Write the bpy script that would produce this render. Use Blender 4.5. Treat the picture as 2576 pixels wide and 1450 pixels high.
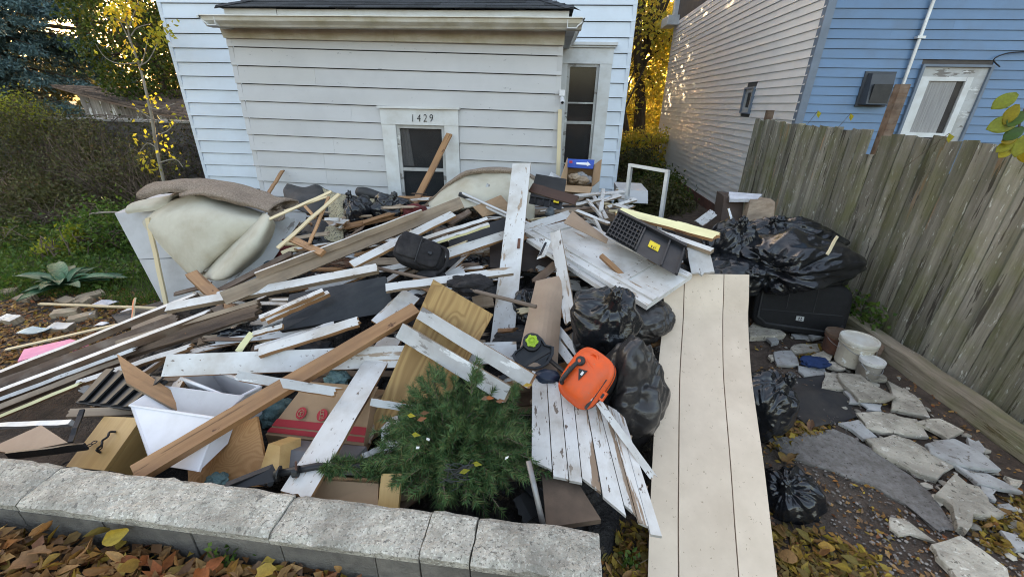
import bpy, math, random
import numpy as np
from mathutils import Vector as V, Matrix, noise
for o in list(bpy.data.objects): bpy.data.objects.remove(o)
SC = bpy.context.scene
COL = SC.collection
random.seed(7); np.random.seed(7)
R = math.radians
# ---------------------------------------------------------------- camera
FPX = 1037.0; PITCH = R(24.2); YAW = R(4.0); ROLL = R(1.16)
CAM = V((0, 0, 2.08))
cF = V((-math.sin(YAW)*math.cos(PITCH), math.cos(YAW)*math.cos(PITCH), -math.sin(PITCH)))
r0 = V((math.cos(YAW), math.sin(YAW), 0)); u0 = r0.cross(cF)
cR = r0*math.cos(ROLL) + u0*math.sin(ROLL); cU = u0*math.cos(ROLL) - r0*math.sin(ROLL)
cam = bpy.data.cameras.new('camera'); co = bpy.data.objects.new('camera', cam); COL.objects.link(co)
cam.sensor_width = 36; cam.lens = 36*FPX/2576; cam.clip_start = .05; cam.clip_end = 600
co.matrix_world = Matrix(((cR.x, cU.x, -cF.x, CAM.x), (cR.y, cU.y, -cF.y, CAM.y), (cR.z, cU.z, -cF.z, CAM.z), (0, 0, 0, 1)))
SC.camera = co
# ---------------------------------------------------------------- sky, sun, exposure
SUN_EL, SUN_AZ = 12.0, -20.5          # degrees; azimuth from +Y towards +X
w = bpy.data.worlds.new('World'); SC.world = w; w.use_nodes = True
wn = w.node_tree.nodes; bg = wn['Background']
sky = wn.new('ShaderNodeTexSky'); sky.sky_type = 'NISHITA'; sky.sun_disc = False
sky.sun_elevation = R(SUN_EL); sky.sun_rotation = R(SUN_AZ); sky.air_density = 1.0; sky.dust_density = 5.0; sky.ozone_density = .2
wb = wn.new('ShaderNodeVectorMath'); wb.operation = 'MULTIPLY'; wb.inputs[1].default_value = (1.12, 1.0, .92)   # the camera's white balance
w.node_tree.links.new(sky.outputs[0], wb.inputs[0]); w.node_tree.links.new(wb.outputs[0], bg.inputs[0]); bg.inputs[1].default_value = .15
sl = bpy.data.lights.new('sun', 'SUN'); sl.energy = 2.6; sl.angle = R(.6); sl.color = (1, .74, .42)
so = bpy.data.objects.new('sun', sl); COL.objects.link(so)
sd = V((math.sin(R(SUN_AZ))*math.cos(R(SUN_EL)), math.cos(R(SUN_AZ))*math.cos(R(SUN_EL)), math.sin(R(SUN_EL))))
so.rotation_euler = sd.to_track_quat('Z', 'Y').to_euler(); so.location = (0, 0, 30)
vs = SC.view_settings; vs.view_transform = 'Standard'; vs.look = 'None'; vs.exposure = 2.75; vs.gamma = 1
vs.use_curve_mapping = False
SC.cycles.max_bounces = 6; SC.cycles.diffuse_bounces = 2; SC.cycles.glossy_bounces = 3; SC.cycles.transmission_bounces = 4
SC.cycles.transparent_max_bounces = 8; SC.cycles.caustics_reflective = False; SC.cycles.caustics_refractive = False
SC.cycles.use_denoising = True; SC.cycles.pixel_filter_type = 'BLACKMAN_HARRIS'; SC.cycles.filter_width = 1.05
SC.render.use_motion_blur = False
# ---------------------------------------------------------------- measuring: a point of the place seen in a direction
def ray(x, y): return cF*FPX + cR*(x-1288) - cU*(y-725)
def py(x, y, Y): d = ray(x, y); return CAM + d*(Y/d.y)
def px(x, y, X): d = ray(x, y); return CAM + d*(X/d.x)
def pz(x, y, z): d = ray(x, y); return CAM + d*((z-CAM.z)/d.z)
def lerp(a, b, t): return a+(b-a)*t
def interp(x, tab):
    if x <= tab[0][0]: return tab[0][1]
    for (a, b), (c, d) in zip(tab, tab[1:]):
        if x <= c: return lerp(b, d, (x-a)/(c-a))
    return tab[-1][1]
def sst(x, a, b): t = max(0, min(1, (x-a)/(b-a))); return t*t*(3-2*t)
def heap(X, Y):                      # mean height of the rubbish heap
    h = interp(Y, ((1.1, .28), (1.5, .36), (1.8, .45), (2.5, .58), (3.2, .82), (4.0, 1.0), (5.0, 1.02), (5.9, .95), (7, .85)))
    l = interp(X, ((-5.2, .0), (-4.2, .12), (-3.4, .42), (-2.6, .8), (-1.8, 1)))
    e = interp(Y, ((1.2, .25), (1.7, .42), (2.3, .62), (3.0, .9), (3.6, 1.25), (5, 1.5)))
    r = 1-sst(X, e, e+.8)
    return h*l*r
def hp(x, y, off=0.0):               # where the line of sight meets the heap raised by off
    d = ray(x, y); t0 = .9/d.y; t1 = 7.5/d.y
    for i in range(160):
        t = lerp(t0, t1, i/159); p = CAM+d*t
        if p.z < heap(p.x, p.y)+off: return p
    return p
# ---------------------------------------------------------------- materials
def nodes(name):
    m = bpy.data.materials.new(name); m.use_nodes = True; nt = m.node_tree
    return m, nt, nt.nodes['Principled BSDF']
def c4(c): return (c[0], c[1], c[2], 1)
def N(nt, t, **k):
    n = nt.nodes.new(t)
    for a, b in k.items(): setattr(n, a, b)
    return n
def coords(nt, stretch, rnd=True):
    tc = N(nt, 'ShaderNodeTexCoord'); mp = N(nt, 'ShaderNodeMapping'); mp.inputs['Scale'].default_value = stretch
    if rnd:
        oi = N(nt, 'ShaderNodeObjectInfo'); mu = N(nt, 'ShaderNodeMath', operation='MULTIPLY'); mu.inputs[1].default_value = 37.0
        nt.links.new(oi.outputs['Random'], mu.inputs[0]); ad = N(nt, 'ShaderNodeVectorMath', operation='ADD')
        nt.links.new(tc.outputs['Object'], ad.inputs[0]); nt.links.new(mu.outputs[0], ad.inputs[1]); nt.links.new(ad.outputs[0], mp.inputs[0])
    else: nt.links.new(tc.outputs['Object'], mp.inputs[0])
    return mp.outputs[0]
def noi(nt, vec, sc, det=6, rough=.6, dist=0):
    n = N(nt, 'ShaderNodeTexNoise'); n.inputs['Scale'].default_value = sc; n.inputs['Detail'].default_value = det
    n.inputs['Roughness'].default_value = rough; n.inputs['Distortion'].default_value = dist
    nt.links.new(vec, n.inputs['Vector']); return n.outputs['Fac']
def rng(nt, v, a, b, c=0, d=1):
    m = N(nt, 'ShaderNodeMapRange'); nt.links.new(v, m.inputs[0])
    for i, q in enumerate((a, b, c, d)): m.inputs[i+1].default_value = q
    return m.outputs[0]
def mixc(nt, f, a, b, mode='MIX'):
    m = N(nt, 'ShaderNodeMix', data_type='RGBA', blend_type=mode)
    for s, v in ((0, f), (6, a), (7, b)):
        if hasattr(v, 'is_linked'): nt.links.new(v, m.inputs[s])
        else: m.inputs[s].default_value = v if s == 0 else c4(v)
    return m.outputs[2]
def mat(name, c1, c2=None, sc=5, stretch=(1, 1, 1), rough=.6, bump=.15, bsc=60, bst=None, chips=(), dirt=None, spec=.4, metal=0, rnd=.12, con=(.35, .65), coat=0, trans=0, isl=0, bdist=.01, rnd_off=True):
    m, nt, b = nodes(name); L = nt.links.new
    vec = coords(nt, stretch, rnd_off); v1 = coords(nt, (1, 1, 1), rnd_off)
    col = mixc(nt, rng(nt, noi(nt, vec, sc), *con), c1, c2 or [q*.8 for q in c1])
    for (cc, th, csc, st) in chips:
        col = mixc(nt, rng(nt, noi(nt, coords(nt, st), csc, 7, .65), th, th+.02), col, cc)
    if dirt:
        col = mixc(nt, rng(nt, noi(nt, v1, dirt[2], 5), .45, .75, 0, dirt[1]), col, dirt[0])
    hs = N(nt, 'ShaderNodeHueSaturation'); oi = N(nt, 'ShaderNodeObjectInfo')
    L(rng(nt, oi.outputs['Random'], 0, 1, 1-rnd, 1+rnd), hs.inputs['Value']); L(col, hs.inputs['Color']); col = hs.outputs[0]
    if isl:
        h2 = N(nt, 'ShaderNodeHueSaturation'); g = N(nt, 'ShaderNodeNewGeometry')
        L(rng(nt, g.outputs['Random Per Island'], 0, 1, 1-isl, 1+isl), h2.inputs['Value']); L(col, h2.inputs['Color']); col = h2.outputs[0]
    L(col, b.inputs['Base Color']); b.inputs['Roughness'].default_value = rough; b.inputs['Metallic'].default_value = metal
    b.inputs['Specular IOR Level'].default_value = spec; b.inputs['Coat Weight'].default_value = coat
    if trans: b.inputs['Transmission Weight'].default_value = trans
    if bump:
        bp = N(nt, 'ShaderNodeBump'); bp.inputs['Strength'].default_value = bump; bp.inputs['Distance'].default_value = bdist
        L(noi(nt, coords(nt, bst or stretch, rnd_off), bsc, 5), bp.inputs['Height']); L(bp.outputs[0], b.inputs['Normal'])
    return m
def leafmat(name, cols, rough=.55, transl=.35):
    m, nt, b = nodes(name); L = nt.links.new
    g = N(nt, 'ShaderNodeNewGeometry'); oi = N(nt, 'ShaderNodeObjectInfo'); ad = N(nt, 'ShaderNodeMath', operation='ADD'); fr = N(nt, 'ShaderNodeMath', operation='FRACT')
    L(g.outputs['Random Per Island'], ad.inputs[0]); L(oi.outputs['Random'], ad.inputs[1]); L(ad.outputs[0], fr.inputs[0])
    rp = N(nt, 'ShaderNodeValToRGB'); e = rp.color_ramp.elements
    while len(e) < len(cols): e.new(.5)
    for i, c in enumerate(cols): e[i].position = i/(len(cols)-1); e[i].color = c4(c)
    L(fr.outputs[0], rp.inputs[0])
    tex = noi(nt, coords(nt, (1, 1, 1)), 90, 4); col = mixc(nt, rng(nt, tex, .3, .7, .0, .45), rp.outputs[0], (.05, .03, .015))
    L(col, b.inputs['Base Color']); b.inputs['Roughness'].default_value = rough; b.inputs['Specular IOR Level'].default_value = .25
    if transl:
        t = N(nt, 'ShaderNodeBsdfTranslucent'); L(rp.outputs[0], t.inputs[0]); mx = N(nt, 'ShaderNodeMixShader'); mx.inputs[0].default_value = transl
        out = nt.nodes['Material Output']; L(b.outputs[0], mx.inputs[1]); L(t.outputs[0], mx.inputs[2]); L(mx.outputs[0], out.inputs[0])
    return m
def plywood(name, c1, c2, ring=11, st=(.28, 1, 1), knots=True):
    m, nt, b = nodes(name); L = nt.links.new
    v = coords(nt, st); h = noi(nt, v, 4.2, 2, .4, .25)
    if knots:
        vo = N(nt, 'ShaderNodeTexVoronoi'); vo.inputs['Scale'].default_value = 4.2; L(coords(nt, (.75, 1.0, .05)), vo.inputs[0]); kn = rng(nt, vo.outputs['Distance'], .0, .30, .22, 0)
        ad = N(nt, 'ShaderNodeMath', operation='ADD'); L(h, ad.inputs[0]); L(kn, ad.inputs[1]); h = ad.outputs[0]
    mu = N(nt, 'ShaderNodeMath', operation='MULTIPLY'); L(h, mu.inputs[0]); mu.inputs[1].default_value = ring*6.28
    sn = N(nt, 'ShaderNodeMath', operation='SINE'); L(mu.outputs[0], sn.inputs[0])
    col = mixc(nt, rng(nt, sn.outputs[0], -.9, 1), c1, c2)
    fine = noi(nt, coords(nt, (3, 60, 60)), 3, 4); col = mixc(nt, rng(nt, fine, .3, .8, 0, .3), col, [q*.6 for q in c2])
    if knots: col = mixc(nt, rng(nt, vo.outputs['Distance'], .07, .10, 1, 0), col, (.05, .022, .01))
    L(col, b.inputs['Base Color']); b.inputs['Roughness'].default_value = .6; b.inputs['Specular IOR Level'].default_value = .3
    return m
WHITE = mat('white_paint', (.62, .62, .61), (.54, .53, .51), 3, (.3, 1, 1), .42, .12, 30, chips=(((.30, .22, .15), .635, 13, (.16, 1, 1)), ((.11, .08, .06), .635, 42, (.5, 1, 1))), dirt=((.32, .27, .21), .75, 4))
WORN = mat('worn_white_paint', (.60, .60, .59), (.50, .485, .46), 3, (.3, 1, 1), .5, .3, 30, chips=(((.21, .145, .095), .575, 11, (.09, 1, 1)), ((.10, .075, .06), .61, 30, (.4, 1, 1))), dirt=((.28, .24, .19), .75, 5))
GREYP = mat('grey_paint', (.46, .47, .47), (.36, .36, .35), 4, (.3, 1, 1), .55, .3, 25, chips=(((.17, .16, .15), .58, 7, (.3, 1, 1)), ((.62, .63, .62), .60, 11, (.35, 1, 1))), dirt=((.2, .17, .14), .5, 5))
CREAM = mat('cream_lath', (.68, .58, .38), (.55, .43, .25), 6, (.06, 1, 1), .6, .2, 40)
WOOD = mat('raw_wood', (.40, .23, .11), (.24, .125, .055), 16, (.05, 1, 1), .65, .35, 40, chips=(((.10, .05, .03), .62, 12, (.15, 1, 1)),), dirt=((.12, .08, .05), .6, 5))
TANWOOD = mat('aged_wood', (.36, .28, .20), (.23, .165, .11), 18, (.05, 1, 1), .7, .4, 45, dirt=((.10, .08, .06), .6, 4))
DARKWOOD = mat('dark_wood', (.16, .10, .065), (.07, .045, .03), 14, (.06, 1, 1), .7, .5, 40, dirt=((.3, .25, .2), .5, 7))
ROTWOOD = mat('rotten_wood', (.20, .135, .09), (.06, .04, .03), 9, (.15, 1, 1), .85, .9, 30, chips=(((.42, .38, .33), .60, 6, (.1, 1, 1)), ((.40, .17, .05), .66, 8, (.3, 1, 1))), bdist=.03)
PINE = mat('pine_stud', (.40, .225, .105), (.245, .125, .055), 13, (.07, 1, 1), .6, .3, 40, chips=(((.11, .05, .025), .63, 9, (.4, 1, 1)), ((.16, .08, .035), .60, 22, (.05, 1, 1))), dirt=((.17, .10, .06), .6, 4))
OAK = mat('light_oak', (.55, .36, .14), (.43, .26, .09), 12, (.07, 1, 1), .45, .1, 40)
PLY = plywood('plywood_face', (.39, .25, .095), (.27, .16, .057), 15, (.13, 1, 1))
PLYR = plywood('fir_plywood', (.48, .26, .11), (.40, .205, .08), 26, (.10, 1, 1), False)
SIDING = mat('painted_siding', (.53, .53, .545), (.50, .495, .49), 2, (.15, 1, 1), .55, .08, 60, chips=(((.33, .33, .34), .665, 24, (.5, 1, 1)),), dirt=((.38, .38, .39), .45, 1.6), rnd=.05, rnd_off=True)
SIDEW = mat('pale_siding', (.66, .73, .82), (.61, .67, .745), 2, (.15, 1, 1), .5, .08, 60, dirt=((.42, .44, .46), .3, 2), rnd=.03)
TRIMW = mat('trim_white', (.66, .68, .69), (.58, .58, .57), 4, (.4, 1, 1), .5, .15, 40, dirt=((.35, .33, .28), .4, 5), rnd=.03)
STAINED = mat('stained_fascia', (.62, .60, .54), (.50, .46, .36), 5, (.6, 1, 2), .55, .05, 50, dirt=((.28, .23, .10), .7, 3), rnd=.02)
VINYLG = mat('grey_vinyl', (.74, .72, .70), (.69, .67, .65), 3, (1, .2, 1), .45, .04, 80, rnd=.025)
VINYLB = mat('blue_vinyl', (.125, .22, .37), (.11, .195, .33), 3, (.2, 1, 1), .42, .04, 80, dirt=((.10, .13, .17), .4, 3), rnd=.025)
BLUETRIM = mat('blue_trim', (.15, .19, .25), rough=.4, bump=.02, rnd=.02)
SHINGLE = mat('asphalt_shingle', (.055, .06, .068), (.03, .032, .036), 60, rough=.9, bump=.6, bsc=300, rnd=.35)
SHINGLEB = mat('brown_shingle', (.14, .10, .075), (.08, .058, .045), 30, rough=.9, bump=.6, bsc=200, rnd=.4)
FENCE = mat('weathered_fence', (.32, .30, .245), (.14, .13, .10), 13, (1, 1, .06), .85, .9, 26, bst=(1, 1, .08), chips=(((.50, .50, .45), .615, 34, (1, 1, .25)), ((.07, .062, .048), .58, 14, (1, 1, .08)), ((.30, .20, .12), .64, 5, (1, 1, .1))), dirt=((.14, .145, .05), .85, 2.4), rnd=.32, bdist=.03)
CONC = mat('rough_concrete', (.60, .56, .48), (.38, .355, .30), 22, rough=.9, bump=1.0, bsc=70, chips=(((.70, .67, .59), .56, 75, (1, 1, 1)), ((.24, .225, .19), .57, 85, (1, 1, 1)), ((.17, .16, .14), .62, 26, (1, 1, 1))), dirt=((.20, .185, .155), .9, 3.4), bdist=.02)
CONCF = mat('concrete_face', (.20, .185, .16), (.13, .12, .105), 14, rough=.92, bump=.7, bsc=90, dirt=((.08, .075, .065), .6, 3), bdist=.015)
STONE = mat('limestone', (.56, .51, .42), (.40, .36, .295), 9, rough=.9, bump=1, bsc=40, chips=(((.17, .15, .12), .60, 30, (1, 1, 1)), ((.66, .62, .54), .60, 24, (1, 1, 1))), dirt=((.19, .165, .13), .85, 5), rnd=.15, bdist=.02)
STONEG = mat('grey_slab', (.44, .44, .43), (.33, .325, .315), 8, rough=.85, bump=.7, bsc=50, chips=(((.18, .16, .14), .60, 32, (1, 1, 1)),), dirt=((.2, .18, .16), .8, 5), rnd=.12)
SLAB = mat('gravelly_concrete', (.24, .225, .21), (.15, .135, .12), 30, rough=.95, bump=.8, bsc=120, chips=(((.055, .045, .04), .62, 60, (1, 1, 1)), ((.4, .38, .35), .68, 70, (1, 1, 1))), dirt=((.07, .055, .045), .9, 2.2), bdist=.015)
SOIL = mat('soil', (.13, .095, .072), (.055, .04, .031), 9, rough=1, bump=1, bsc=45, chips=(((.19, .155, .12), .66, 55, (1, 1, 1)), ((.12, .06, .03), .64, 25, (1, 1, 1))), dirt=((.12, .10, .08), .5, 1.1), bdist=.04, rnd_off=False, rnd=0)
BRICK = mat('foundation_brick', (.17, .075, .055), (.10, .05, .04), 8, rough=.9, bump=.6, bsc=60, dirt=((.09, .07, .06), .6, 2))
BAG = mat('black_bag_plastic', (.012, .013, .016), (.008, .009, .011), 4, rough=.2, bump=.22, bsc=5, bst=(1.2, .8, 3.5), spec=.6, rnd=0, bdist=.04)
BAGG = mat('grey_bag_plastic', (.035, .033, .033), (.02, .019, .02), 4, rough=.3, bump=.25, bsc=5, bst=(1.2, .8, 3), spec=.5, rnd=.1, bdist=.04)
BLACKP = mat('black_plastic', (.018, .019, .022), (.011, .012, .014), 5, rough=.45, bump=.1, bsc=150, dirt=((.09, .085, .08), .25, 6), rnd=.2)
BLACKF = mat('black_fabric', (.022, .02, .022), (.012, .011, .012), 30, rough=.9, bump=.5, bsc=300, dirt=((.10, .09, .085), .3, 9), rnd=.2)
SUITC = mat('suitcase_fabric', (.012, .012, .014), (.008, .008, .009), 20, rough=.75, bump=.4, bsc=350, rnd=0)
RUBBER = mat('rubber_sheet', (.03, .031, .034), (.02, .02, .022), 10, rough=.6, bump=.3, bsc=80, dirt=((.10, .10, .10), .3, 7), rnd=.1)
FOAM = mat('rebond_foam', (.42, .37, .24), (.30, .26, .17), 40, rough=.95, bump=.8, bsc=90, chips=(((.05, .045, .04), .56, 55, (1, 1, 1)), ((.62, .58, .46), .62, 70, (1, 1, 1))), rnd=.05)
CARPET = mat('carpet_pile', (.54, .43, .34), (.29, .225, .175), 75, rough=1, bump=1, bsc=130, bst=(1, 1, 1), spec=.1, dirt=((.12, .10, .085), .4, 4), rnd=.05, bdist=.03)
CBACK = mat('carpet_backing', (.52, .49, .40), (.46, .425, .34), 4, rough=.9, bump=.25, bsc=160, spec=.15, dirt=((.30, .24, .16), .55, 3.5), rnd=.04)
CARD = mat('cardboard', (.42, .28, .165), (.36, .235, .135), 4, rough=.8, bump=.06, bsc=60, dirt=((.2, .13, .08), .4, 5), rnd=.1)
HARD = mat('hardboard', (.36, .26, .18), (.30, .21, .145), 3, rough=.6, bump=.08, bsc=80, dirt=((.18, .13, .09), .4, 4), rnd=.1)
PANEL = mat('beige_panelling', (.67, .55, .425), (.585, .475, .36), 5, (1, 1, 1), .5, .06, 120, chips=(((.33, .25, .175), .645, 48, (1, 1, 1)),), dirt=((.44, .34, .25), .6, 2.0), rnd=0)
ORANGE = mat('orange_plastic', (.74, .10, .015), (.66, .085, .012), 3, rough=.46, bump=.08, bsc=200, chips=(((.45, .16, .09), .66, 40, (1, 1, 1)),), dirt=((.30, .10, .06), .5, 9), rnd=0)
LIME = mat('lime_plastic', (.36, .52, .02), rough=.4, bump=0, rnd=0)
ALU = mat('aluminium', (.62, .65, .68), (.52, .54, .56), 8, (.1, 1, 1), .42, .1, 60, metal=.55, dirt=((.35, .34, .32), .4, 6), rnd=.08)
STEEL = mat('galvanised_pipe', (.36, .37, .38), (.26, .26, .26), 10, rough=.5, bump=.15, bsc=60, metal=.6, dirt=((.22, .15, .10), .5, 8))
BLACKM = mat('black_metal', (.02, .02, .022), (.014, .014, .015), 8, rough=.42, bump=.1, bsc=100, metal=.2, rnd=.1)
RUST = mat('rusty_metal', (.16, .07, .04), (.08, .04, .03), 9, rough=.8, bump=.5, bsc=60)
GREYM = mat('enamel_grey', (.44, .445, .46), (.40, .40, .41), 3, rough=.4, bump=.05, bsc=60, chips=(((.16, .10, .07), .70, 6, (.5, 1, .3)),), dirt=((.27, .26, .26), .6, 4), rnd=.03)
WPLAS = mat('white_plastic', (.70, .70, .73), (.64, .64, .66), 3, rough=.4, bump=.03, bsc=80, dirt=((.4, .38, .36), .3, 5), rnd=.05)
YEL = mat('yellow_sticker', (.75, .58, .02), (.6, .45, .01), 30, rough=.5, bump=0, rnd=0)
YELB = mat('yellow_painted_board', (.74, .70, .40), (.66, .60, .32), 5, (.3, 1, 1), .55, .1, 50, dirt=((.42, .36, .2), .4, 5))
PINK = mat('pink_foam', (.85, .34, .46), (.75, .26, .38), 6, rough=.7, bump=.15, bsc=60, rnd=.05)
BLUEC = mat('blue_print', (.04, .10, .42), (.03, .07, .33), 6, rough=.4, bump=.05, rnd=0)
TEAL = mat('teal_cloth', (.03, .09, .13), (.02, .055, .085), 20, rough=.95, bump=.8, bsc=40, bdist=.04)
MINT = mat('mint_fabric', (.16, .25, .25), (.08, .14, .145), 10, rough=.95, bump=.6, bsc=30, bdist=.05)
REDC = mat('red_cloth', (.16, .03, .03), (.09, .02, .02), 12, rough=.9, bump=.6, bsc=30, bdist=.04)
BLUECL = mat('blue_cloth', (.03, .08, .50), (.02, .05, .35), 12, rough=.8, bump=.4, bsc=30, bdist=.03)
WHITEC = mat('white_cloth', (.66, .66, .70), (.52, .52, .55), 10, rough=.9, bump=.5, bsc=25, bdist=.04)
REDPR = mat('red_print', (.42, .035, .045), (.36, .03, .04), 8, rough=.75, bump=0, rnd=0)
NEEDLE = leafmat('tree_needles', [(.03, .085, .034), (.055, .14, .048), (.11, .21, .065), (.04, .105, .04), (.16, .235, .075), (.12, .10, .045)], .55, .15)
TAPE = mat('white_label', (.72, .72, .70), (.5, .5, .5), 60, rough=.5, bump=0, rnd=.05)
DARKJ = mat('dark_rubbish_shade', (.026, .023, .021), (.008, .007, .007), 6, rough=.7, bump=1, bsc=14, chips=(((.09, .07, .05), .62, 11, (1, 1, 1)), ((.05, .05, .06), .60, 9, (1, 1, 1))), bdist=.08)  # dark debris, darkened further for the black shade in the gaps
BARK = mat('bark', (.10, .075, .05), (.045, .032, .022), 14, (1, 1, .2), .95, 1, 30, bdist=.03)
PBARK = mat('pale_bark', (.32, .29, .24), (.2, .175, .14), 14, (1, 1, .2), .9, .5, 30)
TWIG = mat('twig', (.16, .12, .09), (.085, .064, .05), 10, rough=.95, bump=0, isl=.35)
SPRUCE = leafmat('spruce_needles', [(.04, .085, .088), (.10, .19, .195), (.19, .30, .305), (.06, .125, .125)], .6, .05)
GREENL = leafmat('green_leaves', [(.03, .06, .012), (.06, .11, .02), (.12, .17, .03), (.045, .085, .018), (.22, .20, .02)], .5, .35)
YELLOWL = leafmat('yellow_leaves', [(.55, .44, .03), (.60, .52, .05), (.40, .40, .04), (.60, .40, .03), (.32, .36, .04)], .5, .5)
GOLDL = leafmat('golden_leaves', [(.80, .63, .10), (.72, .62, .12), (.48, .50, .09), (.82, .68, .16), (.60, .44, .09)], .5, .72)
SHRUBL = leafmat('dull_leaves', [(.05, .06, .02), (.085, .10, .032), (.14, .135, .05), (.065, .075, .028), (.12, .085, .045)], .6, .25)
HERB = leafmat('herb_leaves', [(.04, .10, .018), (.08, .16, .025), (.13, .20, .03), (.05, .12, .02)], .5, .35)
HOSTA = mat('broad_leaf', (.05, .125, .055), (.03, .08, .038), 12, rough=.5, bump=.5, bsc=25, rnd=.2, bdist=.03)
LIMEL = leafmat('lime_leaves', [(.34, .36, .03), (.24, .30, .03), (.42, .42, .05)], .5, .4)
LITTER = leafmat('dead_leaves', [(.22, .10, .035), (.34, .17, .05), (.13, .065, .03), (.44, .25, .09), (.24, .13, .065), (.46, .33, .05), (.32, .10, .03), (.18, .11, .07), (.50, .30, .12)], .7, .12)
LITTERY = leafmat('yellowing_leaves', [(.40, .28, .03), (.20, .12, .04), (.30, .16, .05), (.46, .34, .04), (.13, .08, .035), (.24, .20, .04)], .6, .12)
GLASS, _nt, _b = nodes('window_glass'); _b.inputs['Base Color'].default_value = (.03, .033, .036, 1); _b.inputs['Roughness'].default_value = .08; _b.inputs['Specular IOR Level'].default_value = .6; _b.inputs['Alpha'].default_value = .42
CURT = mat('curtain', (.62, .61, .60), (.45, .44, .44), 9, (8, 1, .3), .9, .3, 20, rnd=.1)
BLACKI = mat('black_paint', (.015, .016, .02), rough=.5, bump=0, rnd=0)
CLEAR, _nt, _b = nodes('clear_plastic'); _b.inputs['Base Color'].default_value = (.75, .77, .8, 1); _b.inputs['Roughness'].default_value = .2; _b.inputs['Alpha'].default_value = .35
# ---------------------------------------------------------------- mesh helpers
def link(o, parent=None):
    COL.objects.link(o)
    if parent is not None: o.parent = parent
    return o
def tag(o, label=None, cat=None, group=None, kind=None):
    if label: o['label'] = label
    if cat: o['category'] = cat
    if group: o['group'] = group
    if kind: o['kind'] = kind
    return o
def thing(name, label, cat, loc, group=None, kind=None):
    o = bpy.data.objects.new(name, None); o.empty_display_size = .1; o.location = loc; link(o)
    return tag(o, label, cat, group, kind)
def rootloc(p):
    l = V((0, 0, 0))
    while p is not None: l = l+p.location; p = p.parent
    return l
def meshdata(name, vs, fs, mats, fm=None, smooth=False):
    me = bpy.data.meshes.new(name); me.from_pydata([tuple(v) for v in vs], [], fs)
    for m in (mats if isinstance(mats, (list, tuple)) else [mats]): me.materials.append(m)
    if fm is not None: me.polygons.foreach_set('material_index', fm)
    if smooth: me.polygons.foreach_set('use_smooth', [True]*len(me.polygons))
    me.update(); return me
def mk(name, vs, fs, mats, parent=None, fm=None, smooth=False, frame=None):
    """one mesh object from world-space points; frame = (origin, x axis, z axis) gives it its own axes"""
    if frame is None:
        c = sum((V(v) for v in vs), V())/len(vs); zmin = min(v[2] for v in vs); c.z = zmin
        o = bpy.data.objects.new(name, meshdata(name, [V(v)-c for v in vs], fs, mats, fm, smooth)); o.location = c-rootloc(parent)
    else:
        c, X, Z = frame; X = X.normalized(); Z = (Z-X*Z.dot(X)).normalized(); Y = Z.cross(X)
        M = Matrix((X, Y, Z))
        o = bpy.data.objects.new(name, meshdata(name, [M @ (V(v)-c) for v in vs], fs, mats, fm, smooth))
        o.rotation_mode = 'QUATERNION'; o.location = c-rootloc(parent); o.rotation_quaternion = M.transposed().to_quaternion()
    return link(o, parent)
def solid(name, mat_, parent, *lists, smooth=False, frame=None):
    """join several (verts, faces) into one mesh object"""
    vs, fs = [], []
    for v, f in lists:
        k = len(vs); vs += v; fs += [[i+k for i in q] for q in f]
    return mk(name, vs, fs, mat_, parent, smooth=smooth, frame=frame)
BOXF = [[0, 3, 2, 1], [4, 5, 6, 7], [0, 1, 5, 4], [1, 2, 6, 5], [2, 3, 7, 6], [3, 0, 4, 7]]
def box(x0, x1, y0, y1, z0, z1):
    return [V((x0, y0, z0)), V((x1, y0, z0)), V((x1, y1, z0)), V((x0, y1, z0)), V((x0, y0, z1)), V((x1, y0, z1)), V((x1, y1, z1)), V((x0, y1, z1))], [list(f) for f in BOXF]
def hexa(p, q):                       # two quads of four points
    return list(p)+list(q), [list(f) for f in BOXF]
def obox(c, X, Y, Z, a, b, h):        # box about c with unit axes and full sizes
    X, Y, Z = X*(a/2), Y*(b/2), Z*(h/2)
    return [c+X*i+Y*j+Z*k for k in (-1, 1) for i, j in ((-1, -1), (1, -1), (1, 1), (-1, 1))], [list(f) for f in BOXF]
def plate(corners, t, bow=0, n=1):
    """a sheet from four world corners (counter-clockwise seen from its face), thickness t behind the face"""
    a, b, c, d = corners; nn = (b-a).cross(d-a)+(d-c).cross(b-c); nn.normalize()
    if n == 1: return hexa([p-nn*t for p in corners], corners)
    vs, fs = [], []
    for s in (0, 1):
        for j in range(n+1):
            for i in range(n+1):
                u, v = i/n, j/n; p = (a*(1-u)+b*u)*(1-v)+(d*(1-u)+c*u)*v
                vs.append(p+nn*(bow*math.sin(math.pi*u)*math.sin(math.pi*v)-(0 if s else t)))
    q = (n+1)**2; idx = lambda s, i, j: s*q+j*(n+1)+i
    for j in range(n):
        for i in range(n):
            fs.append([idx(1, i, j), idx(1, i+1, j), idx(1, i+1, j+1), idx(1, i, j+1)]); fs.append([idx(0, i, j), idx(0, i, j+1), idx(0, i+1, j+1), idx(0, i+1, j)])
    for i in range(n):
        fs += [[idx(0, i, 0), idx(0, i+1, 0), idx(1, i+1, 0), idx(1, i, 0)], [idx(0, i, n), idx(1, i, n), idx(1, i+1, n), idx(0, i+1, n)],
               [idx(0, 0, i), idx(1, 0, i), idx(1, 0, i+1), idx(0, 0, i+1)], [idx(0, n, i), idx(0, n, i+1), idx(1, n, i+1), idx(1, n, i)]]
    return vs, fs
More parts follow.
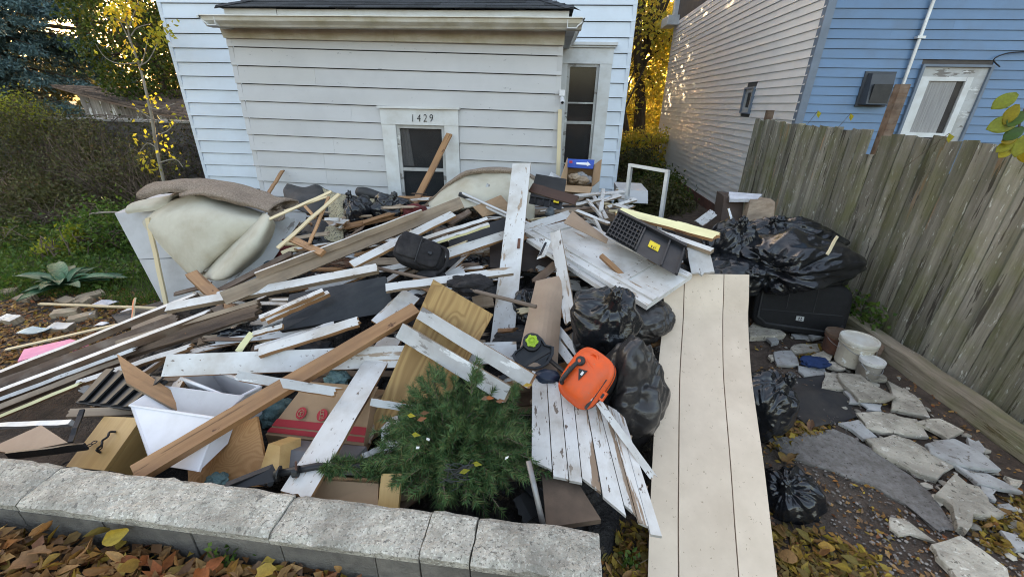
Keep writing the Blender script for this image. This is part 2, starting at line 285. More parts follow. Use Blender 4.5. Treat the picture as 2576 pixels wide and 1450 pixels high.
def tube(path, r, k=8, cap=True):
    vs, fs = [], []; n = len(path); path = [V(p) for p in path]
    rr = r if isinstance(r, (list, tuple)) else [r]*n
    ref = V((.31, .22, .92))
    for i, p in enumerate(path):
        d = (path[min(i+1, n-1)]-path[max(i-1, 0)]).normalized(); a = d.cross(ref)
        if a.length < .05: a = d.cross(V((1, 0, 0)))
        a.normalize(); b = d.cross(a)
        for j in range(k):
            t = 2*math.pi*j/k; vs.append(p+(a*math.cos(t)+b*math.sin(t))*rr[i])
    for i in range(n-1):
        for j in range(k): fs.append([i*k+j, i*k+(j+1) % k, (i+1)*k+(j+1) % k, (i+1)*k+j])
    if cap: fs.append(list(range(k))[::-1]); fs.append([(n-1)*k+j for j in range(k)])
    return vs, fs
def lathe(c, axis, prof, k=20, up=None):
    """prof: list of (radius, height along axis)"""
    axis = axis.normalized(); a = axis.cross(up or V((.3, .9, .1))).normalized(); b = axis.cross(a); vs, fs = [], []
    for r, h in prof:
        for j in range(k): t = 2*math.pi*j/k; vs.append(c+axis*h+(a*math.cos(t)+b*math.sin(t))*r)
    for i in range(len(prof)-1):
        for j in range(k): fs.append([i*k+j, i*k+(j+1) % k, (i+1)*k+(j+1) % k, (i+1)*k+j])
    fs.append([(len(prof)-1)*k+j for j in range(k)]); fs.append(list(range(k))[::-1])
    return vs, fs
def catmull(pts, n):
    out = []; P = [pts[0]]+list(pts)+[pts[-1]]
    for i in range(1, len(P)-2):
        for j in range(n):
            t = j/n; a, b, c, d = P[i-1], P[i], P[i+1], P[i+2]
            out.append(.5*((2*b)+(c-a)*t+(2*a-5*b+4*c-d)*t*t+(3*b-a-3*c+d)*t*t*t))
    out.append(pts[-1]); return out
def sheet(rows, n=6, t=.01, jit=0.0, sc=6):
    """a smooth bent sheet through a grid of control points, with thickness t"""
    R_ = [catmull(r, n) for r in rows]; m = len(R_[0])
    cols = [catmull([r[j] for r in R_], n) for j in range(m)]; k = len(cols[0])
    top = [[cols[j][i] for j in range(m)] for i in range(k)]
    nor = []
    for i in range(k):
        for j in range(m):
            a = top[min(i+1, k-1)][j]-top[max(i-1, 0)][j]; b = top[i][min(j+1, m-1)]-top[i][max(j-1, 0)]
            q = b.cross(a)
            q = q.normalized() if q.length > 1e-9 else V((0, 0, 1)); nor.append(q)
    s = 1 if sum(q.dot(CAM-rows[0][0]) for q in nor) > 0 else -1
    vs = []
    for i in range(k):
        for j in range(m):
            p = top[i][j]; q = nor[i*m+j]*s; vs.append(p+q*(jit*noise.noise(p*sc)))
    vs += [v-nor[i]*s*t for i, v in enumerate(vs[:k*m])]; K = k*m; fs = []
    for i in range(k-1):
        for j in range(m-1):
            a, b, c, d = i*m+j, i*m+j+1, (i+1)*m+j+1, (i+1)*m+j
            f1, f2 = ([d, c, b, a], [a+K, b+K, c+K, d+K])
            if s > 0: fs += [f1[::-1] if False else f1, f2]
            else: fs += [f1[::-1], f2[::-1]]
    for i in range(k-1):
        for j, fl in ((0, 0), (m-1, 1)):
            a, b = i*m+j, (i+1)*m+j; fs.append([a, b, b+K, a+K] if fl else [b, a, a+K, b+K])
    for j in range(m-1):
        for i, fl in ((0, 0), (k-1, 1)):
            a, b = i*m+j, i*m+j+1; fs.append([a, b, b+K, a+K] if fl else [b, a, a+K, b+K])
    return vs, fs, 2*(k-1)*(m-1)
def toc(p): return (CAM-p).normalized()
def board(name, label, cat, a, b, w, t=.02, n=None, face=None, edge=None, back=None, jag=(0, 0), group=None, parent=None, twist=0, w2=None, seg=5, rough=.004):
    """a plank whose face centreline runs a to b; the face looks along n; ends may be broken"""
    face = face or WHITE; edge = edge or WOOD; back = back or edge
    d = b-a; L = d.length; X = d/L
    n = n if n is not None else (toc((a+b)/2)*.6+V((0, 0, .8)))
    n = (n-X*n.dot(X)).normalized(); W = n.cross(X); rs = random.Random(hash((round(a.x, 3), round(b.z, 3))) & 0xffff)
    vs, fs, fm = [], [], []; k = 4
    for i in range(seg+1):
        u = i/seg; ww = lerp(w, w2 or w, u)/2
        q = Matrix.Rotation(twist*(u-.5), 3, X); Wn, nn = q @ W, q @ n
        c = a+d*u+n*(rs.uniform(-1, 1)*rough if 0 < i < seg else 0)
        for (s, h) in ((-1, 0), (1, 0), (1, -1), (-1, -1)):
            vs.append(c+Wn*(s*ww+rs.uniform(-1, 1)*rough*.4)+nn*(h*t))
    for i in range(seg):
        p, q = i*4, i*4+4
        for j, m_ in ((0, 0), (1, 1), (2, 2), (3, 1)):
            fs.append([p+j, p+(j+1) % 4, q+(j+1) % 4, q+j]); fm.append(m_)
    for e, base in ((0, 0), (1, seg*4)):
        jg = jag[e]
        if not jg: fs.append([base, base+3, base+2, base+1] if e == 0 else [base, base+1, base+2, base+3]); fm.append(1)
        else:
            m_ = 7; s = -1 if e == 0 else 1; k0 = len(vs); v0, v1, v2, v3 = [vs[base+i] for i in range(4)]
            for i in range(m_+1):
                u = i/m_; dx = X*(s*jg*(rs.random()*(1 if i % 2 else .35)))
                vs.append(v0.lerp(v1, u)+dx); vs.append(v3.lerp(v2, u)+dx*(.6+.6*rs.random()))
            tf = [base]+[k0+2*i for i in range(m_+1)]+[base+1]; bf = [base+3]+[k0+2*i+1 for i in range(m_+1)]+[base+2]
            fs.append(tf if s < 0 else tf[::-1]); fm.append(0); fs.append(bf[::-1] if s < 0 else bf); fm.append(2)
            for i in range(m_):
                q = [k0+2*i, k0+2*i+1, k0+2*i+3, k0+2*i+2]; fs.append(q if s < 0 else q[::-1]); fm.append(1)
            for q, fl in (([base, base+3, k0+1, k0], 0), ([base+1, k0+2*m_, k0+2*m_+1, base+2], 0)):
                fs.append(q if (s < 0) else q[::-1]); fm.append(1)
    o = mk(name, vs, fs, [face, edge, back], parent, fm, frame=((a+b)/2, X, n))
    if label: tag(o, label, cat, group)
    return o
def blob(c, r, seed=0, sub=5, amp=.2, fr=1.3, crease=.0, knot=None, flat=None):
    """slack closed body: unit sphere with soft swells and long folds that run to the knot; r = three radii"""
    vs, fs = ICO(sub); out = []; sv = V((seed*3.7, seed*1.3, seed*7.1)); rr = random.Random(seed)
    ks = [(knot.normalized() if knot is not None else V((rr.uniform(-1, 1), rr.uniform(-1, 1), 1)).normalized(), 1.0 if knot is not None else .7), (V((rr.uniform(-1, 1), rr.uniform(-1, .2), rr.uniform(-.6, .6))).normalized(), .55)]
    dirs = [V((rr.gauss(0, 1), rr.gauss(0, 1), rr.gauss(0, 1))).normalized() for _ in range(3)]
    for v in vs:
        q = 1+amp*noise.noise(v*fr+sv)+amp*.3*noise.noise(v*fr*2.3+sv)
        if crease:
            for i, (k, wt) in enumerate(ks):
                ax = k.orthogonal().normalized(); bx = k.cross(ax); th = math.atan2(v.dot(bx), v.dot(ax)); ph = v.angle(k)
                u = V((math.cos(th), math.sin(th), 0))
                f1 = 1-2.4*abs(noise.noise(u*(2.4+i)+V((0, 0, ph*.35))+sv*(i+1))); f2 = 1-2.4*abs(noise.noise(u*5.5+V((0, 0, ph*.6))+sv*(i+2)))
                q += crease*wt*(.55*f1+.28*f2*math.exp(-ph*.9))*sst(ph, .08, .45)*math.exp(-ph*.75)
            d = dirs[int(abs(noise.noise(v*1.1+sv))*5.9) % 3]
            w1 = V((v.dot(dirs[0])*4.2, v.dot(dirs[1])*.9, v.dot(dirs[2])*.9)); q += crease*.22*(.5-abs(noise.noise(w1+sv*3)))
            w2 = V((v.dot(dirs[1])*6.5, v.dot(dirs[2])*1.3, v.dot(dirs[0])*1.3)); q += crease*.12*(.5-abs(noise.noise(w2+sv*5)))
            if knot is not None:
                ph = v.angle(ks[0][0]); q += .30*math.exp(-(ph/.17)**2)-.12*math.exp(-((ph-.32)/.15)**2)
        p = V((v.x*r[0], v.y*r[1], v.z*r[2]))*q
        if flat is not None: p.z = max(p.z, flat)
        out.append(c+p)
    return out, fs
_ico = {}
def ICO(sub):
    if sub not in _ico:
        import bmesh
        bm = bmesh.new(); bmesh.ops.create_icosphere(bm, subdivisions=sub, radius=1)
        _ico[sub] = ([v.co.copy() for v in bm.verts], [[v.index for v in f.verts] for f in bm.faces]); bm.free()
    return [v.copy() for v in _ico[sub][0]], [list(f) for f in _ico[sub][1]]
def cloud(name, mat_, P, D, Nn, L, Wd, parent=None, fold=.25, shape='leaf', kind=None):
    """many leaves as one mesh: numpy arrays of base points, directions, normals, lengths and widths"""
    P = np.asarray(P, float); n = len(P); D = np.asarray(D, float); D /= np.linalg.norm(D, axis=1)[:, None]+1e-9
    Nn = np.asarray(Nn, float); W = np.cross(D, Nn); W /= np.linalg.norm(W, axis=1)[:, None]+1e-9; Nn = np.cross(W, D)
    L = np.broadcast_to(np.asarray(L, float), (n,))[:, None]; Wd = np.broadcast_to(np.asarray(Wd, float), (n,))[:, None]
    if shape == 'leaf':
        q = [P, P+D*L*.45+W*Wd*.5+Nn*Wd*fold, P+D*L, P+D*L*.45-W*Wd*.5+Nn*Wd*fold]
        vs = np.stack(q, 1).reshape(-1, 3); idx = np.array([0, 1, 2, 0, 2, 3]); k = 4; nf = 2
    else:
        q = [P-W*Wd*.5, P+W*Wd*.5, P+D*L]; vs = np.stack(q, 1).reshape(-1, 3); idx = np.array([0, 1, 2]); k = 3; nf = 1
    me = bpy.data.meshes.new(name); c = vs.mean(0); c[2] = vs[:, 2].min()
    me.vertices.add(len(vs)); me.vertices.foreach_set('co', (vs-c).ravel())
    li = (np.arange(n)[:, None]*k+idx[None]).ravel(); me.loops.add(len(li)); me.loops.foreach_set('vertex_index', li.astype(np.int32))
    me.polygons.add(n*nf); me.polygons.foreach_set('loop_start', np.arange(0, n*nf*3, 3, dtype=np.int32)); me.polygons.foreach_set('loop_total', np.full(n*nf, 3, np.int32))
    me.materials.append(mat_); me.update(); me.validate()
    o = bpy.data.objects.new(name, me); o.location = V(c)-rootloc(parent); link(o, parent)
    if kind: o['kind'] = kind
    return o
def rdir(n, up=0): d = np.random.normal(size=(n, 3)); d[:, 2] += up; return d/np.linalg.norm(d, axis=1)[:, None]
# ================================================================ THE SETTING
def gz(X, Y):                         # height of the ground
    z = .02*noise.noise(V((X*.9, Y*.9, 0)))
    z += interp(X, ((-3, .38), (-1.2, .33), (.3, .20)))*sst(-Y, -1.13, -.98)*sst(-X, -.80, -.27)
    return z
xs = sorted(set([-150, -90, -50, -30, -20, -14] + list(np.round(np.arange(-10, 9.01, .14), 3)) + [12, 18, 30, 60, 120]))
ys = sorted(set([-60, -30, -12, -5, -2] + list(np.round(np.arange(-.8, 13, .14), 3)) + [16, 22, 30, 50, 90, 160]))
gv = [V((x, y, gz(x, y)+(.012*noise.noise(V((x*7, y*7, 3))) if abs(x) < 10 else 0))) for y in ys for x in xs]; nx = len(xs)
o = mk('ground', gv, [[j*nx+i, j*nx+i+1, (j+1)*nx+i+1, (j+1)*nx+i] for j in range(len(ys)-1) for i in range(nx-1)], SOIL, smooth=True); o['kind'] = 'structure'

def lap(parent, m, a, b, z0, ex, n, proud=.030, name='siding_board', sh=None, over=-.010):  # negative over opens a gap that reads as the shadow line
    """one lapped board from a to b (plan points), bottom edge at z0, facing n"""
    s0, s1 = (sh(a.x), sh(b.x)) if sh else (0, 0); up = V((0, 0, 1)); X = (b-a).normalized()
    A, B = V((a.x, a.y, z0+s0)), V((b.x, b.y, z0+s1))
    q = [A+n*proud, B+n*proud, B, A]; r = [A+n*.004+up*(ex+over), B+n*.004+up*(ex+over), B+up*(ex+over), A+up*(ex+over)]
    vs, fs = hexa(q, r)
    if X.cross(up).dot(n) < 0: fs = [f[::-1] for f in fs]
    return mk(name, vs, fs, m, parent, frame=((A+B)/2, X, n))
def strip(name, m, parent, *boxes): return solid(name, m, parent, *[box(*b) for b in boxes])
def window(parent, X0, X1, z0, z1, Y, case=.16, head=.18, mid=None, fm=None, low=True):
    """double-hung window in a wall facing -Y: casing outside X0..X1, z0..z1"""
    fm = fm or TRIMW
    w_ = bpy.data.objects.new('window', None); w_.location = V(((X0+X1)/2, Y, z0))-rootloc(parent); link(w_, parent)
    y = Y-.03
    strip('casing', fm, w_, (X0, X0+case, y-.022, Y+.02, z0, z1-head)); strip('casing', fm, w_, (X1-case, X1, y-.022, Y+.02, z0, z1-head))
    strip('head_casing', fm, w_, (X0-.005, X1+.005, y-.028, Y+.02, z1-head, z1)); strip('drip_cap', fm, w_, (X0-.03, X1+.03, y-.06, Y+.02, z1+.001, z1+.028))
    a, b, c, d = X0+case, X1-case, z0+.0, z1-head; f = .045
    strip('sash_frame', GREYP, w_, (a+.001, a+f, y, Y+.02, c, d-.001), (b-f, b-.001, y, Y+.02, c, d-.001), (a+f, b-f, y, Y+.02, d-f, d-.001), (a+f, b-f, y, Y+.02, c, c+f))
    mid = mid or (c+d)/2
    strip('meeting_rail', GREYP, w_, (a+f, b-f, y+.004, Y+.02, mid-.022, mid+.022))
    strip('pane', GLASS, w_, (a+f, b-f, y+.030, y+.034, mid+.022, d-f)); strip('pane', GLASS, w_, (a+f, b-f, y+.018, y+.022, c+f, mid-.022))
    return w_, (a, b, c, d)
# ---------------------------------------------------------------- the house with the porch
H = thing('house', 'pale lap-sided house with low porch wing and number 1429', 'house', (-2, 5.9, 0))
PX0, PX1, PY, MY, MX0, MX1 = -4.18, .15, 5.9, 7.5, -6.35, 1.26
n_ = V((0, -1, 0))
COREM = mat('lap_shade_core', (.10, .09, .085), rough=.9)  # dark core seen through the lap gaps, standing in for lap shadows
solid('wall', COREM, H, box(PX0+.02, PX1-.02, PY+.06, MY, 0, 2.92)); solid('wall', COREM, H, box(MX0+.02, MX1-.02, MY+.06, 17, 0, 6.6))
for k in range(30):                                              # unseen side wall; pale boards added to bounce light across the gap
    lap(H, SIDEW, V((MX1-.018, MY+.01, 0)), V((MX1-.018, 16.99, 0)), .05+k*.2095, .2095, V((1, 0, 0)))
sh = lambda x: -.06*(x-PX0)/(PX1-PX0)+.0
WX0, WX1, WZ1 = -2.225, -1.175, 1.985
zt = 2.686; EX = .2145; rs = random.Random(3)
zrows = [zt+EX*k for k in range(1, -12, -1)]
for z in zrows:
    if z < .05: continue
    ex = EX if z < zt else .12
    spans = [(PX0, PX1)]
    if z+EX < WZ1+.01: spans = [(PX0, WX0-.004), (WX1+.004, PX1)]
    elif z < WZ1+.02: spans = [(PX0, PX1)]
    for a, b in spans:
        cuts = [a, b]
        if b-a > 1.8 and rs.random() < .5: cuts = [a, a+(b-a)*rs.uniform(.25, .7), b]
        for c, d in zip(cuts, cuts[1:]): lap(H, SIDING, V((c+.001, PY, 0)), V((d-.001, PY, 0)), z, ex, n_, sh=sh)
    for xx in (PX0-.012, PX1-.055):                               # corner caps
        s = sh(xx); vs, fs = hexa([V((xx, PY-.028, z+s-.004)), V((xx+.068, PY-.028, z+s-.004)), V((xx+.068, PY-.001, z+s-.004)), V((xx, PY-.001, z+s-.004))],
                                  [V((xx+.004, PY-.012, z+s+ex)), V((xx+.066, PY-.012, z+s+ex)), V((xx+.066, PY-.001, z+s+ex)), V((xx+.004, PY-.001, z+s+ex))])
        mk('corner_cap', vs, fs, SIDING, H)
# window with the number
wp, (wa, wb, wc, wd) = window(H, WX0, WX1, .35, WZ1, PY, .19, .20, 1.20)
CB = [(V((lerp(wa+.05, wa+.20, k/6), PY+.012+.012*(k % 2), 1.24)), V((lerp(wa+.05, wa+.16, k/6), PY+.012+.012*(k % 2), wd-.06))) for k in range(7)]
strip('room_backing', mat('dim_room', (.13, .135, .14), (.06, .062, .065), 3, rough=.9, bump=0, rnd=.2), wp, (wa+.02, wb-.02, PY+.040, PY+.044, .4, wd-.02))  # grey sheet behind the glass; the room's dimness is put into its colour
vs = [p for q in CB for p in q]; mk('curtain', vs, [[2*k, 2*k+2, 2*k+3, 2*k+1] for k in range(6)], CURT, wp)
for ch, X in (('1', 1037.5), ('4', 1053), ('2', 1069), ('9', 1084)):
    p = py(X, 298, PY-.062); cu = bpy.data.curves.new('digit', 'FONT'); cu.body = ch; cu.size = .135; cu.extrude = .004; cu.shear = .12; cu.align_x = 'CENTER'; cu.align_y = 'CENTER'; cu.offset = -.002
    t_ = bpy.data.objects.new('digit_outline', cu); COL.objects.link(t_); bpy.context.view_layer.update(); me = bpy.data.meshes.new_from_object(t_.evaluated_get(bpy.context.evaluated_depsgraph_get())); bpy.data.objects.remove(t_)
    me.materials.clear(); me.materials.append(BLACKI); d_ = bpy.data.objects.new('digit', me); d_.rotation_euler = (R(90), 0, 0); d_.scale = (.82, 1, 1); d_.location = p-rootloc(H); link(d_, H)
# frieze, gutter, fascia, hip roof
mk('frieze_board', *hexa([V((PX0-.02, PY-.045, 2.775)), V((-1.95, PY-.045, 2.755)), V((-1.95, PY-.001, 2.755)), V((PX0-.02, PY-.001, 2.775))], [V((PX0-.02, PY-.10, 2.955)), V((-1.95, PY-.10, 2.955)), V((-1.95, PY-.001, 2.955)), V((PX0-.02, PY-.001, 2.955))]), STAINED, H)
mk('frieze_board', *hexa([V((-1.945, PY-.055, 2.755)), V((PX1+.02, PY-.055, 2.735)), V((PX1+.02, PY-.001, 2.735)), V((-1.945, PY-.001, 2.755))], [V((-1.945, PY-.11, 2.955)), V((PX1+.02, PY-.11, 2.955)), V((PX1+.02, PY-.001, 2.955)), V((-1.945, PY-.001, 2.955))]), STAINED, H)
solid('soffit', STAINED, H, box(PX0-.12, PX1+.12, 5.60, MY, 2.956, 2.975))
gut = [(0, .10), (.012, .112), (.018, .10), (.03, .055), (.075, .02), (.09, 0), (.20, 0), (.20, .1), (.19, .1), (.19, .012), (.095, .012), (.085, .03), (.04, .062), (.03, .10)]
def gutter(A, B, out):                # A to B along the eave, out = outward direction; closed profile swept
    vs, fs = [], []
    for P in (A, B):
        for (d, h) in gut: vs.append(P+out*(.20-d)+V((0, 0, h)))
    k = len(gut)
    for i in range(k): fs.append([i, (i+1) % k, k+(i+1) % k, k+i])
    fs.append(list(range(k))[::-1]); fs.append([k+i for i in range(k)])
    return vs, fs
EX0, EX1, EY = -4.14, .30, 5.50
gv, gf = gutter(V((EX0-.05, EY+.2, 2.862)), V((EX1+.05, EY+.2, 2.862)), V((0, -1, 0))); mk('gutter', gv, gf, STAINED, H)
gv, gf = gutter(V((EX1-.12, EY+.02, 2.864)), V((EX1-.12, MY-.03, 2.864)), V((1, 0, 0))); mk('gutter', gv, gf, TRIMW, H)
gv, gf = gutter(V((EX0+.12, EY+.02, 2.864)), V((EX0+.12, MY-.03, 2.864)), V((-1, 0, 0))); mk('gutter', gv, gf, TRIMW, H)
solid('fascia', TRIMW, H, box(EX0+.16, -3.32, EY+.17, EY+.20, 2.965, 3.062)); solid('fascia', TRIMW, H, box(-3.312, EX1-.10, EY+.172, EY+.20, 2.965, 3.058))
RF = bpy.data.objects.new('roof', None); RF.location = V((-2, 6.5, 3.1))-rootloc(H); link(RF, H)
e0, e1, rz, ry = EX0+.10, EX1-.05, 3.80, MY
A, B, C_, D_ = V((e0, EY+.13, 3.07)), V((e1, EY+.13, 3.07)), V((e1-1.5, ry, rz)), V((e0+1.5, ry, rz))
solid('roof_deck', SHINGLE, RF, ([A, B, C_, D_, V((e0, ry, 3.07)), V((e1, ry, 3.07))], [[0, 1, 2, 3], [1, 5, 2], [4, 0, 3]]))
tabm = None; sd_ = (D_-A); slope = V((0, ry-A.y, rz-A.z)); sl_ = slope.length; su = slope/sl_; rn = V((1, 0, 0)).cross(su)
for r_ in range(9):
    t = r_*.13/sl_; x0 = lerp(A.x, D_.x, t); x1 = lerp(B.x, C_.x, t); x = x0-rs.random()*.2
    while x < x1:
        xa, xb = max(x, x0), min(x+.305, x1); x += .31
        if xb-xa < .04: continue
        p = V((0, A.y, A.z))+su*(r_*.13-.02)+rn*.004; q = p+su*.15
        k = rs.uniform(.006, .011)
        vs, fs = hexa([V((xa, p.y, p.z)), V((xb, p.y, p.z)), V((xb, q.y, q.z)), V((xa, q.y, q.z))], [V((xa, p.y, p.z))+rn*k, V((xb, p.y, p.z))+rn*k, V((xb, q.y, q.z))+rn*.002, V((xa, q.y, q.z))+rn*.002])
        mk('shingle', vs, fs, SHINGLE, RF)
for (P, Q) in ((A, D_), (B, C_)):                                # hip caps
    d = (Q-P).normalized(); sidev = d.cross(V((0, 0, 1))).normalized()
    for k in range(9):
        c = P+d*(k*.15); a1, b1 = c+V((0, 0, .022)), c+d*.18+V((0, 0, .016)); s_ = sidev*.11; dn = V((0, 0, -.028))
        mk('ridge_shingle', [a1, b1, a1+s_+dn, b1+s_+dn, a1-s_+dn, b1-s_+dn], [[0, 2, 3, 1], [0, 1, 5, 4]] if True else [], SHINGLE, RF)
# main wall siding, left of and right of the porch
zr = 3.24; k = -6
XW0, XW1, ZW1 = .10, .985, 2.885
for k in range(-13, 14):
    z = zr+k*.2095
    if z < .02: continue
    mL = MX0; lap(H, SIDEW, V((mL, MY, 0)), V((PX0 if z < 2.7 else -3.2, MY, 0)), z, .2095, n_)
    mk('corner_cap', *box(MX0-.012, MX0+.05, MY-.026, MY-.0, z-.004, z+.205), SIDEW, H)
    xa = XW1+.004 if z+.2095 < ZW1+.03 and z > .5 else PX1
    if z > 3.1: xa = -1.5
    lap(H, SIDEW, V((xa, MY, 0)), V((MX1, MY, 0)), z, .2095, n_); mk('corner_cap', *box(MX1-.05, MX1+.012, MY-.026, MY-.0, z-.004, z+.205), SIDEW, H)
wr, (ra, rb, rc, rd) = window(H, XW0, XW1, .62, ZW1, MY, .19, .22, 1.80)
for zz in (2.10, 1.14): strip('sash_bar', GREYP, wr, (ra+.045, rb-.045, MY-.026, MY+.02, zz-.012, zz+.012))
for xw, za, zb in ((.47, .98, 1.12), (.60, 1.36, 1.45)):
    pass
solid('crown_moulding', TRIMW, wr, box(XW0, XW1+.05, MY-.12, MY, ZW1+.03, ZW1+.07))
# roof over the main house (above the frame, shades the yard)
mk('roof', [V((MX0-.3, 7.2, 6.5)), V((MX1+.3, 7.2, 6.5)), V((MX1+.3, 17.3, 6.5)), V((MX0-.3, 17.3, 6.5)), V(((MX0+MX1)/2, 7.2, 9.2)), V(((MX0+MX1)/2, 17.3, 9.2))], [[0, 4, 5, 3], [1, 2, 5, 4], [0, 1, 4], [3, 5, 2], [0, 3, 2, 1]], SHINGLE, H)
# security camera and pipes at the porch corner
sc_ = thing('security_camera', 'small white security camera on the right porch corner', 'camera', py(1414, 250, 5.86))
b = py(1414, 240, 5.80); solid('mount', WPLAS, sc_, obox(b+V((.0, .05, .03)), V((1, 0, 0)), V((0, 1, 0)), V((0, 0, 1)), .07, .08, .07))
q = (V((.05, -.55, -.35))).normalized(); solid('housing', WPLAS, sc_, lathe(b+V((.0, .02, -.03)), q, [(.012, 0), (.028, .01), (.03, .09), (.022, .10)], 14)); solid('lens', BLACKP, sc_, lathe(b+V((.0, .02, -.03))+q*.1005, q, [(.018, 0), (.016, .003)], 14))
board('corner_plank', 'thin cream plank leaning upright against the right porch corner', 'plank', py(1403, 470, 5.74), py(1409, 275, 5.84), .05, .02, n_, CREAM, CREAM)
# ---------------------------------------------------------------- blue and grey neighbour
B_ = thing('neighbour_house', 'house with grey vinyl side wall and blue vinyl front', 'house', (3.7, 7, 0))
G0, G1 = V((3.60, 6.75, 0)), V((3.88, 15.6, 0)); gd = (G1-G0).normalized(); gn = V((-gd.y, gd.x, 0))
solid('wall', COREM, B_, ([G0-gn*.003, G1-gn*.003, G1+V((6, 0, 0)), V((9.5, 6.753, 0)), ]+[p+V((0, 0, 6.4)) for p in (G0-gn*.003, G1-gn*.003, G1+V((6, 0, 0)), V((9.5, 6.753, 0)))], [[0, 1, 5, 4], [1, 2, 6, 5], [2, 3, 7, 6], [3, 0, 4, 7], [4, 5, 6, 7]]))
solid('foundation', BRICK, B_, hexa([G0+gn*.035, G0+V((0, .02, 0)), G1, G1+gn*.035], [G0+gn*.035+V((0, 0, .2)), G0+V((0, .02, .2)), G1+V((0, 0, .2)), G1+gn*.035+V((0, 0, .2))]))
GE = .115
sw0 = G0+gd*1.75; ws0, ws1, wsz0, wsz1 = 1.60, 2.02, 1.98, 2.42
for k in range(0, 37):
    z = .2+k*GE
    cuts = [0]; s_ = rs.uniform(.6, 2.9)
    while s_ < 8.6: cuts.append(s_); s_ += rs.uniform(1.3, 3.2)
    cuts.append((G1-G0).length)
    for a, b in zip(cuts, cuts[1:]):
        segs = [(a, b)]
        if wsz0-GE*.8 < z < wsz1:
            segs = [(max(a, u), min(b, v)) for u, v in ((0, ws0), (ws1, 99)) if min(b, v)-max(a, u) > .02]
        for u, v in segs: lap(B_, VINYLG, G0+gd*(u+.0015), G0+gd*(v-.0015), z, GE, gn, .018, over=-.004)
# small side window
sw = bpy.data.objects.new('window', None); sw.location = G0+gd*ws0+V((0, 0, wsz0))-rootloc(B_); link(sw, B_)
def wallbox(u0, u1, d0, d1, z0, z1): return hexa([G0+gd*u0+gn*d1+V((0, 0, z0)), G0+gd*u0+gn*d0+V((0, 0, z0)), G0+gd*u1+gn*d0+V((0, 0, z0)), G0+gd*u1+gn*d1+V((0, 0, z0))], [G0+gd*u0+gn*d1+V((0, 0, z1)), G0+gd*u0+gn*d0+V((0, 0, z1)), G0+gd*u1+gn*d0+V((0, 0, z1)), G0+gd*u1+gn*d1+V((0, 0, z1))])
solid('frame', BLUETRIM, sw, wallbox(ws0, ws0+.03, 0, .05, wsz0, wsz1), wallbox(ws1-.03, ws1, 0, .05, wsz0, wsz1), wallbox(ws0+.03, ws1-.03, 0, .05, wsz1-.03, wsz1), wallbox(ws0+.03, ws1-.03, 0, .05, wsz0, wsz0+.02))
solid('sash_frame', GREYP, sw, wallbox(ws0+.03, ws0+.13, 0, .02, wsz0+.02, wsz1-.03), wallbox(ws1-.12, ws1-.03, 0, .02, wsz0+.02, wsz1-.03), wallbox(ws0+.13, ws1-.12, 0, .02, wsz1-.09, wsz1-.03), wallbox(ws0+.13, ws1-.12, 0, .02, wsz0+.02, wsz0+.1)); solid('pane', GLASS, sw, wallbox(ws0+.13, ws1-.12, .0, .008, wsz0+.1, wsz1-.09))
# blue front
BX0, BYY = 3.60, 6.75
ba, bb, bz0, bz1 = 5.02, 5.92, 1.35, 2.66      # window opening
for k in range(8, 40):
    z = .2+k*.1145
    spans = [(BX0+.09, 9.4)]
    if bz0 < z+.05 < bz1: spans = [(BX0+.09, ba), (bb, 9.4)]
    for a, b in spans:
        cuts = [a]+([a+rs.uniform(.5, 2.2)] if b-a > 3 and rs.random() < .35 else [])+[b]
        for c, d in zip(cuts, cuts[1:]): lap(B_, VINYLB, V((c, BYY, 0)), V((d-.001, BYY, 0)), z, .1145, n_, .018, over=-.004)
solid('corner_post', BLUETRIM, B_, box(BX0-.015, BX0+.09, BYY-.03, BYY+.06, .9, 5.2))
bw = bpy.data.objects.new('window', None); bw.location = V(((ba+bb)/2, BYY, bz0))-rootloc(B_); link(bw, B_)
y = BYY
strip('frame', BLUETRIM, bw, (ba, ba+.035, y-.05, y+.01, bz0, bz1), (bb-.035, bb, y-.05, y+.01, bz0, bz1), (ba+.035, bb-.035, y-.05, y+.01, bz1-.03, bz1))
strip('casing', GREYP, bw, (ba+.036, bb-.036, y-.02, y+.01, bz1-.15, bz1-.031), (bb-.19, bb-.036, y-.02, y+.01, bz0, bz1-.15))
strip('sash_frame', TRIMW, bw, (ba+.036, ba+.16, y-.035, y+.01, bz0, bz1-.15), (bb-.27, bb-.19, y-.035, y+.01, bz0, bz1-.15), (ba+.16, bb-.27, y-.03, y+.01, bz1-.2, bz1-.15), (ba+.16, bb-.27, y-.03, y+.01, 1.74, 1.80))
GLASSC = GLASS.copy(); GLASSC.node_tree.nodes['Principled BSDF'].inputs['Alpha'].default_value = .16; strip('pane', GLASSC, bw, (ba+.16, bb-.27, y-.012, y-.010, 1.80, bz1-.2))
vs = []
for k in range(19): vs += [V((lerp(ba+.17, bb-.36, k/18), y-.004-.004*(k % 2), 1.8)), V((lerp(ba+.17, bb-.36, k/18), y-.004-.004*(k % 2), bz1-.2))]
mk('curtain', vs, [[2*k, 2*k+2, 2*k+3, 2*k+1] for k in range(18)], CURT, bw)
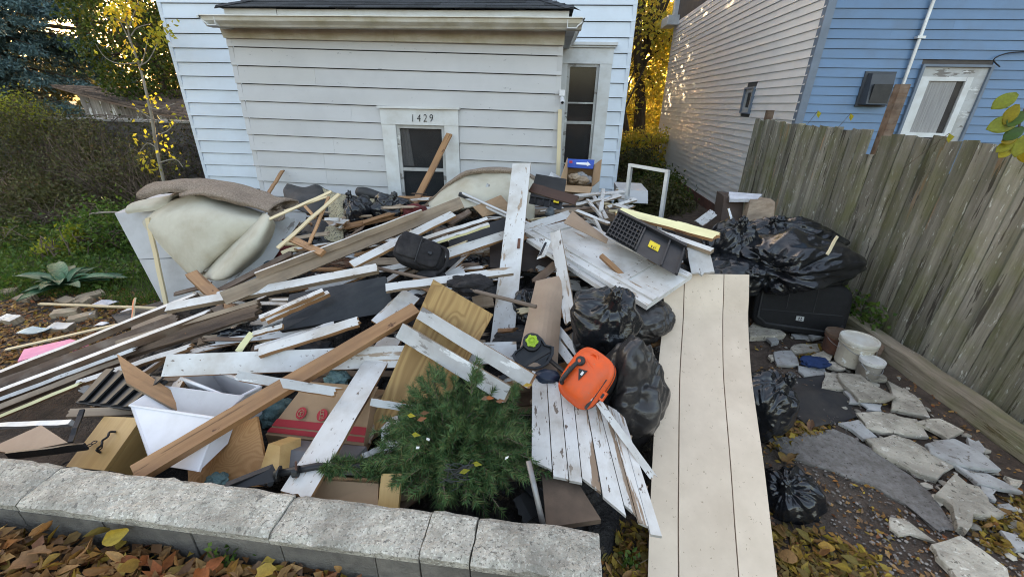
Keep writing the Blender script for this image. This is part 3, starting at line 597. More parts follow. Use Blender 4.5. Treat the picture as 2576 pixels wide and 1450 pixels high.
# dryer vent and downspout on the blue wall
vc = py(2200, 225, BYY-.01); v_ = thing('wall_vent', 'dark grey hooded vent box on the blue wall', 'vent', vc)
vs, fs = hexa([vc+V((-.17, 0, -.2)), vc+V((.17, 0, -.2)), vc+V((.17, 0, .2)), vc+V((-.17, 0, .2))], [vc+V((-.15, -.15, -.19)), vc+V((.15, -.15, -.19)), vc+V((.15, -.09, .19)), vc+V((-.15, -.09, .19))])
VENT = mat('vent_grey', (.055, .062, .075), rough=.5, bump=.05, rnd=0)
solid('hood', VENT, v_, (vs, [f[::-1] for f in fs])); solid('flange', VENT, v_, box(vc.x-.2, vc.x+.2, vc.y-.02, vc.y+.01, vc.z-.22, vc.z+.22)); solid('louvre', BLACKP, v_, box(vc.x-.12, vc.x+.12, vc.y-.152, vc.y-.13, vc.z-.17, vc.z+.06))
d0 = py(2352, 0, BYY-.07); d1 = py(2248, 325, BYY-.07)
ds = thing('conduit', 'pale vertical conduit pipe running down the blue wall', 'conduit', V((d0.x, BYY-.04, 1.2)))
solid('pipe', ALU, ds, tube([V((d0.x, BYY-.05, 5)), V((d0.x, BYY-.05, .6))], .021, 10)); solid('clamp', ALU, ds, box(d0.x-.05, d0.x+.05, BYY-.08, BYY-.02, 2.95, 2.98))
wi = catmull([py(2515, 168, BYY-.05), py(2500, 150, BYY-.06), py(2530, 135, BYY-.05), py(2576, 130, BYY-.04), py(2640, 125, BYY-.03)], 5)
tag(solid('cable', BLACKP, None, tube(wi, .008, 6)), 'thin black cable curling above the blue wall window', 'cable')
# eave of the grey wall
E0 = G0+V((0, -.5, 5.2)); solid('eave', TRIMW, B_, hexa([G1+gn*.0+V((0, .3, 4.35)), G1+gn*.35+V((0, .3, 4.35)), G1+gn*.35+V((0, -.5, 4.35)), G1+V((0, -.5, 4.35))], [G1+gn*.0+V((0, .3, 4.6)), G1+gn*.35+V((0, .3, 4.6)), G1+gn*.35+V((0, -.5, 4.6)), G1+V((0, -.5, 4.6))]))
solid('rake_board', TRIMW, B_, hexa([G1+V((0, .02, 4.4)), G1+gn*.12+V((0, .02, 4.4)), G1+gn*.12+V((0, -.2, 4.4)), G1+V((0, -.2, 4.4))], [G1+V((.0, .02, 6.4)), G1+gn*.12+V((0, .02, 6.4)), G1+gn*.12+V((0, -.2, 6.4)), G1+V((0, -.2, 6.4))]))
# ---------------------------------------------------------------- board fence
FC = thing('fence', 'tall weathered grey board fence streaked with moss', 'fence', (3.4, 4.5, 0))
def fx(Y): return 3.47-.035*(Y-2.5)
y = 7.35; topn = random.Random(11)
while y > 1.35:
    bw_ = topn.uniform(.135, .155); y1 = y-bw_; zt_ = 1.93-.018*(7.3-y)+topn.uniform(-.02, .02)
    if 4.86 < y < 5.0: zt_ -= .22
    g = topn.uniform(.002, .009); xo = topn.uniform(0, .012); lean = topn.uniform(-.006, .006); vs, fs = [], []
    prof = [(0, .0), (0, .5), (0, 1.0), (0, 1.5), (0, 1.0)]
    nz = 7
    for i in range(nz+1):
        z = lerp(-.02, zt_, i/nz); dx = topn.uniform(-.003, .003)
        for (yy, xx) in ((y-g/2, 0), (y1+g/2, 0), (y1+g/2, .02), (y-g/2, .02)):
            zz = z-(topn.uniform(0, .03) if i == nz else 0); vs.append(V((fx(y)+xo+xx+dx, yy+lean*z+topn.uniform(-.002, .002), zz)))
    for i in range(nz):
        for j in range(4): fs.append([i*4+j, i*4+(j+1) % 4, i*4+4+(j+1) % 4, i*4+4+j])
    fs = [f[::-1] for f in fs]; fs.append([nz*4+j for j in range(4)][::-1]); mk('fence_board', vs, fs, FENCE, FC)
    y = y1
for zz in (.45, 1.5): mk('fence_rail', *hexa([V((fx(7.3)+.036, 7.3, zz)), V((fx(1.4)+.036, 1.4, zz)), V((fx(1.4)+.075, 1.4, zz)), V((fx(7.3)+.075, 7.3, zz))], [V((fx(7.3)+.036, 7.3, zz+.09)), V((fx(1.4)+.036, 1.4, zz+.09)), V((fx(1.4)+.075, 1.4, zz+.09)), V((fx(7.3)+.075, 7.3, zz+.09))]), FENCE, FC)
for yy, zz in ((7.2, 2.05), (4.85, 2.32), (2.6, 1.8)): mk('fence_post', *box(fx(yy)+.077, fx(yy)+.165, yy-.045, yy+.045, 0, zz), DARKWOOD if zz > 2 else FENCE, FC)
TIMB = mat('mossy_timber', (.34, .29, .22), (.18, .15, .11), 12, (.06, 1, 1), .9, .8, 30, bst=(.08, 1, 1), chips=(((.10, .065, .04), .58, 9, (.12, 1, 1)), ((.50, .48, .42), .62, 12, (.2, 1, 1))), dirt=((.13, .14, .05), .8, 3), bdist=.03)
ta, tb_ = V((3.24, 4.05, .15)), V((3.30, 1.3, .15))
board('landscape_timber', 'long mossy timber lying along the foot of the fence', 'timber', ta, tb_, .15, .15, V((0, 0, 1)), TIMB, TIMB, TIMB, jag=(.05, 0), seg=14, rough=.012)
# ---------------------------------------------------------------- low concrete wall in front
CW = thing('concrete_wall', 'low block wall with rough pebbly concrete top beside the leaves', 'wall', (-1, 1.1, 0))
wb0, wb1, wf0, wf1 = V((-4.2, 1.335, 0)), V((.30, 1.16, 0)), V((-4.2, 1.115, 0)), V((.29, .965, 0))
cr = random.Random(5)
cj = [-4.2, -3.3, -2.17, -1.02, -.40, -.20, .30]
for xa, xb in zip(cj, cj[1:]):          # coping stones with open joints
    n0 = max(4, int((xb-xa)/.045)); vs, fs = [], []; dz = cr.uniform(-.005, .004); dy = cr.uniform(-.004, .004); m_ = 9; st = m_+3
    for i in range(n0+1):
        u = ((xa+(.004 if xa > -4 else 0))+(xb-xa-.008)*i/n0+4.2)/4.5; f, b = wf0.lerp(wf1, u), wb0.lerp(wb1, u); en = min(i, n0-i) == 0
        for j in range(m_+1):
            p = f.lerp(b, j/m_); e = min(j, m_-j); z = .5+dz+.010*noise.noise(V((p.x*6, p.y*6, 1)))+.009*noise.noise(V((p.x*23, p.y*23, 2)))-(.012+.012*abs(noise.noise(V((p.x*11, j, 5)))) if e == 0 else 0)-(.006 if en else 0)
            vs.append(V((p.x+(.006*noise.noise(V((0, p.y*30, xa))) if en else 0), p.y+dy+(.010*noise.noise(V((p.x*15, j, 0))) if e == 0 else 0), z)))
        vs += [V((f.x, f.y+dy+.006, .445)), V((b.x, b.y-.006, .40))]
    for i in range(n0):
        for j in range(m_): fs.append([i*st+j, (i+1)*st+j, (i+1)*st+j+1, i*st+j+1])
        fs.append([i*st+m_+1, (i+1)*st+m_+1, (i+1)*st, i*st]); fs.append([i*st+m_, (i+1)*st+m_, (i+1)*st+m_+2, i*st+m_+2])
    k = n0*st; fs.append([k+m_+1, k+m_+2]+[k+m_-j for j in range(m_+1)]); fs.append([m_+2, m_+1]+list(range(m_+1)))
    mk('coping', vs, fs, CONC, CW)
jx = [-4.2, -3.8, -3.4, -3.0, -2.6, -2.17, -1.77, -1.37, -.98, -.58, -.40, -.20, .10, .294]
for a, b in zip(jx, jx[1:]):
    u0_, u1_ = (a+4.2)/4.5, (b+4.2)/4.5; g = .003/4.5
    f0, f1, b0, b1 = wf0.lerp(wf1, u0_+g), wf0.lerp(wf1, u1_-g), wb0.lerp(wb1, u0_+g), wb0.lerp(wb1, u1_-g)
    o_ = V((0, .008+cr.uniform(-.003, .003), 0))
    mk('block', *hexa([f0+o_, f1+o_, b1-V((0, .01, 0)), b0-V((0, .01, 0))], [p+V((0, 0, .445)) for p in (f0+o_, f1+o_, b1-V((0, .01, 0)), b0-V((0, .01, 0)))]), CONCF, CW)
# ================================================================ THE RUBBISH HEAP
def dep(p): return (p-CAM).dot(cF)
def pt(q):                              # (x, y, off) on the heap; (x, y, 'y', Y) at a depth; (x, y, 'z', z) at a height
    if len(q) == 3: return hp(*q)
    return {'y': py, 'z': pz, 'x': px}[q[2]](q[0], q[1], q[3])
def bd(name, label, a, b, wpx, t=.02, face=None, edge=None, n=None, cat='board', **k):
    a, b = pt(a), pt(b); m_ = (a+b)/2
    return board(name, label, cat, a, b, wpx*dep(m_)/FPX*1.04, t, n, face, edge, **k)
UP = V((0, 0, 1)); FR = V((0, -1, 0)); UF = V((0, -.7, .7)); 
# dark under-heap: what fills the gaps between the things on top
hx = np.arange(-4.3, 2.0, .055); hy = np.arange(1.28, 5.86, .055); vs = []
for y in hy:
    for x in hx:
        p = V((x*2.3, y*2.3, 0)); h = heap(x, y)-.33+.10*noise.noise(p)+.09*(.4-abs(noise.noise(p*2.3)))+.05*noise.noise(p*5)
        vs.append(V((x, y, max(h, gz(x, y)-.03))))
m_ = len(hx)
o = mk('rubbish_heap', vs, [[j*m_+i, j*m_+i+1, (j+1)*m_+i+1, (j+1)*m_+i] for j in range(len(hy)-1) for i in range(m_-1)], DARKJ); tag(o, 'dark packed rubbish, darkened for shade, filling the gaps of the heap', 'rubbish', kind='stuff')

# ---- left stack of long boards running out of the frame
S1 = [  # a, b, width px, thickness, face, edge, label, off normal
 ((-60, 958, .10), (482, 742, .14), 13, .05, WHITE, DARKWOOD, 'long white moulding topmost on the left board stack', V((0, -.2, 1))),
 ((-60, 985, .06), (440, 800, .07), 24, .03, DARKWOOD, DARKWOOD, 'dark brown plank under the topmost white moulding', UF),
 ((-60, 1003, .05), (515, 785, .11), 15, .06, WHITE, DARKWOOD, 'second long white moulding of the left board stack', V((0, -.2, 1))),
 ((-50, 1022, .04), (330, 880, .05), 10, .03, WORN, DARKWOOD, 'thin worn white strip beneath the second white moulding', UF),
 ((-50, 1040, .03), (300, 905, .03), 14, .04, TANWOOD, DARKWOOD, 'lowest tan plank of the left board stack', UF),
 ((-50, 1018, .0), (360, 852, .0), 22, .03, DARKWOOD, DARKWOOD, 'brown plank between the two white mouldings', UF),
 ((-40, 1062, .02), (190, 968, .02), 8, .02, YELB, WOOD, 'thin yellowish strip at the bottom of the left stack', UF),
 ((205, 915, .02), (640, 778, .10), 40, .04, ROTWOOD, ROTWOOD, 'rotten brown plank with crumbling grey paint in the left stack', V((0, -.6, .8))),
 ((190, 962, .03), (470, 872, .05), 15, .03, WORN, WOOD, 'splintered white strip with bare orange wood below the rotten plank', V((0, -.4, .9))),
 ((330, 826, .02), (430, 800, .02), 30, .02, HARD, HARD, 'short brown hardboard scrap wedged in the left stack', UF),
 ((290, 862, .10), (640, 760, .15), 12, .03, TANWOOD, DARKWOOD, 'grey-brown weathered slat lying along the rotten plank', UF),
]
for a, b, w_, t, f, e, lab, n in S1: bd('plank' if f not in (WHITE, WORN) else 'moulding', lab, a, b, w_, t, f, e, n, cat='plank', seg=8, jag=(0, .05))
# ---- laths, stakes and boards on the left ground
bd('lath', 'cream lath lying across the ground above the bricks', (98, 762, 'z', .07), (392, 773, 'z', .15), 8, .012, CREAM, CREAM, UP, cat='lath')
bd('lath', 'long cream lath pointing down beside the pink foam', (14, 877, 'z', .06), (305, 812, 'z', .22), 8, .012, CREAM, CREAM, UP, cat='lath')
bd('stake', 'short orange marker stake standing among the scraps', (331, 800, .06), (337, 750, .16), 9, .012, mat('orange_stake', (.72, .20, .06), (.6, .3, .2), 20, rough=.6), CREAM, FR, cat='stake')
bd('lath', 'cream lath leaning upright on the grey enamel cabinet', (416, 765, 'y', 3.42), (369, 548, 'y', 3.72), 11, .02, CREAM, CREAM, FR, cat='lath')
bd('stud', 'short brown stud end sticking up before the carpet', (480, 684, 'y', 3.30), (576, 774, 'y', 2.92), 27, .045, PINE, PINE, V((.3, -.4, .9)), cat='stud')
bd('plank', 'broad grey painted plank with torn brown top', (724, 552, 'y', 4.0), (588, 738, 'y', 3.22), 52, .02, GREYP, WOOD, V((.35, -.8, .5)), cat='plank', jag=(.07, 0))
# ---- the long boards across the middle
S2 = [
 ('beam', (1162, 508, .30), (560, 750, .22), 30, .045, TANWOOD, TANWOOD, 'long grey-brown beam from the carpet arch to the rotten plank', V((.1, -1, .35)), (0, 0)),
 ('moulding', (1060, 527, .34), (640, 686, .30), 9, .05, WHITE, TANWOOD, 'long thin white moulding along the top of the grey-brown beam', V((0, 0, 1)), (0, 0)),
 ('trim_board', (1140, 536, .28), (884, 664, .26), 24, .025, WHITE, WOOD, 'white trim board with brown edge above the fallen rake', V((0, -.5, 1)), (0, 0)),
 ('trim_board', (944, 672, .26), (418, 772, .20), 24, .04, WHITE, TANWOOD, 'long white trim board with split brown end above the black panel', V((0, -.55, 1)), (.05, 0)),
 ('trim_board', (1050, 604, .26), (1226, 548, .30), 12, .025, WHITE, DARKWOOD, 'upper thin white strip running to the tall board', V((0, -.5, 1)), (0, 0)),
 ('trim_board', (1068, 614, .24), (1230, 562, .27), 10, .025, WORN, YELB, 'lower thin white strip with yellow edge beside the backpack', V((0, -.5, 1)), (0, 0)),
 ('trim_board', (1116, 640, .16), (1434, 537, .16), 26, .025, WHITE, WOOD, 'white board with broken right end passing behind the tall board', V((0, -.6, 1)), (0, .04)),
 ('trim_board', (970, 722, .26), (1290, 678, .27), 22, .03, WHITE, TANWOOD, 'white board under the backpack and the rake handle', V((0, -.6, 1)), (0, 0)),
 ('fluted_moulding', (652, 797, .24), (812, 728, .28), 15, .03, WORN, WOOD, 'upper fluted white moulding with raw end by the black panel', V((-.1, -.4, 1)), (0, 0)),
 ('fluted_moulding', (668, 803, .22), (826, 733, .26), 15, .03, WHITE, WOOD, 'lower fluted white moulding with raw end by the black panel', V((-.1, -.4, 1)), (0, 0)),
 ('trim_board', (650, 884, .14), (898, 806, .24), 26, .03, WHITE, WOOD, 'white trim board with chipped brown edge under the black panel', V((0, -.5, 1)), (0, .02)),
 ('trim_board', (640, 874, .13), (840, 812, .2), 14, .02, GREYP, DARKWOOD, 'narrow grey strip lying on the chipped white trim board', V((0, -.3, 1)), (0, 0)),
 ('slat', (634, 838, .16), (710, 818, .17), 12, .02, WORN, WOOD, 'short worn white slat in front of the black panel', V((0, -.6, 1)), (0, 0)),
 ('slat', (598, 884, .12), (634, 836, .17), 14, .02, YELB, TANWOOD, 'short upright tan slat with cobwebs beside the worn white slat', V((.4, -.8, .4)), (0, 0)),
 ('trim_board', (412, 919, .14), (1300, 884, .14), 53, .02, WHITE, WOOD, 'broad white board lying level across the middle of the heap', V((0, -.75, .75)), (0, 0)),
 ('trim_board', (1036, 738, .16), (955, 818, .14), 50, .02, WHITE, WOOD, 'short white board end above the brown stud', V((0, -.7, .7)), (0, 0)),
 ('trim_board', (984, 848, .06), (745, 1238, .19), 64, .02, WHITE, WOOD, 'broad white board slanting down to the concrete wall', V((0, -.75, .75)), (0, .02)),
 ('stud', (1046, 772, .26), (335, 1190, .20), 38, .05, PINE, PINE, 'long brown stud crossing over the white boards to the wall', V((-.1, -.7, .75)), (0, 0)),
 ('sill_board', (1004, 830, .30), (1275, 992, .24), 40, .045, GREYP, TANWOOD, 'thick grey sill with peeling paint above the artificial tree', V((-.25, -.8, .6)), (0, 0)),
 ('sill_board', (1055, 786, .34), (1335, 958, .30), 34, .04, GREYP, WOOD, 'pale grey sill board across the knotty plywood', V((-.25, -.8, .6)), (0, 0)),
 ('slat', (602, 944, .20), (838, 984, .20), 22, .03, GREYP, WOOD, 'grey split slat resting on the brown stud', V((0, -.6, .8)), (.05, .05)),
 ('tall_board', (1312, 411, 'y', 4.05), (1262, 866, 'y', 2.55), 50, .022, WHITE, TANWOOD, 'tall white board with latch hole standing upright in the heap', V((-.12, -1, .45)), (.008, 0)),
 ('trim_board', (1396, 583, .32), (1434, 805, .22), 28, .025, WORN, TANWOOD, 'narrow white board with torn paint beside the hardboard', V((-.3, -.8, .5)), (.02, .05)),
 ('batten', (1130, 336, 'y', 5.78), (1024, 548, 'y', 4.7), 15, .03, PINE, PINE, 'slender brown batten leaning on the numbered window', V((-.1, -1, .2)), (.01, 0)),
 ('batten', (710, 428, 'y', 5.82), (672, 488, 'y', 5.3), 9, .02, PINE, PINE, 'short brown batten leaning on the siding above the foam', V((0, -1, .3)), (.01, 0)),
 ('lath', (832, 481, .42), (678, 550, .34), 7, .012, CREAM, CREAM, 'upper cream lath lying over the black foam sheet', V((0, -.7, .7)), (.01, .01)),
 ('lath', (822, 494, .40), (716, 530, .36), 6, .012, CREAM, CREAM, 'short cream lath just under the upper lath', V((0, -.7, .7)), (.01, .01)),
 ('lath', (852, 487, .44), (698, 622, .30), 9, .012, CREAM, CREAM, 'long cream lath slanting across the black foam sheet', V((0, -.7, .7)), (.01, .01)),
 ('lath', (826, 494, .42), (777, 612, .30), 7, .012, WOOD, WOOD, 'thin reddish lath crossing under the cream laths', V((0, -.7, .7)), (.01, .01)),
 ('lath', (766, 517, .40), (792, 546, .36), 7, .012, WOOD, WOOD, 'short reddish stick poking out of the black foam', V((0, -.7, .7)), (.01, .01)),
 ('plank', (726, 596, .30), (810, 634, .28), 16, .03, PINE, PINE, 'short orange-brown plank below the foam sheets', V((0, -.6, .8)), (0, 0)),
 ('plank', (1335, 470, .40), (1450, 503, .40), 24, .025, mat('dark_veneer', (.075, .035, .022), (.05, .025, .016), 12, (.1, 1, 1), .5, .1), DARKWOOD, 'dark brown veneered plank behind the black tool case', V((0, -.8, .6)), (0, 0)),
 ('plank', (1346, 708, .12), (1398, 664, .16), 20, .03, DARKWOOD, DARKWOOD, 'dark rough plank end above the curved hardboard', V((.2, -.7, .7)), (.03, .0)),
 ('trim_board', (1360, 806, .14), (1436, 908, .12), 20, .03, WHITE, YELB, 'white board with yellow edge left of the tied black bag', V((-.3, -.6, .75)), (.03, 0)),
 ('trim_board', (1402, 823, .17), (1462, 900, .15), 17, .03, WHITE, WOOD, 'short white trim beside the yellow-edged board', V((-.3, -.6, .75)), (0, 0)),
 ('trim_board', (1506, 1010, .26), (1640, 1196, .24), 17, .03, WHITE, WOOD, 'white trim with bare wood patch sloping over the grey bag', V((-.4, -.5, .8)), (0, .02)),
 ('slat', (1270, 956, .22), (1312, 948, .22), 8, .01, WHITE, WOOD, 'tiny white slat beside the dark metal bar', UF, (.01, .01)),
 ('slat', (932, 1010, .12), (1056, 1030, .10), 18, .02, GREYP, WOOD, 'grey slat end sticking out beside the moving box', V((0, -.8, .6)), (0, 0)),
 ('slat', (912, 1146, .10), (962, 1126, .10), 14, .02, GREYP, TANWOOD, 'short grey slat under the moving box', V((0, -.6, .8)), (0, 0)),
 ('plank', (1040, 700, .05), (1110, 735, .06), 30, .02, PINE, PINE, 'orange plank corner behind the knotty plywood', V((0, -.6, .8)), (0, 0)),
 ('plank', (1190, 760, .08), (1240, 752, .08), 36, .02, TANWOOD, TANWOOD, 'grey grooved floorboard scrap behind the tall board', V((0, -.5, .9)), (0, 0)),
 ('plank', (1130, 560, .20), (1180, 530, .22), 16, .02, DARKWOOD, DARKWOOD, 'dark plank scrap beneath the carpet arch', V((0, -.5, .9)), (0, .03)),
 ('moulding', (-30, 1068, .04), (175, 1060, .02), 12, .03, ALU, ALU, 'grey metal strip above the tan particle board', V((0, -.4, 1)), (0, 0)),
]
for nm, a, b, w_, t, f, e, lab, n, jg in S2: bd(nm, lab, a, b, w_, t, f, e, n, jag=jg, cat={'lath': 'lath', 'stud': 'stud'}.get(nm, 'board'), seg=8)
# latch hole of the tall board
c = py(1281, 640, 3.17); tb_o = [o for o in bpy.data.objects if o.name.startswith('tall_board')][0]
solid('latch_plate', RUST, tb_o, obox(V((0, 0, 0)), V((1, 0, 0)), V((0, 1, 0)), V((0, 0, 1)), .10, .022, .006)).location = V((.02, .052, .001))
# white scraps between the tool case and the storm window frame
scr = [((1440, 492), (1600, 478), 10), ((1448, 514), (1510, 500), 9), ((1478, 500), (1520, 550), 8), ((1494, 492), (1526, 548), 9), ((1518, 474), (1512, 528), 9), ((1450, 528), (1532, 560), 10),
       ((1540, 486), (1590, 500), 12), ((1530, 520), (1600, 500), 9), ((1496, 548), (1534, 620), 7), ((1500, 508), (1560, 490), 12), ((1472, 540), (1500, 560), 9), ((1545, 512), (1580, 524), 14), ((1560, 470), (1620, 482), 10)]
wh = ['uppermost', 'short', 'tilted', 'steep', 'upright', 'long', 'stubby', 'flat', 'thin hanging', 'slanting', 'tiny', 'wide', 'far']
for i, ((x0, y0), (x1, y1), w_) in enumerate(scr):
    bd('trim_scrap', f'{wh[i]} white trim scrap between the tool case and the metal window frame', (x0, y0, .12+.03*(i % 3)), (x1, y1, .14+.03*(i % 2)), w_, .02, (WHITE, WORN)[i % 2], (WHITE, TANWOOD)[i % 2], V((.2*(i % 3-1), -.5, .9)), jag=(0, .02), group='white trim scraps')
# ---- filler: dark scraps half seen inside the heap
fr = random.Random(21); fm_ = [(DARKWOOD, 'dark wood'), (TANWOOD, 'brown wood'), (BLACKP, 'black plastic'), (GREYP, 'grey painted'), (HARD, 'brown hardboard'), (WORN, 'dirty white')]
for i in range(130):
    x, y = fr.uniform(-3.3, 1.0), fr.uniform(1.45, 4.9); z = heap(x, y)-fr.uniform(.04, .22)
    if heap(x, y) < .25: continue
    a = fr.uniform(-.9, .9); l = fr.uniform(.12, .42); d = V((math.cos(a), math.sin(a)*.7, fr.uniform(-.3, .3)))*l; f, nm = fm_[fr.choice((0, 0, 1, 2, 2, 3, 4, 5, 1))]
    board('scrap', f'{nm} scrap half buried between the boards of the heap', 'scrap', V((x, y, z))-d/2, V((x, y, z))+d/2, fr.uniform(.03, .14), .015, V((fr.uniform(-.5, .5), -.5, 1)), f, f, f, jag=(.02, .03), group=f'buried {nm} scraps', seg=3)

# splintered ends and offcuts scattered over the heap
ok_ = [(PINE, PINE, 'orange-brown'), (WORN, WOOD, 'white painted'), (TANWOOD, TANWOOD, 'grey-brown'), (CREAM, CREAM, 'cream'), (WHITE, TANWOOD, 'clean white'), (DARKWOOD, DARKWOOD, 'dark brown')]
for i in range(200):
    x, y = fr.uniform(-3.4, 1.15), fr.uniform(1.7, 5.2)
    if heap(x, y) < .3 or (y < 2.35 and x > -2.2): continue
    z = heap(x, y)+fr.uniform(-.10, .05); a = fr.gauss(.35, .5); l = fr.uniform(.10, .38); d = V((math.cos(a), math.sin(a)*.8, fr.uniform(-.2, .35)))*l; f, e, nm = ok_[fr.choice((0, 1, 1, 2, 2, 3, 4, 5))]
    board('splinter', f'{nm} splintered offcut lying loose on the heap', 'offcut', V((x, y, z))-d/2, V((x, y, z))+d/2, fr.uniform(.012, .055), fr.uniform(.008, .02), V((fr.uniform(-.5, .5), -.6, 1)), f, e, e, jag=(fr.uniform(.01, .06), fr.uniform(.02, .09)), group=f'{nm} splinters on the heap', seg=3, twist=fr.uniform(-.3, .3))
# longer boards half hidden under the crossing ones
kk = [(WORN, WOOD, 'peeling white'), (TANWOOD, TANWOOD, 'grey-brown'), (WHITE, WOOD, 'white'), (PINE, PINE, 'orange-brown'), (DARKWOOD, DARKWOOD, 'dark brown'), (GREYP, WOOD, 'grey painted')]
for i in range(44):
    x, y = fr.uniform(-2.9, .7), fr.uniform(2.0, 4.8); l = fr.uniform(.4, 1.0); a = fr.gauss(.45, .35) if i % 4 else fr.uniform(-1.2, 0); hd = V((math.cos(a), math.sin(a), 0))*l/2
    A, B = V((x, y, 0))-hd, V((x, y, 0))+hd
    if heap(A.x, A.y) < .25 or heap(B.x, B.y) < .25: continue
    dz = fr.uniform(-.13, .0); A.z, B.z = heap(A.x, A.y)+dz+fr.uniform(-.04, .04), heap(B.x, B.y)+dz+fr.uniform(-.04, .04); f, e, nm = kk[fr.choice((0, 0, 1, 1, 2, 3, 4, 5))]
    board('loose_board', f'{nm} board half hidden under the crossing boards', 'board', A, B, fr.uniform(.035, .09), fr.uniform(.012, .03), V((fr.uniform(-.4, .4), -.6, 1)), f, e, e, jag=(fr.choice((0, .05)), fr.uniform(0, .08)), group=f'{nm} half hidden boards', seg=5, twist=fr.uniform(-.2, .2))
# ---- sheets: plywood, panels, boxes
def panel(name, label, cat, q, t, m, parent=None, bow=0, n=1, ax=None, edge=None):
    P = [pt(k) if not isinstance(k, V) else k for k in q]; nn = (P[1]-P[0]).cross(P[3]-P[0])
    if nn.dot(toc(P[0])) < 0: P = P[::-1]; nn = -nn
    vs, fs = plate(P, t, bow, n); fm = None; mats = [m]
    if edge is not None:
        mats = [m, edge]; fm = ([1, 0, 1, 1, 1, 1] if n == 1 else [0, 1]*(n*n)+[1]*(4*n))
    o = mk(name, vs, fs, mats, parent, fm, smooth=False, frame=(sum(P, V())/4, ax or (P[1]-P[0]), nn))
    return tag(o, label, cat) if label else o
panel('plywood_sheet', 'knotty brown plywood sheet standing behind the artificial tree', 'plywood', [(1090, 702, 'y', 2.45), (1240, 790, 'y', 2.35), (1075, 1095, 'y', 1.72), (926, 1078, 'y', 1.78)], .016, PLY, ax=pt((926, 1078, 'y', 1.78))-pt((1090, 702, 'y', 2.45)))
panel('plywood_offcut', 'reddish fir plywood panel leaning by the concrete wall', 'plywood', [(470, 1122, 'y', 1.60), (645, 1046, 'y', 1.68), (678, 1222, 'y', 1.44), (474, 1228, 'y', 1.42)], .018, PLYR, ax=V((.1, -.2, 1)))
panel('particle_board', 'brown particle board sheet standing edge-on in the white cabinet', 'board', [(294, 889, 'y', 2.05), (528, 1046, 'y', 1.78), (512, 1068, 'y', 1.72), (318, 962, 'y', 1.85)], .018, WOOD, edge=TANWOOD)
panel('board_edge_scrap', 'tan particle board scrap with torn edge at the far left', 'board', [(-30, 1128, .10), (103, 1068, .12), (170, 1112, .10), (30, 1140, .09)], .02, HARD)
panel('hardboard_sheet', 'curved tan hardboard sheet right of the tall white board', 'hardboard', [(1348, 706, 'y', 2.75), (1418, 690, 'y', 2.82), (1398, 985, 'y', 1.98), (1288, 960, 'y', 2.0)], .006, HARD, bow=.05, n=8)
panel('black_panel', 'large dull black plastic panel under the long white board', 'panel', [(728, 740, .18), (970, 694, .24), (990, 782, .06), (704, 832, .06)], .05, BLACKP, bow=.015, n=4)
panel('dark_board', 'dark brown shiny panel between the white strips', 'panel', [(1130, 590, .10), (1270, 548, .16), (1276, 606, .05), (1130, 632, .02)], .02, BLACKP)
panel('dark_door', 'dark brown cupboard door standing beneath the white door', 'door', [(1232, 606, .06), (1392, 612, .10), (1396, 690, -.06), (1232, 672, -.06)], .02, mat('dark_brown', (.035, .022, .016), (.02, .013, .01), 8, (.2, 1, 1), .55, .1))
panel('hardboard_scrap', 'bent brown hardboard scrap beside the white trim scraps', 'hardboard', [(1418, 560, .30), (1440, 530, .34), (1530, 600, .26), (1526, 612, .24)], .006, HARD, bow=.02, n=4)
panel('perforated_sheet', 'white perforated cardboard sheet beside the open box', 'sheet', [(1368, 472, 'y', 5.1), (1386, 432, 'y', 5.5), (1421, 450, 'y', 5.5), (1412, 475, 'y', 5.1)], .006, TAPE)
panel('pink_foam', 'pink foam board lying beside the long boards', 'foam board', [(44, 908, 'z', .13), (60, 878, 'z', .16), (176, 852, 'z', .2), (218, 862, 'z', .2)], .03, PINK, bow=.01, n=3)
panel('tar_paper', 'black tar paper sheet on the ground behind the long boards', 'tar paper', [(280, 792, 'z', .05), (420, 752, 'z', .06), (440, 800, 'z', .07), (310, 826, 'z', .06)], .006, RUBBER, bow=.03, n=6)
# white panel door in the heap, with raised rails
Q = [pt(q) for q in ((1322, 584, 'y', 3.55), (1628, 768, 'y', 2.45), (1742, 690, 'y', 2.75), (1452, 552, 'y', 3.85))]
wd_ = thing('panel_door', 'white panel door lying tilted under the black crate', 'door', sum(Q, V())/4)
nn = (Q[1]-Q[0]).cross(Q[3]-Q[0]).normalized(); nn = nn if nn.z > 0 else -nn
def qd(u, v, h=0): return (Q[0]*(1-u)+Q[1]*u)*(1-v)+(Q[3]*(1-u)+Q[2]*u)*v+nn*h
solid('slab', WHITE, wd_, hexa([qd(0, 0, -.035), qd(1, 0, -.035), qd(1, 1, -.035), qd(0, 1, -.035)], [qd(0, 0), qd(1, 0), qd(1, 1), qd(0, 1)]), frame=(Q[0], Q[1]-Q[0], nn))
for u0_, u1_, v0, v1 in ((0, 1, .12, .22), (0, 1, .86, .97), (.0, .1, .22, .86), (.74, .80, .22, .86)): solid('rail', WHITE, wd_, hexa([qd(u0_, v0, .001), qd(u1_, v0, .001), qd(u1_, v1, .001), qd(u0_, v1, .001)], [qd(u0_, v0, .016), qd(u1_, v0, .016), qd(u1_, v1, .016), qd(u0_, v1, .016)]), frame=(Q[0], Q[1]-Q[0], nn))
panel('white_sheet', 'thin white sheet under the left edge of the panel door', 'sheet', [(1325, 600, 'y', 3.4), (1512, 722, 'y', 2.65), (1560, 735, 'y', 2.7), (1400, 600, 'y', 3.4)], .03, WORN)
bd('batten', 'round brown batten lying on the white panel door', (1512, 640, .36), (1578, 700, .30), 11, .03, WOOD, WOOD, UF, cat='batten')
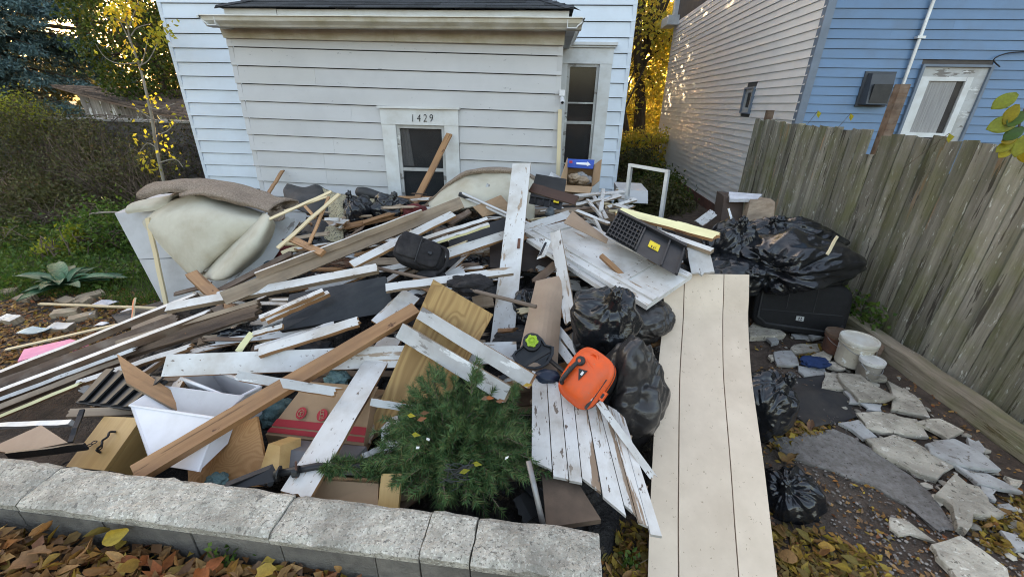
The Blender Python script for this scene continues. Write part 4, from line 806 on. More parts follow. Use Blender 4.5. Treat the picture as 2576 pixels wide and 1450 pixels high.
# white plank door (tongue and groove), each plank a part
ptop = [(1338, 930), (1375, 946), (1408, 962), (1440, 975), (1470, 988), (1502, 1002), (1528, 1018), (1552, 1032), (1572, 1050)]
pbot = [(1336, 1166), (1390, 1184), (1430, 1192), (1464, 1200), (1514, 1236), (1576, 1292), (1606, 1312), (1632, 1326), (1664, 1338)]
TA, TB, TC, TD = py(1338, 930, 1.98), py(1336, 1152, 1.47), py(1662, 1336, 1.18), py(1572, 1050, 1.83)
pd = thing('plank_door', 'white beadboard door with peeling planks sloping under the orange vacuum', 'door', (TA+TC)/2)
pn = (TB-TA).cross(TC-TA).normalized(); pn = pn if pn.z > 0 else -pn; pc = (TA+TB+TC+TD)/4
pn2 = (TC-TB).cross(TD-TC).normalized()
def onp(x, y): d = ray(x, y); t = (pc-CAM).dot(pn)/d.dot(pn); return CAM+d*t
rs2 = random.Random(9)
for i in range(8):
    a0, a1, b1, b0 = onp(*ptop[i]), onp(*ptop[i+1]), onp(*pbot[i+1]), onp(*pbot[i])
    g0 = (a1-a0)*.03; g1 = (b1-b0)*.03
    ln = rs2.uniform(-.04, .03); dr = (b0-a0).normalized(); k0 = len([0]); hgt = rs2.uniform(-.004, .003)
    q = [a0+g0, a1-g0, b1-g1+dr*ln, b0+g1+dr*(ln+rs2.uniform(-.02, .02))]; q = [p+pn*hgt for p in q]
    vs, fs = plate(q, .024); 
    if ((q[1]-q[0]).cross(q[3]-q[0])).dot(pn) < 0: vs, fs = plate(q[::-1], .024)
    mk('plank', vs, fs, [WORN, WOOD], pd, [1, 0, 0, 0, 0, 0], frame=(pc, dr, pn))
for u in (.25, .72):
    a, b = onp(*ptop[0]).lerp(onp(*pbot[0]), u), onp(*ptop[8]).lerp(onp(*pbot[8]), u); d = (b-a).normalized(); s_ = pn.cross(d)
    solid('brace', TANWOOD, pd, obox((a+b)/2-pn*.042, d, s_, pn, (b-a).length*.94, .1, .024), frame=(pc, d, pn))
# the long beige panelling sheet, bent over the heap
rows = []
for (xl, yl, xr, yr, D) in ((1672, 687, 1885, 690, 2.92), (1670, 745, 1884, 747, 2.90), (1668, 805, 1882, 806, 2.86), (1656, 925, 1889, 930, 2.64), (1648, 1040, 1904, 1045, 2.43), (1641, 1170, 1922, 1172, 2.23), (1634, 1320, 1940, 1324, 2.06), (1630, 1460, 1957, 1462, 1.935), (1622, 1700, 1985, 1702, 1.72)):
    f = lambda x, y: CAM+ray(x, y)*(D/FPX)
    rows.append([f(lerp(xl, xr, k/3), lerp(yl, yr, k/3)) for k in range(4)])
PS = thing('panelling_sheet', 'long beige grooved panelling sheet bent down over the heap', 'panelling', rows[4][1])
gr_ = (0, .245, .70, 1.0)
for a, b in zip(gr_, gr_[1:]):        # the sheet between its grooves
    def at(r, u):
        c = catmull(r, 8); k = u*(len(c)-1); i = min(int(k), len(c)-2); return c[i].lerp(c[i+1], k-i)
    e = .005
    rr = [[at(r, lerp(a+(e if a > 0 else 0), b-(e if b < 1 else 0), k/2)) for k in range(3)] for r in rows]
    vs, fs, _ = sheet(rr, 5, .006); mk('strip', vs, fs, PANEL, PS, smooth=False)
rr = [[at(r, u) for u in (.01, .5, .99)] for r in rows]
vs, fs, _ = sheet(rr, 5, .004); off = V((0, .004, -.004)); mk('backing', [v+off for v in vs], fs, DARKWOOD, PS)
# ================================================================ CARPETS, FOAM, BAGS, BOXES
def R3(*q): return [pt(k) for k in q]
def sh_(name, m, parent, rows, n=6, t=.012, jit=.0, back=None, sc=6):
    vs, fs, k = sheet(rows, n, t, jit, sc); mats = [m, back or m]; fm = [(i % 2) if i < k else 0 for i in range(len(fs))]
    return mk(name, vs, fs, mats, parent, fm, smooth=True)
# grey enamel cabinet under the carpet
F = R3((407, 760, 'y', 3.62), (640, 756, 'y', 3.50), (560, 520, 'y', 3.92), (288, 536, 'y', 3.98))
ec = thing('enamel_cabinet', 'tilted grey enamel refrigerator leaning under the folded carpet', 'refrigerator', F[0])
bk = V((.05, .5, .10)); bkn = (F[1]-F[0]).cross(F[3]-F[0]).normalized()
solid('body', GREYM, ec, hexa([p+bk for p in F], [p+bk*.06 for p in F]) if bkn.y > 0 else hexa([p+bk for p in F], [p+bk*.06 for p in F]))
def fq(u, v): return (F[0]*(1-u)+F[1]*u)*(1-v)+(F[3]*(1-u)+F[2]*u)*v
for v0, v1 in ((.0, .475), (.485, 1)): solid('door', GREYM, ec, hexa([fq(0, v0)+bk*.055, fq(1, v0)+bk*.055, fq(1, v1)+bk*.055, fq(0, v1)+bk*.055], [fq(0, v0), fq(1, v0), fq(1, v1), fq(0, v1)]))
# folded carpet on the left
cp = thing('folded_carpet', 'large folded beige carpet with pale backing outwards, slumped on the left', 'carpet', py(520, 600, 3.7))
sh_('backing_drape', CBACK, cp, [R3((395, 522, 'y', 3.95), (450, 498, 'y', 3.98), (505, 484, 'y', 3.98), (590, 512, 'y', 3.95), (668, 536, 'y', 3.9)),
    R3((372, 545, 'y', 3.80), (440, 540, 'y', 3.66), (515, 535, 'y', 3.60), (585, 545, 'y', 3.62), (655, 556, 'y', 3.70)),
    R3((362, 566, 'y', 3.72), (430, 590, 'y', 3.56), (505, 605, 'y', 3.48), (565, 598, 'y', 3.52), (620, 588, 'y', 3.62)),
    R3((408, 622, 'y', 3.62), (445, 636, 'y', 3.52), (500, 650, 'y', 3.45), (545, 640, 'y', 3.50), (580, 622, 'y', 3.60)),
    R3((470, 688, 'y', 3.50), (478, 690, 'y', 3.46), (500, 690, 'y', 3.44), (518, 676, 'y', 3.48), (534, 664, 'y', 3.58))], 6, .012, .012, CARPET, 5)
sh_('folded_flap', CBACK, cp, [R3((664, 533, 'y', 3.74), (674, 540, 'y', 3.58), (686, 552, 'y', 3.58), (694, 564, 'y', 3.75)), R3((612, 584, 'y', 3.64), (634, 592, 'y', 3.44), (660, 606, 'y', 3.44), (676, 615, 'y', 3.66)),
    R3((558, 638, 'y', 3.56), (582, 650, 'y', 3.34), (614, 662, 'y', 3.34), (644, 660, 'y', 3.58)), R3((508, 690, 'y', 3.50), (530, 702, 'y', 3.28), (566, 702, 'y', 3.26), (602, 690, 'y', 3.5)), R3((514, 684, 'y', 3.58), (534, 692, 'y', 3.5), (566, 692, 'y', 3.48), (598, 684, 'y', 3.58))], 6, .012, .012)
def fold(pts, r0, r1, name, m, sq=.7, a0=-.4, a1=4.4, b=None):
    P = catmull(pts, 5); rows = []
    for i, c in enumerate(P):
        d = (P[min(i+1, len(P)-1)]-P[max(i-1, 0)]).normalized(); s_ = d.cross(V((0, 0, 1))).normalized(); u_ = s_.cross(d); r = lerp(r0, r1, i/(len(P)-1))*(1+.25*noise.noise(c*5))
        rows.append([c+s_*(math.cos(t)*r*1.75)+u_*(math.sin(t)*r*sq*(1+.35*noise.noise(c*4+V((t, 0, 0))))) for t in np.linspace(a0, a1, 13)])
    return sh_(name, m, cp, rows, 1, .014, .012, b)
fold(R3((400, 482, 'y', 4.0), (470, 466, 'y', 4.02), (560, 478, 'y', 4.0), (640, 500, 'y', 3.95), (716, 520, 'y', 3.9)), .15, .11, 'pile_fold', CARPET, .52)
fold(R3((478, 486, 'y', 3.85), (540, 480, 'y', 3.86), (620, 500, 'y', 3.82), (690, 524, 'y', 3.8)), .085, .06, 'pile_fold', CARPET, .45)
fold(R3((352, 522, 'y', 4.02), (400, 515, 'y', 4.05), (450, 505, 'y', 4.1)), .11, .09, 'pile_fold', CBACK, .6)
sh_('pile_corner', CARPET, cp, [R3((680, 512, 'y', 3.9), (712, 520, 'y', 3.92)), R3((674, 536, 'y', 3.8), (716, 545, 'y', 3.82)), R3((672, 555, 'y', 3.75), (700, 556, 'y', 3.78))], 5, .02, .02)
# carpet arch on the right
ca = thing('carpet_arch', 'beige carpet piece arched up beside the numbered window', 'carpet', py(1190, 520, 4.6))
sh_('backing', CBACK, ca, [R3((1062, 548, 'y', 4.3), (1128, 530, 'y', 4.25), (1200, 520, 'y', 4.25), (1290, 530, 'y', 4.3), (1345, 560, 'y', 4.3)),
    R3((1060, 532, 'y', 4.55), (1120, 492, 'y', 4.45), (1195, 470, 'y', 4.45), (1290, 472, 'y', 4.5), (1345, 500, 'y', 4.5)),
    R3((1068, 520, 'y', 4.75), (1130, 464, 'y', 4.72), (1190, 434, 'y', 4.72), (1295, 434, 'y', 4.75), (1345, 455, 'y', 4.8))], 7, .012, .03)
sh_('pile_top', CARPET, ca, [R3((1068, 517, 'y', 4.74), (1130, 460, 'y', 4.70), (1190, 430, 'y', 4.70), (1295, 429, 'y', 4.73), (1345, 450, 'y', 4.78)),
    R3((1074, 510, 'y', 4.9), (1134, 452, 'y', 4.9), (1194, 424, 'y', 4.92), (1300, 424, 'y', 4.95), (1350, 446, 'y', 5.0)),
    R3((1082, 520, 'y', 5.2), (1140, 462, 'y', 5.2), (1200, 436, 'y', 5.25), (1305, 436, 'y', 5.3), (1355, 455, 'y', 5.3))], 6, .02, .012)
sh_('pile_edge', CARPET, ca, [R3((1128, 468, 'y', 4.66), (1188, 438, 'y', 4.66), (1300, 436, 'y', 4.7)), R3((1130, 458, 'y', 4.64), (1190, 428, 'y', 4.64), (1300, 428, 'y', 4.68)), R3((1133, 456, 'y', 4.8), (1193, 425, 'y', 4.8), (1302, 424, 'y', 4.85))], 6, .02, .01)
panel('torn_board', 'torn tan board inside the carpet arch', 'board', [(1205, 520, 'y', 4.3), (1225, 460, 'y', 4.5), (1290, 505, 'y', 4.45), (1280, 540, 'y', 4.25)], .015, GREYP, edge=WOOD)
panel('cardboard_piece', 'bent cardboard piece under the aluminium poles', 'cardboard', [(1190, 520, 'y', 4.1), (1260, 490, 'y', 4.3), (1290, 525, 'y', 4.2), (1215, 545, 'y', 4.0)], .008, CARD, bow=.03, n=4)
# foam underlay: black rubber one side, speckled foam on the other
fu = thing('foam_underlay', 'black and speckled foam underlay folded against the porch wall', 'underlay', py(800, 540, 4.6))
sh_('fold', RUBBER, fu, [R3((716, 512, 'y', 4.75), (745, 525, 'y', 4.6), (790, 540, 'y', 4.5), (830, 540, 'y', 4.5)), R3((714, 478, 'y', 4.9), (752, 490, 'y', 4.75), (795, 492, 'y', 4.7), (828, 505, 'y', 4.7)), R3((722, 462, 'y', 5.1), (760, 470, 'y', 5.0), (800, 464, 'y', 5.0), (826, 480, 'y', 5.0))], 6, .03, .02, FOAM)
sh_('fold', RUBBER, fu, [R3((752, 560, 'y', 4.35), (800, 552, 'y', 4.3), (835, 560, 'y', 4.3)), R3((762, 590, 'y', 4.15), (800, 585, 'y', 4.05), (832, 590, 'y', 4.1)), R3((778, 615, 'y', 4.0), (808, 612, 'y', 3.95), (840, 612, 'y', 4.0))], 6, .03, .015, FOAM)
sh_('speckled_drape', FOAM, fu, [R3((802, 468, 'y', 5.0), (840, 482, 'y', 4.9), (900, 494, 'y', 4.9), (945, 500, 'y', 4.95)), R3((824, 506, 'y', 4.65), (850, 508, 'y', 4.5), (880, 520, 'y', 4.5), (930, 520, 'y', 4.7)), R3((826, 545, 'y', 4.4), (852, 550, 'y', 4.28), (880, 555, 'y', 4.3), (900, 550, 'y', 4.5)), R3((828, 568, 'y', 4.3), (850, 580, 'y', 4.2), (868, 582, 'y', 4.22), (878, 575, 'y', 4.4))], 5, .03, .015, RUBBER)
sh_('speckled_end', FOAM, fu, [R3((795, 590, 'y', 4.1), (830, 566, 'y', 4.2), (862, 575, 'y', 4.2)), R3((806, 596, 'y', 4.02), (835, 585, 'y', 4.06), (864, 592, 'y', 4.1)), R3((840, 608, 'y', 3.98), (850, 606, 'y', 4.0), (866, 606, 'y', 4.04))], 5, .03, .012, RUBBER)
rl = catmull(R3((902, 482, 'y', 5.1), (950, 492, 'y', 5.0), (1010, 515, 'y', 4.9)), 4); solid('rolled_edge', RUBBER, fu, tube(rl, [.06+.01*math.sin(i) for i in range(len(rl))], 12), smooth=True)
# ---- bags
def bag(label, x, y, Y, rx, ry, rz, seed, knot=V((0, -.4, 1)), m=None, crease=.16, name='rubbish_bag', amp=.2, tie=True, flat=None):
    c = py(x, y, Y); t = thing(name, label, 'rubbish bag', c-V((0, 0, rz*.8)))
    vs, fs = blob(c, (rx, ry, rz), seed, 6, amp, 1.5, crease, knot if tie else None, flat); solid('sack', m or BAG, t, (vs, fs), smooth=True)
    if tie:
        k = knot.normalized(); e = V((k.x*rx, k.y*ry, k.z*rz))*1.12
        vs, fs = blob(c+e*1.12, (rx*.16, ry*.16, rz*.2), seed+5, 4, .5, 2.2, .35); solid('tied_neck', m or BAG, t, (vs, fs), smooth=True)
    return t
bag('tied black rubbish bag bulging behind the orange vacuum', 1520, 815, 2.30, .20, .19, .235, 1, V((.12, -.55, 1)), amp=.26)
bag('dusty grey rubbish bag sagging below the orange vacuum', 1578, 1005, 2.0, .19, .2, .33, 2, V((.15, -.3, 1)), BAGG, .3, tie=False, amp=.42)
bag('knotted black rubbish bag behind the black crate near the fence', 1838, 622, 4.25, .23, .22, .27, 3, V((0, -.5, 1)), crease=.28)
bag('big black rubbish bag draped over the suitcase', 1995, 655, 4.05, .46, .38, .25, 4, V((-1, -.7, -.2)), crease=.34, amp=.3)
bag('flat black rubbish bag behind the draped bag by the fence', 1985, 598, 4.6, .46, .32, .19, 5, V((-.4, -.2, 1)), crease=.4)
bag('small shiny black bag under the knotted bag', 1845, 690, 4.0, .32, .25, .2, 6, V((0, -1, .3)), crease=.2, tie=False)
bag('knotted black bag half hidden by the panelling sheet', 1915, 1020, 2.38, .19, .18, .23, 7, V((.45, -.2, 1)), crease=.22)
bag('lower black rubbish bag on leaves right of the panelling', 1985, 1255, 1.80, .15, .15, .165, 8, V((-.6, -.3, 1)), crease=.34, amp=.3)
bag('torn black bag hanging over the speckled foam', 905, 545, 4.45, .17, .2, .22, 9, V((-.3, -.3, 1)), crease=.3, amp=.35)
bag('crumpled black bag beside the leaning batten', 985, 530, 4.6, .22, .2, .17, 10, V((.3, -.3, 1)), crease=.3, amp=.35)
bag('small wrinkled black bag behind the white hardboard', 1325, 780, 2.85, .12, .12, .16, 11, V((0, -.3, 1)), crease=.35, amp=.35, tie=False)
bag('dark dusty bag tucked under the white panel door', 1620, 800, 2.6, .2, .2, .14, 12, V((0, -.3, 1)), BAGG, .25, tie=False)
bd('stick', 'thin pale stick lying on the draped black bag', (2082, 640, 'y', 3.60), (2108, 594, 'y', 3.68), 7, .01, CREAM, CREAM, FR, cat='stick')
# suitcase
c = py(2000, 775, 3.92); su = thing('suitcase', 'black fabric suitcase standing under the draped bag', 'suitcase', V((c.x, c.y, .05)))
X_, Z_ = V((.96, -.22, 0)).normalized(), V((-.02, .12, 1)).normalized(); Y_ = Z_.cross(X_)
def rbox(c, X, Y, Z, a, b, h, e=3.2, k=28, lay=((.86, -.5), (.97, -.46), (1, -.35), (1, .35), (.97, .46), (.86, .5))):
    vs, fs = [], []
    for s_, hh in lay:
        for j in range(k):
            t = 2*math.pi*j/k; cx, sx = math.cos(t), math.sin(t)
            vs.append(c+X*(a/2*s_*math.copysign(abs(cx)**(2/e), cx))+Z*(h/2*s_*math.copysign(abs(sx)**(2/e), sx))+Y*(b*hh))
    for i in range(len(lay)-1):
        for j in range(k): fs.append([i*k+j, i*k+(j+1) % k, (i+1)*k+(j+1) % k, (i+1)*k+j])
    fs.append(list(range(k))[::-1]); fs.append([(len(lay)-1)*k+j for j in range(k)]); return vs, [f[::-1] for f in fs]
c = V((c.x, c.y, .30)); solid('shell', SUITC, su, rbox(c, X_, Y_, Z_, .82, .30, .54, 5), smooth=True)
f0 = c-Y_*.152
for dx in (-.13, .10): solid('piping', RUBBER, su, tube([f0+X_*dx+Z_*.24, f0+X_*dx-Z_*.02], .004, 6))
solid('piping', RUBBER, su, tube([f0-X_*.36+Z_*.18, f0-X_*.36-Z_*.14, f0-X_*.28-Z_*.20, f0+X_*.30-Z_*.20, f0+X_*.37-Z_*.12], .013, 6)); solid('piping', RUBBER, su, tube([f0-X_*.34-Z_*.06, f0+X_*.34-Z_*.02], .005, 6))
solid('badge', ALU, su, obox(f0-X_*.0-Z_*.10-Y_*.006, X_, Y_, Z_, .065, .012, .045)); solid('emblem', BLACKP, su, *[obox(f0-X_*(.0+dx)-Z_*(.10+dz)-Y_*.013, X_, Y_, Z_, .011, .004, .011) for dx in (-.009, .009) for dz in (-.009, .009)])
# black storage crate with yellow sticker
def facebox(name, label, cat, F, depth, m, t=None):
    o = thing(name, label, cat, sum(F, V())/4); vs, fs = hexa([p+depth for p in F], F); nn = (F[1]-F[0]).cross(F[3]-F[0])
    if nn.dot(depth) > 0: fs = [f[::-1] for f in fs]
    solid('body', m, o, (vs, fs)); return o
F = R3((1522, 590, 'y', 3.05), (1704, 694, 'y', 2.62), (1735, 618, 'y', 2.85), (1554, 534, 'y', 3.35)); F[2] = F[1]+F[3]-F[0]; cr_ = facebox('storage_crate', 'black ribbed storage crate with yellow sticker lying on its side', 'crate', F, V((.12, .32, -.06)), BLACKP)
fn = (F[1]-F[0]).cross(F[3]-F[0]).normalized(); fn = fn if fn.dot(toc(F[0])) > 0 else -fn
def fq(u, v, h=0): return (F[0]*(1-u)+F[1]*u)*(1-v)+(F[3]*(1-u)+F[2]*u)*v+fn*h
def slabq(u0, u1, v0, v1, h0, h1): return hexa([fq(u0, v0, h0), fq(u1, v0, h0), fq(u1, v1, h0), fq(u0, v1, h0)], [fq(u0, v0, h1), fq(u1, v0, h1), fq(u1, v1, h1), fq(u0, v1, h1)])
for i in range(9): u = .015+i*.048; solid('rib', BLACKP, cr_, slabq(u, u+.012, .02, .98, .001, .018))
for i in range(6): v = .06+i*.16; solid('rib', BLACKP, cr_, slabq(.01, .42, v, v+.03, .001, .014))
for u in (.43, .78, .97): solid('rib', BLACKP, cr_, slabq(u, u+.02, .0, 1, .001, .02))
solid('rim', BLACKP, cr_, slabq(0, 1, .93, 1.02, .001, .03)); solid('sticker', YEL, cr_, slabq(.56, .70, .38, .62, .002, .005)); solid('sticker_print', BLACKI, cr_, slabq(.60, .612, .40, .48, .0055, .0065), slabq(.63, .642, .40, .46, .0055, .0065), slabq(.655, .66, .42, .5, .0055, .0065))
bd('board', 'pale yellow painted board lying on the black crate', (1556, 528, 'y', 3.55), (1800, 592, 'y', 2.95), 30, .025, YELB, WOOD, V((0, -.45, 1)), jag=(0, .02))
bd('board', 'second yellow board end beside the pale yellow board', (1700, 560, 'y', 3.25), (1808, 590, 'y', 3.05), 20, .02, YELB, TANWOOD, V((0, -.45, 1)))
bd('board', 'long white board beneath the yellow boards', (1566, 548, 'y', 3.42), (1792, 628, 'y', 2.85), 15, .03, WHITE, TANWOOD, V((0, -.5, 1)))
bd('drywall_scrap', 'dirty white drywall scrap below the yellow boards', (1755, 622, 'y', 2.95), (1768, 684, 'y', 2.75), 50, .015, WORN, WORN, V((-.2, -1, .2)), jag=(.02, .03))
bd('pipe_end', 'dark pole end pointing out beside the black crate', (1725, 650, 'y', 3.0), (1788, 696, 'y', 2.8), 14, .03, BLACKP, BLACKP, UF, cat='pole')
# black tool case with yellow latch
F = R3((1330, 512, 'y', 4.0), (1412, 528, 'y', 3.9), (1417, 500, 'y', 4.0), (1338, 474, 'y', 4.12)); F[2] = F[1]+F[3]-F[0]; tc_ = facebox('tool_case', 'dark grey tool case with yellow latch beside the tall board', 'tool case', F, V((.03, .28, .10)), BLACKP)
fn = (F[1]-F[0]).cross(F[3]-F[0]).normalized(); fn = fn if fn.dot(toc(F[0])) > 0 else -fn
solid('lid_edge', RUBBER, tc_, slabq(0, 1, .46, .54, .001, .012)); solid('latch', YEL, tc_, slabq(.74, .90, .32, .72, .012, .022)); solid('latch_mark', BLACKI, tc_, slabq(.78, .86, .42, .58, .0225, .0245))
for u in (.15, .4, .6): solid('rib', BLACKP, tc_, slabq(u, u+.05, .04, .44, .001, .012))
c = py(1382, 528, 3.85); tag(solid('water_bottle', mat('bottle_grey', (.07, .085, .10), rough=.3, bump=.1), None, lathe(c+V((0, 0, -.06)), V((.2, .3, 1)), [(.02, 0), (.045, .01), (.045, .05), (.03, .07), (.02, .09)], 14), smooth=True), 'grey rounded bottle end below the tool case', 'bottle')
# aluminium poles
ap = thing('crutch', 'pair of aluminium crutch tubes lying behind the tall board', 'crutch', py(1280, 540, 3.9))
for dx, dy in ((0, 0), (8, 12)): solid('tube', ALU, ap, tube(R3((1164+dx, 486+dy, 'y', 4.30), (1396+dx, 592+dy, 'y', 3.55)), .014, 10))
solid('grip', RUBBER, ap, tube(R3((1156, 488, 'y', 4.32), (1188, 500, 'y', 4.28)), .026, 10)); solid('foot', WPLAS, ap, tube(R3((1390, 590, 'y', 3.56), (1404, 596, 'y', 3.52)), .022, 10)); solid('grip', BLACKP, ap, tube(R3((1325, 566, 'y', 3.75), (1372, 588, 'y', 3.62)), .02, 10))
# storm window frame
c0 = py(1592, 505, 4.55); X_, Z_ = (py(1680, 428, 4.45)-py(1587, 412, 4.7)).normalized(), V((0, .08, 1)).normalized(); Wd = (py(1680, 428, 4.45)-py(1587, 412, 4.7)).length
P0 = py(1587, 412, 4.7); sf = thing('storm_window_frame', 'empty aluminium storm window frame standing behind the heap', 'window frame', P0-Z_*.62); Y_ = Z_.cross(X_)
for a, b, l in ((P0, P0-Z_*.66, 0), (P0+X_*Wd, P0+X_*Wd-Z_*.66, 0)): solid('stile', ALU, sf, obox((a+b)/2, X_, Y_, Z_, .034, .05, .66))
for zz in (0, -.64): solid('frame_rail', ALU, sf, obox(P0+X_*(Wd/2)+Z_*(zz-.012), X_, Y_, Z_, Wd+.034, .054, .03))
# grey drawer behind the scraps
F = R3((1556, 508, 'y', 5.0), (1630, 512, 'y', 4.9), (1630, 480, 'y', 5.0), (1556, 476, 'y', 5.1)); facebox('grey_cabinet', 'low blue-grey cabinet behind the white trim scraps', 'cabinet', F, V((0, .4, .02)), GREYM)
bd('board', 'weathered white board lying on the blue-grey cabinet', (1550, 474, 'y', 5.15), (1628, 482, 'y', 5.05), 14, .02, WORN, TANWOOD, UP)
# open cardboard box with blue package
O = R3((1424, 466, 'y', 5.15), (1490, 470, 'y', 5.15), (1496, 414, 'y', 5.42), (1428, 411, 'y', 5.42)); ob = thing('open_box', 'open cardboard box with packing and blue carton below the side window', 'box', sum(O, V())/4-V((0, 0, .2)))
dn = -((O[1]-O[0]).cross(O[3]-O[0]).normalized()); dn = dn if dn.z < 0 else -dn; dn = dn*.26
for i in range(4):
    a, b = O[i], O[(i+1) % 4]; m_ = (a+b)/2; inn = (sum(O, V())/4-m_).normalized()*.006; solid('side', CARD, ob, hexa([a, b, b+inn, a+inn], [a+dn, b+dn, b+inn+dn, a+inn+dn]))
solid('bottom', CARD, ob, hexa([p+dn for p in O], [p+dn*.97 for p in O]))
for a, b, c, d, y0, y1 in ((O[0], O[3], (1428, 396), (1410, 452), 5.3, 5.0), (O[1], O[2], (1514, 401), (1508, 455), 5.3, 5.05), (O[0], O[1], (1484, 487), (1413, 481), 4.98, 4.98)):
    if c[1] > 480: q = [a, b, py(*c, y0), py(*d, y1)]
    else: q = [a, b, py(*c, y0), py(*d, y1)]
    solid('flap', CARD, ob, plate(q, .005))
solid('blue_flap', BLUEC, ob, plate(R3((1424, 420, 'y', 5.36), (1492, 424, 'y', 5.36), (1496, 402, 'y', 5.46), (1426, 399, 'y', 5.46)), .01))
solid('print', WPLAS, ob, plate(R3((1450, 413, 'y', 5.34), (1478, 415, 'y', 5.34), (1479, 409, 'y', 5.36), (1450, 408, 'y', 5.36)), .002), plate(R3((1476, 418, 'y', 5.335), (1486, 414, 'y', 5.335), (1478, 406, 'y', 5.355), (1477, 412, 'y', 5.345)), .002)); solid('print_mark', REDPR, ob, plate(R3((1432, 410, 'y', 5.345), (1440, 410, 'y', 5.345), (1440, 404, 'y', 5.37), (1432, 404, 'y', 5.37)), .002))
oc = sum(O, V())/4+dn*.35
for i in range(5): vs, fs = blob(oc+V((.09*math.cos(i*1.3), .05*math.sin(i*1.3), .03*(i % 2))), (.07, .06, .05), i+40, 4, .4, 2, .4); solid('crumpled_packing', CLEAR if i < 2 else TANWOOD, ob, (vs, fs), smooth=True)
# cardboard / particle boxes by the fence
F = R3((1872, 572, 'y', 4.9), (1944, 580, 'y', 4.75), (1950, 508, 'y', 4.95), (1888, 502, 'y', 5.1)); facebox('wooden_crate', 'brown open-sided wooden box against the fence', 'box', F, V((.02, .16, .01)), TANWOOD)
F = R3((1812, 560, 'y', 5.1), (1864, 564, 'y', 5.1), (1872, 500, 'y', 5.25), (1822, 494, 'y', 5.25)); b2 = facebox('particle_box', 'dark brown box with torn white top beside the fence box', 'box', F, V((.0, .25, .02)), mat('dark_box', (.075, .05, .038), (.05, .035, .027), 8, rough=.8, bump=.2))
solid('torn_top', WHITEC, b2, plate(R3((1836, 500, 'y', 5.15), (1906, 500, 'y', 5.1), (1918, 488, 'y', 5.3), (1834, 482, 'y', 5.35)), .04, .01, 3))
bd('white_board', 'small white board scrap left of the fence boxes', (1760, 560, 'y', 4.6), (1795, 534, 'y', 4.8), 22, .01, WORN, WORN, UF, jag=(.03, .03))
bd('syringe_tube', 'thin white tube standing on the knotted bag', (1840, 550, 'y', 4.25), (1833, 524, 'y', 4.28), 5, .008, WPLAS, YEL, FR, cat='tube')
# ================================================================ FRONT OF THE HEAP
# orange wet-and-dry vacuum
c = py(1474, 950, 1.83); Nv = (toc(c)-cR*.42+cU*.12).normalized(); Uv = (cR*.59+cU*.81); Uv = (Uv-Nv*Uv.dot(Nv)).normalized(); Vv = Nv.cross(Uv)
sc_ = dep(c)/FPX; LU, LV = 142*sc_, 112*sc_
vc_ = thing('vacuum_cleaner', 'orange and black wet-dry vacuum lying on the white plank door', 'vacuum cleaner', c-V((0, 0, .12)))
def ring(c, s, h, sx=0): return (c, s, h)
def rlay(lay, e=3.4, k=40):
    vs, fs = [], []
    for su_, sv_, h in lay:
        for j in range(k):
            t = 2*math.pi*j/k; a, b = math.cos(t), math.sin(t)
            vs.append(c+Uv*(LU/2*su_*math.copysign(abs(a)**(2/e), a))+Vv*(LV/2*sv_*math.copysign(abs(b)**(2/e), b))+Nv*h)
    for i in range(len(lay)-1):
        for j in range(k): fs.append([i*k+j, i*k+(j+1) % k, (i+1)*k+(j+1) % k, (i+1)*k+j])
    fs.append(list(range(k))[::-1]); fs.append([(len(lay)-1)*k+j for j in range(k)]); return vs, fs
solid('tank', BLACKP, vc_, rlay([(.80, .80, -.20), (.86, .86, -.19), (.94, .94, -.06), (.95, .95, -.012)]), smooth=True)
solid('lid', ORANGE, vc_, rlay([(1.0, 1.0, -.012), (1.03, 1.03, -.004), (1.03, 1.03, .010), (.96, .96, .016), (.90, .88, .030), (.80, .76, .052), (.62, .56, .066), (.35, .3, .072)]), smooth=True)
solid('seam', BLACKP, vc_, rlay([(1.012, 1.012, -.0135), (1.035, 1.035, -.0128), (1.035, 1.035, -.0095), (1.012, 1.012, -.0088)]), smooth=True)
for k in range(4): solid('moulded_rib', ORANGE, vc_, tube(catmull([c+Uv*(LU/2*(.05+.1*k))+Vv*(LV/2*-.62)+Nv*.052, c+Uv*(LU/2*(.18+.1*k))+Vv*(LV/2*-.25)+Nv*.066, c+Uv*(LU/2*(.30+.1*k))+Vv*(LV/2*.2)+Nv*.066], 4), .004, 6), smooth=True)
solid('collar', ORANGE, vc_, rlay([(.97, .97, -.055), (.99, .99, -.05), (1.0, 1.0, -.013)]), smooth=True)
def vp(u, v, h): return c+Uv*(u*LU/2)+Vv*(v*LV/2)+Nv*h
solid('handle', BLACKP, vc_, tube(catmull([vp(-.62, .62, .03), vp(-.55, .60, .078), vp(-.2, .56, .088), vp(.2, .5, .085), vp(.34, .46, .07)], 5), .012, 10), smooth=True)
for k in range(7): solid('grip_rib', RUBBER, vc_, tube([vp(-.5+.09*k, .60-.008*k, .070), vp(-.5+.09*k, .60-.008*k, .102)], .008, 8))
solid('dial', BLACKP, vc_, lathe(vp(.42, .42, .05), Nv, [(.026, 0), (.026, .03), (.02, .038), (.006, .038)], 18), smooth=False); solid('dial_mark', ORANGE, vc_, lathe(vp(.42, .42, .0885), Nv, [(.009, 0), (.009, .002)], 12))
solid('warning_label', BLACKI, vc_, (lambda a, b, d: ([a, b, d, a-Nv*.002, b-Nv*.002, d-Nv*.002], [[0, 1, 2], [3, 5, 4], [0, 3, 4, 1], [1, 4, 5, 2], [2, 5, 3, 0]]))(vp(.18, .28, .078), vp(-.16, -.02, .078), vp(.30, -.12, .078)))
solid('label_print', TAPE, vc_, obox(vp(.12, .02, .0785), Uv, Vv, Nv, .022, .012, .002))
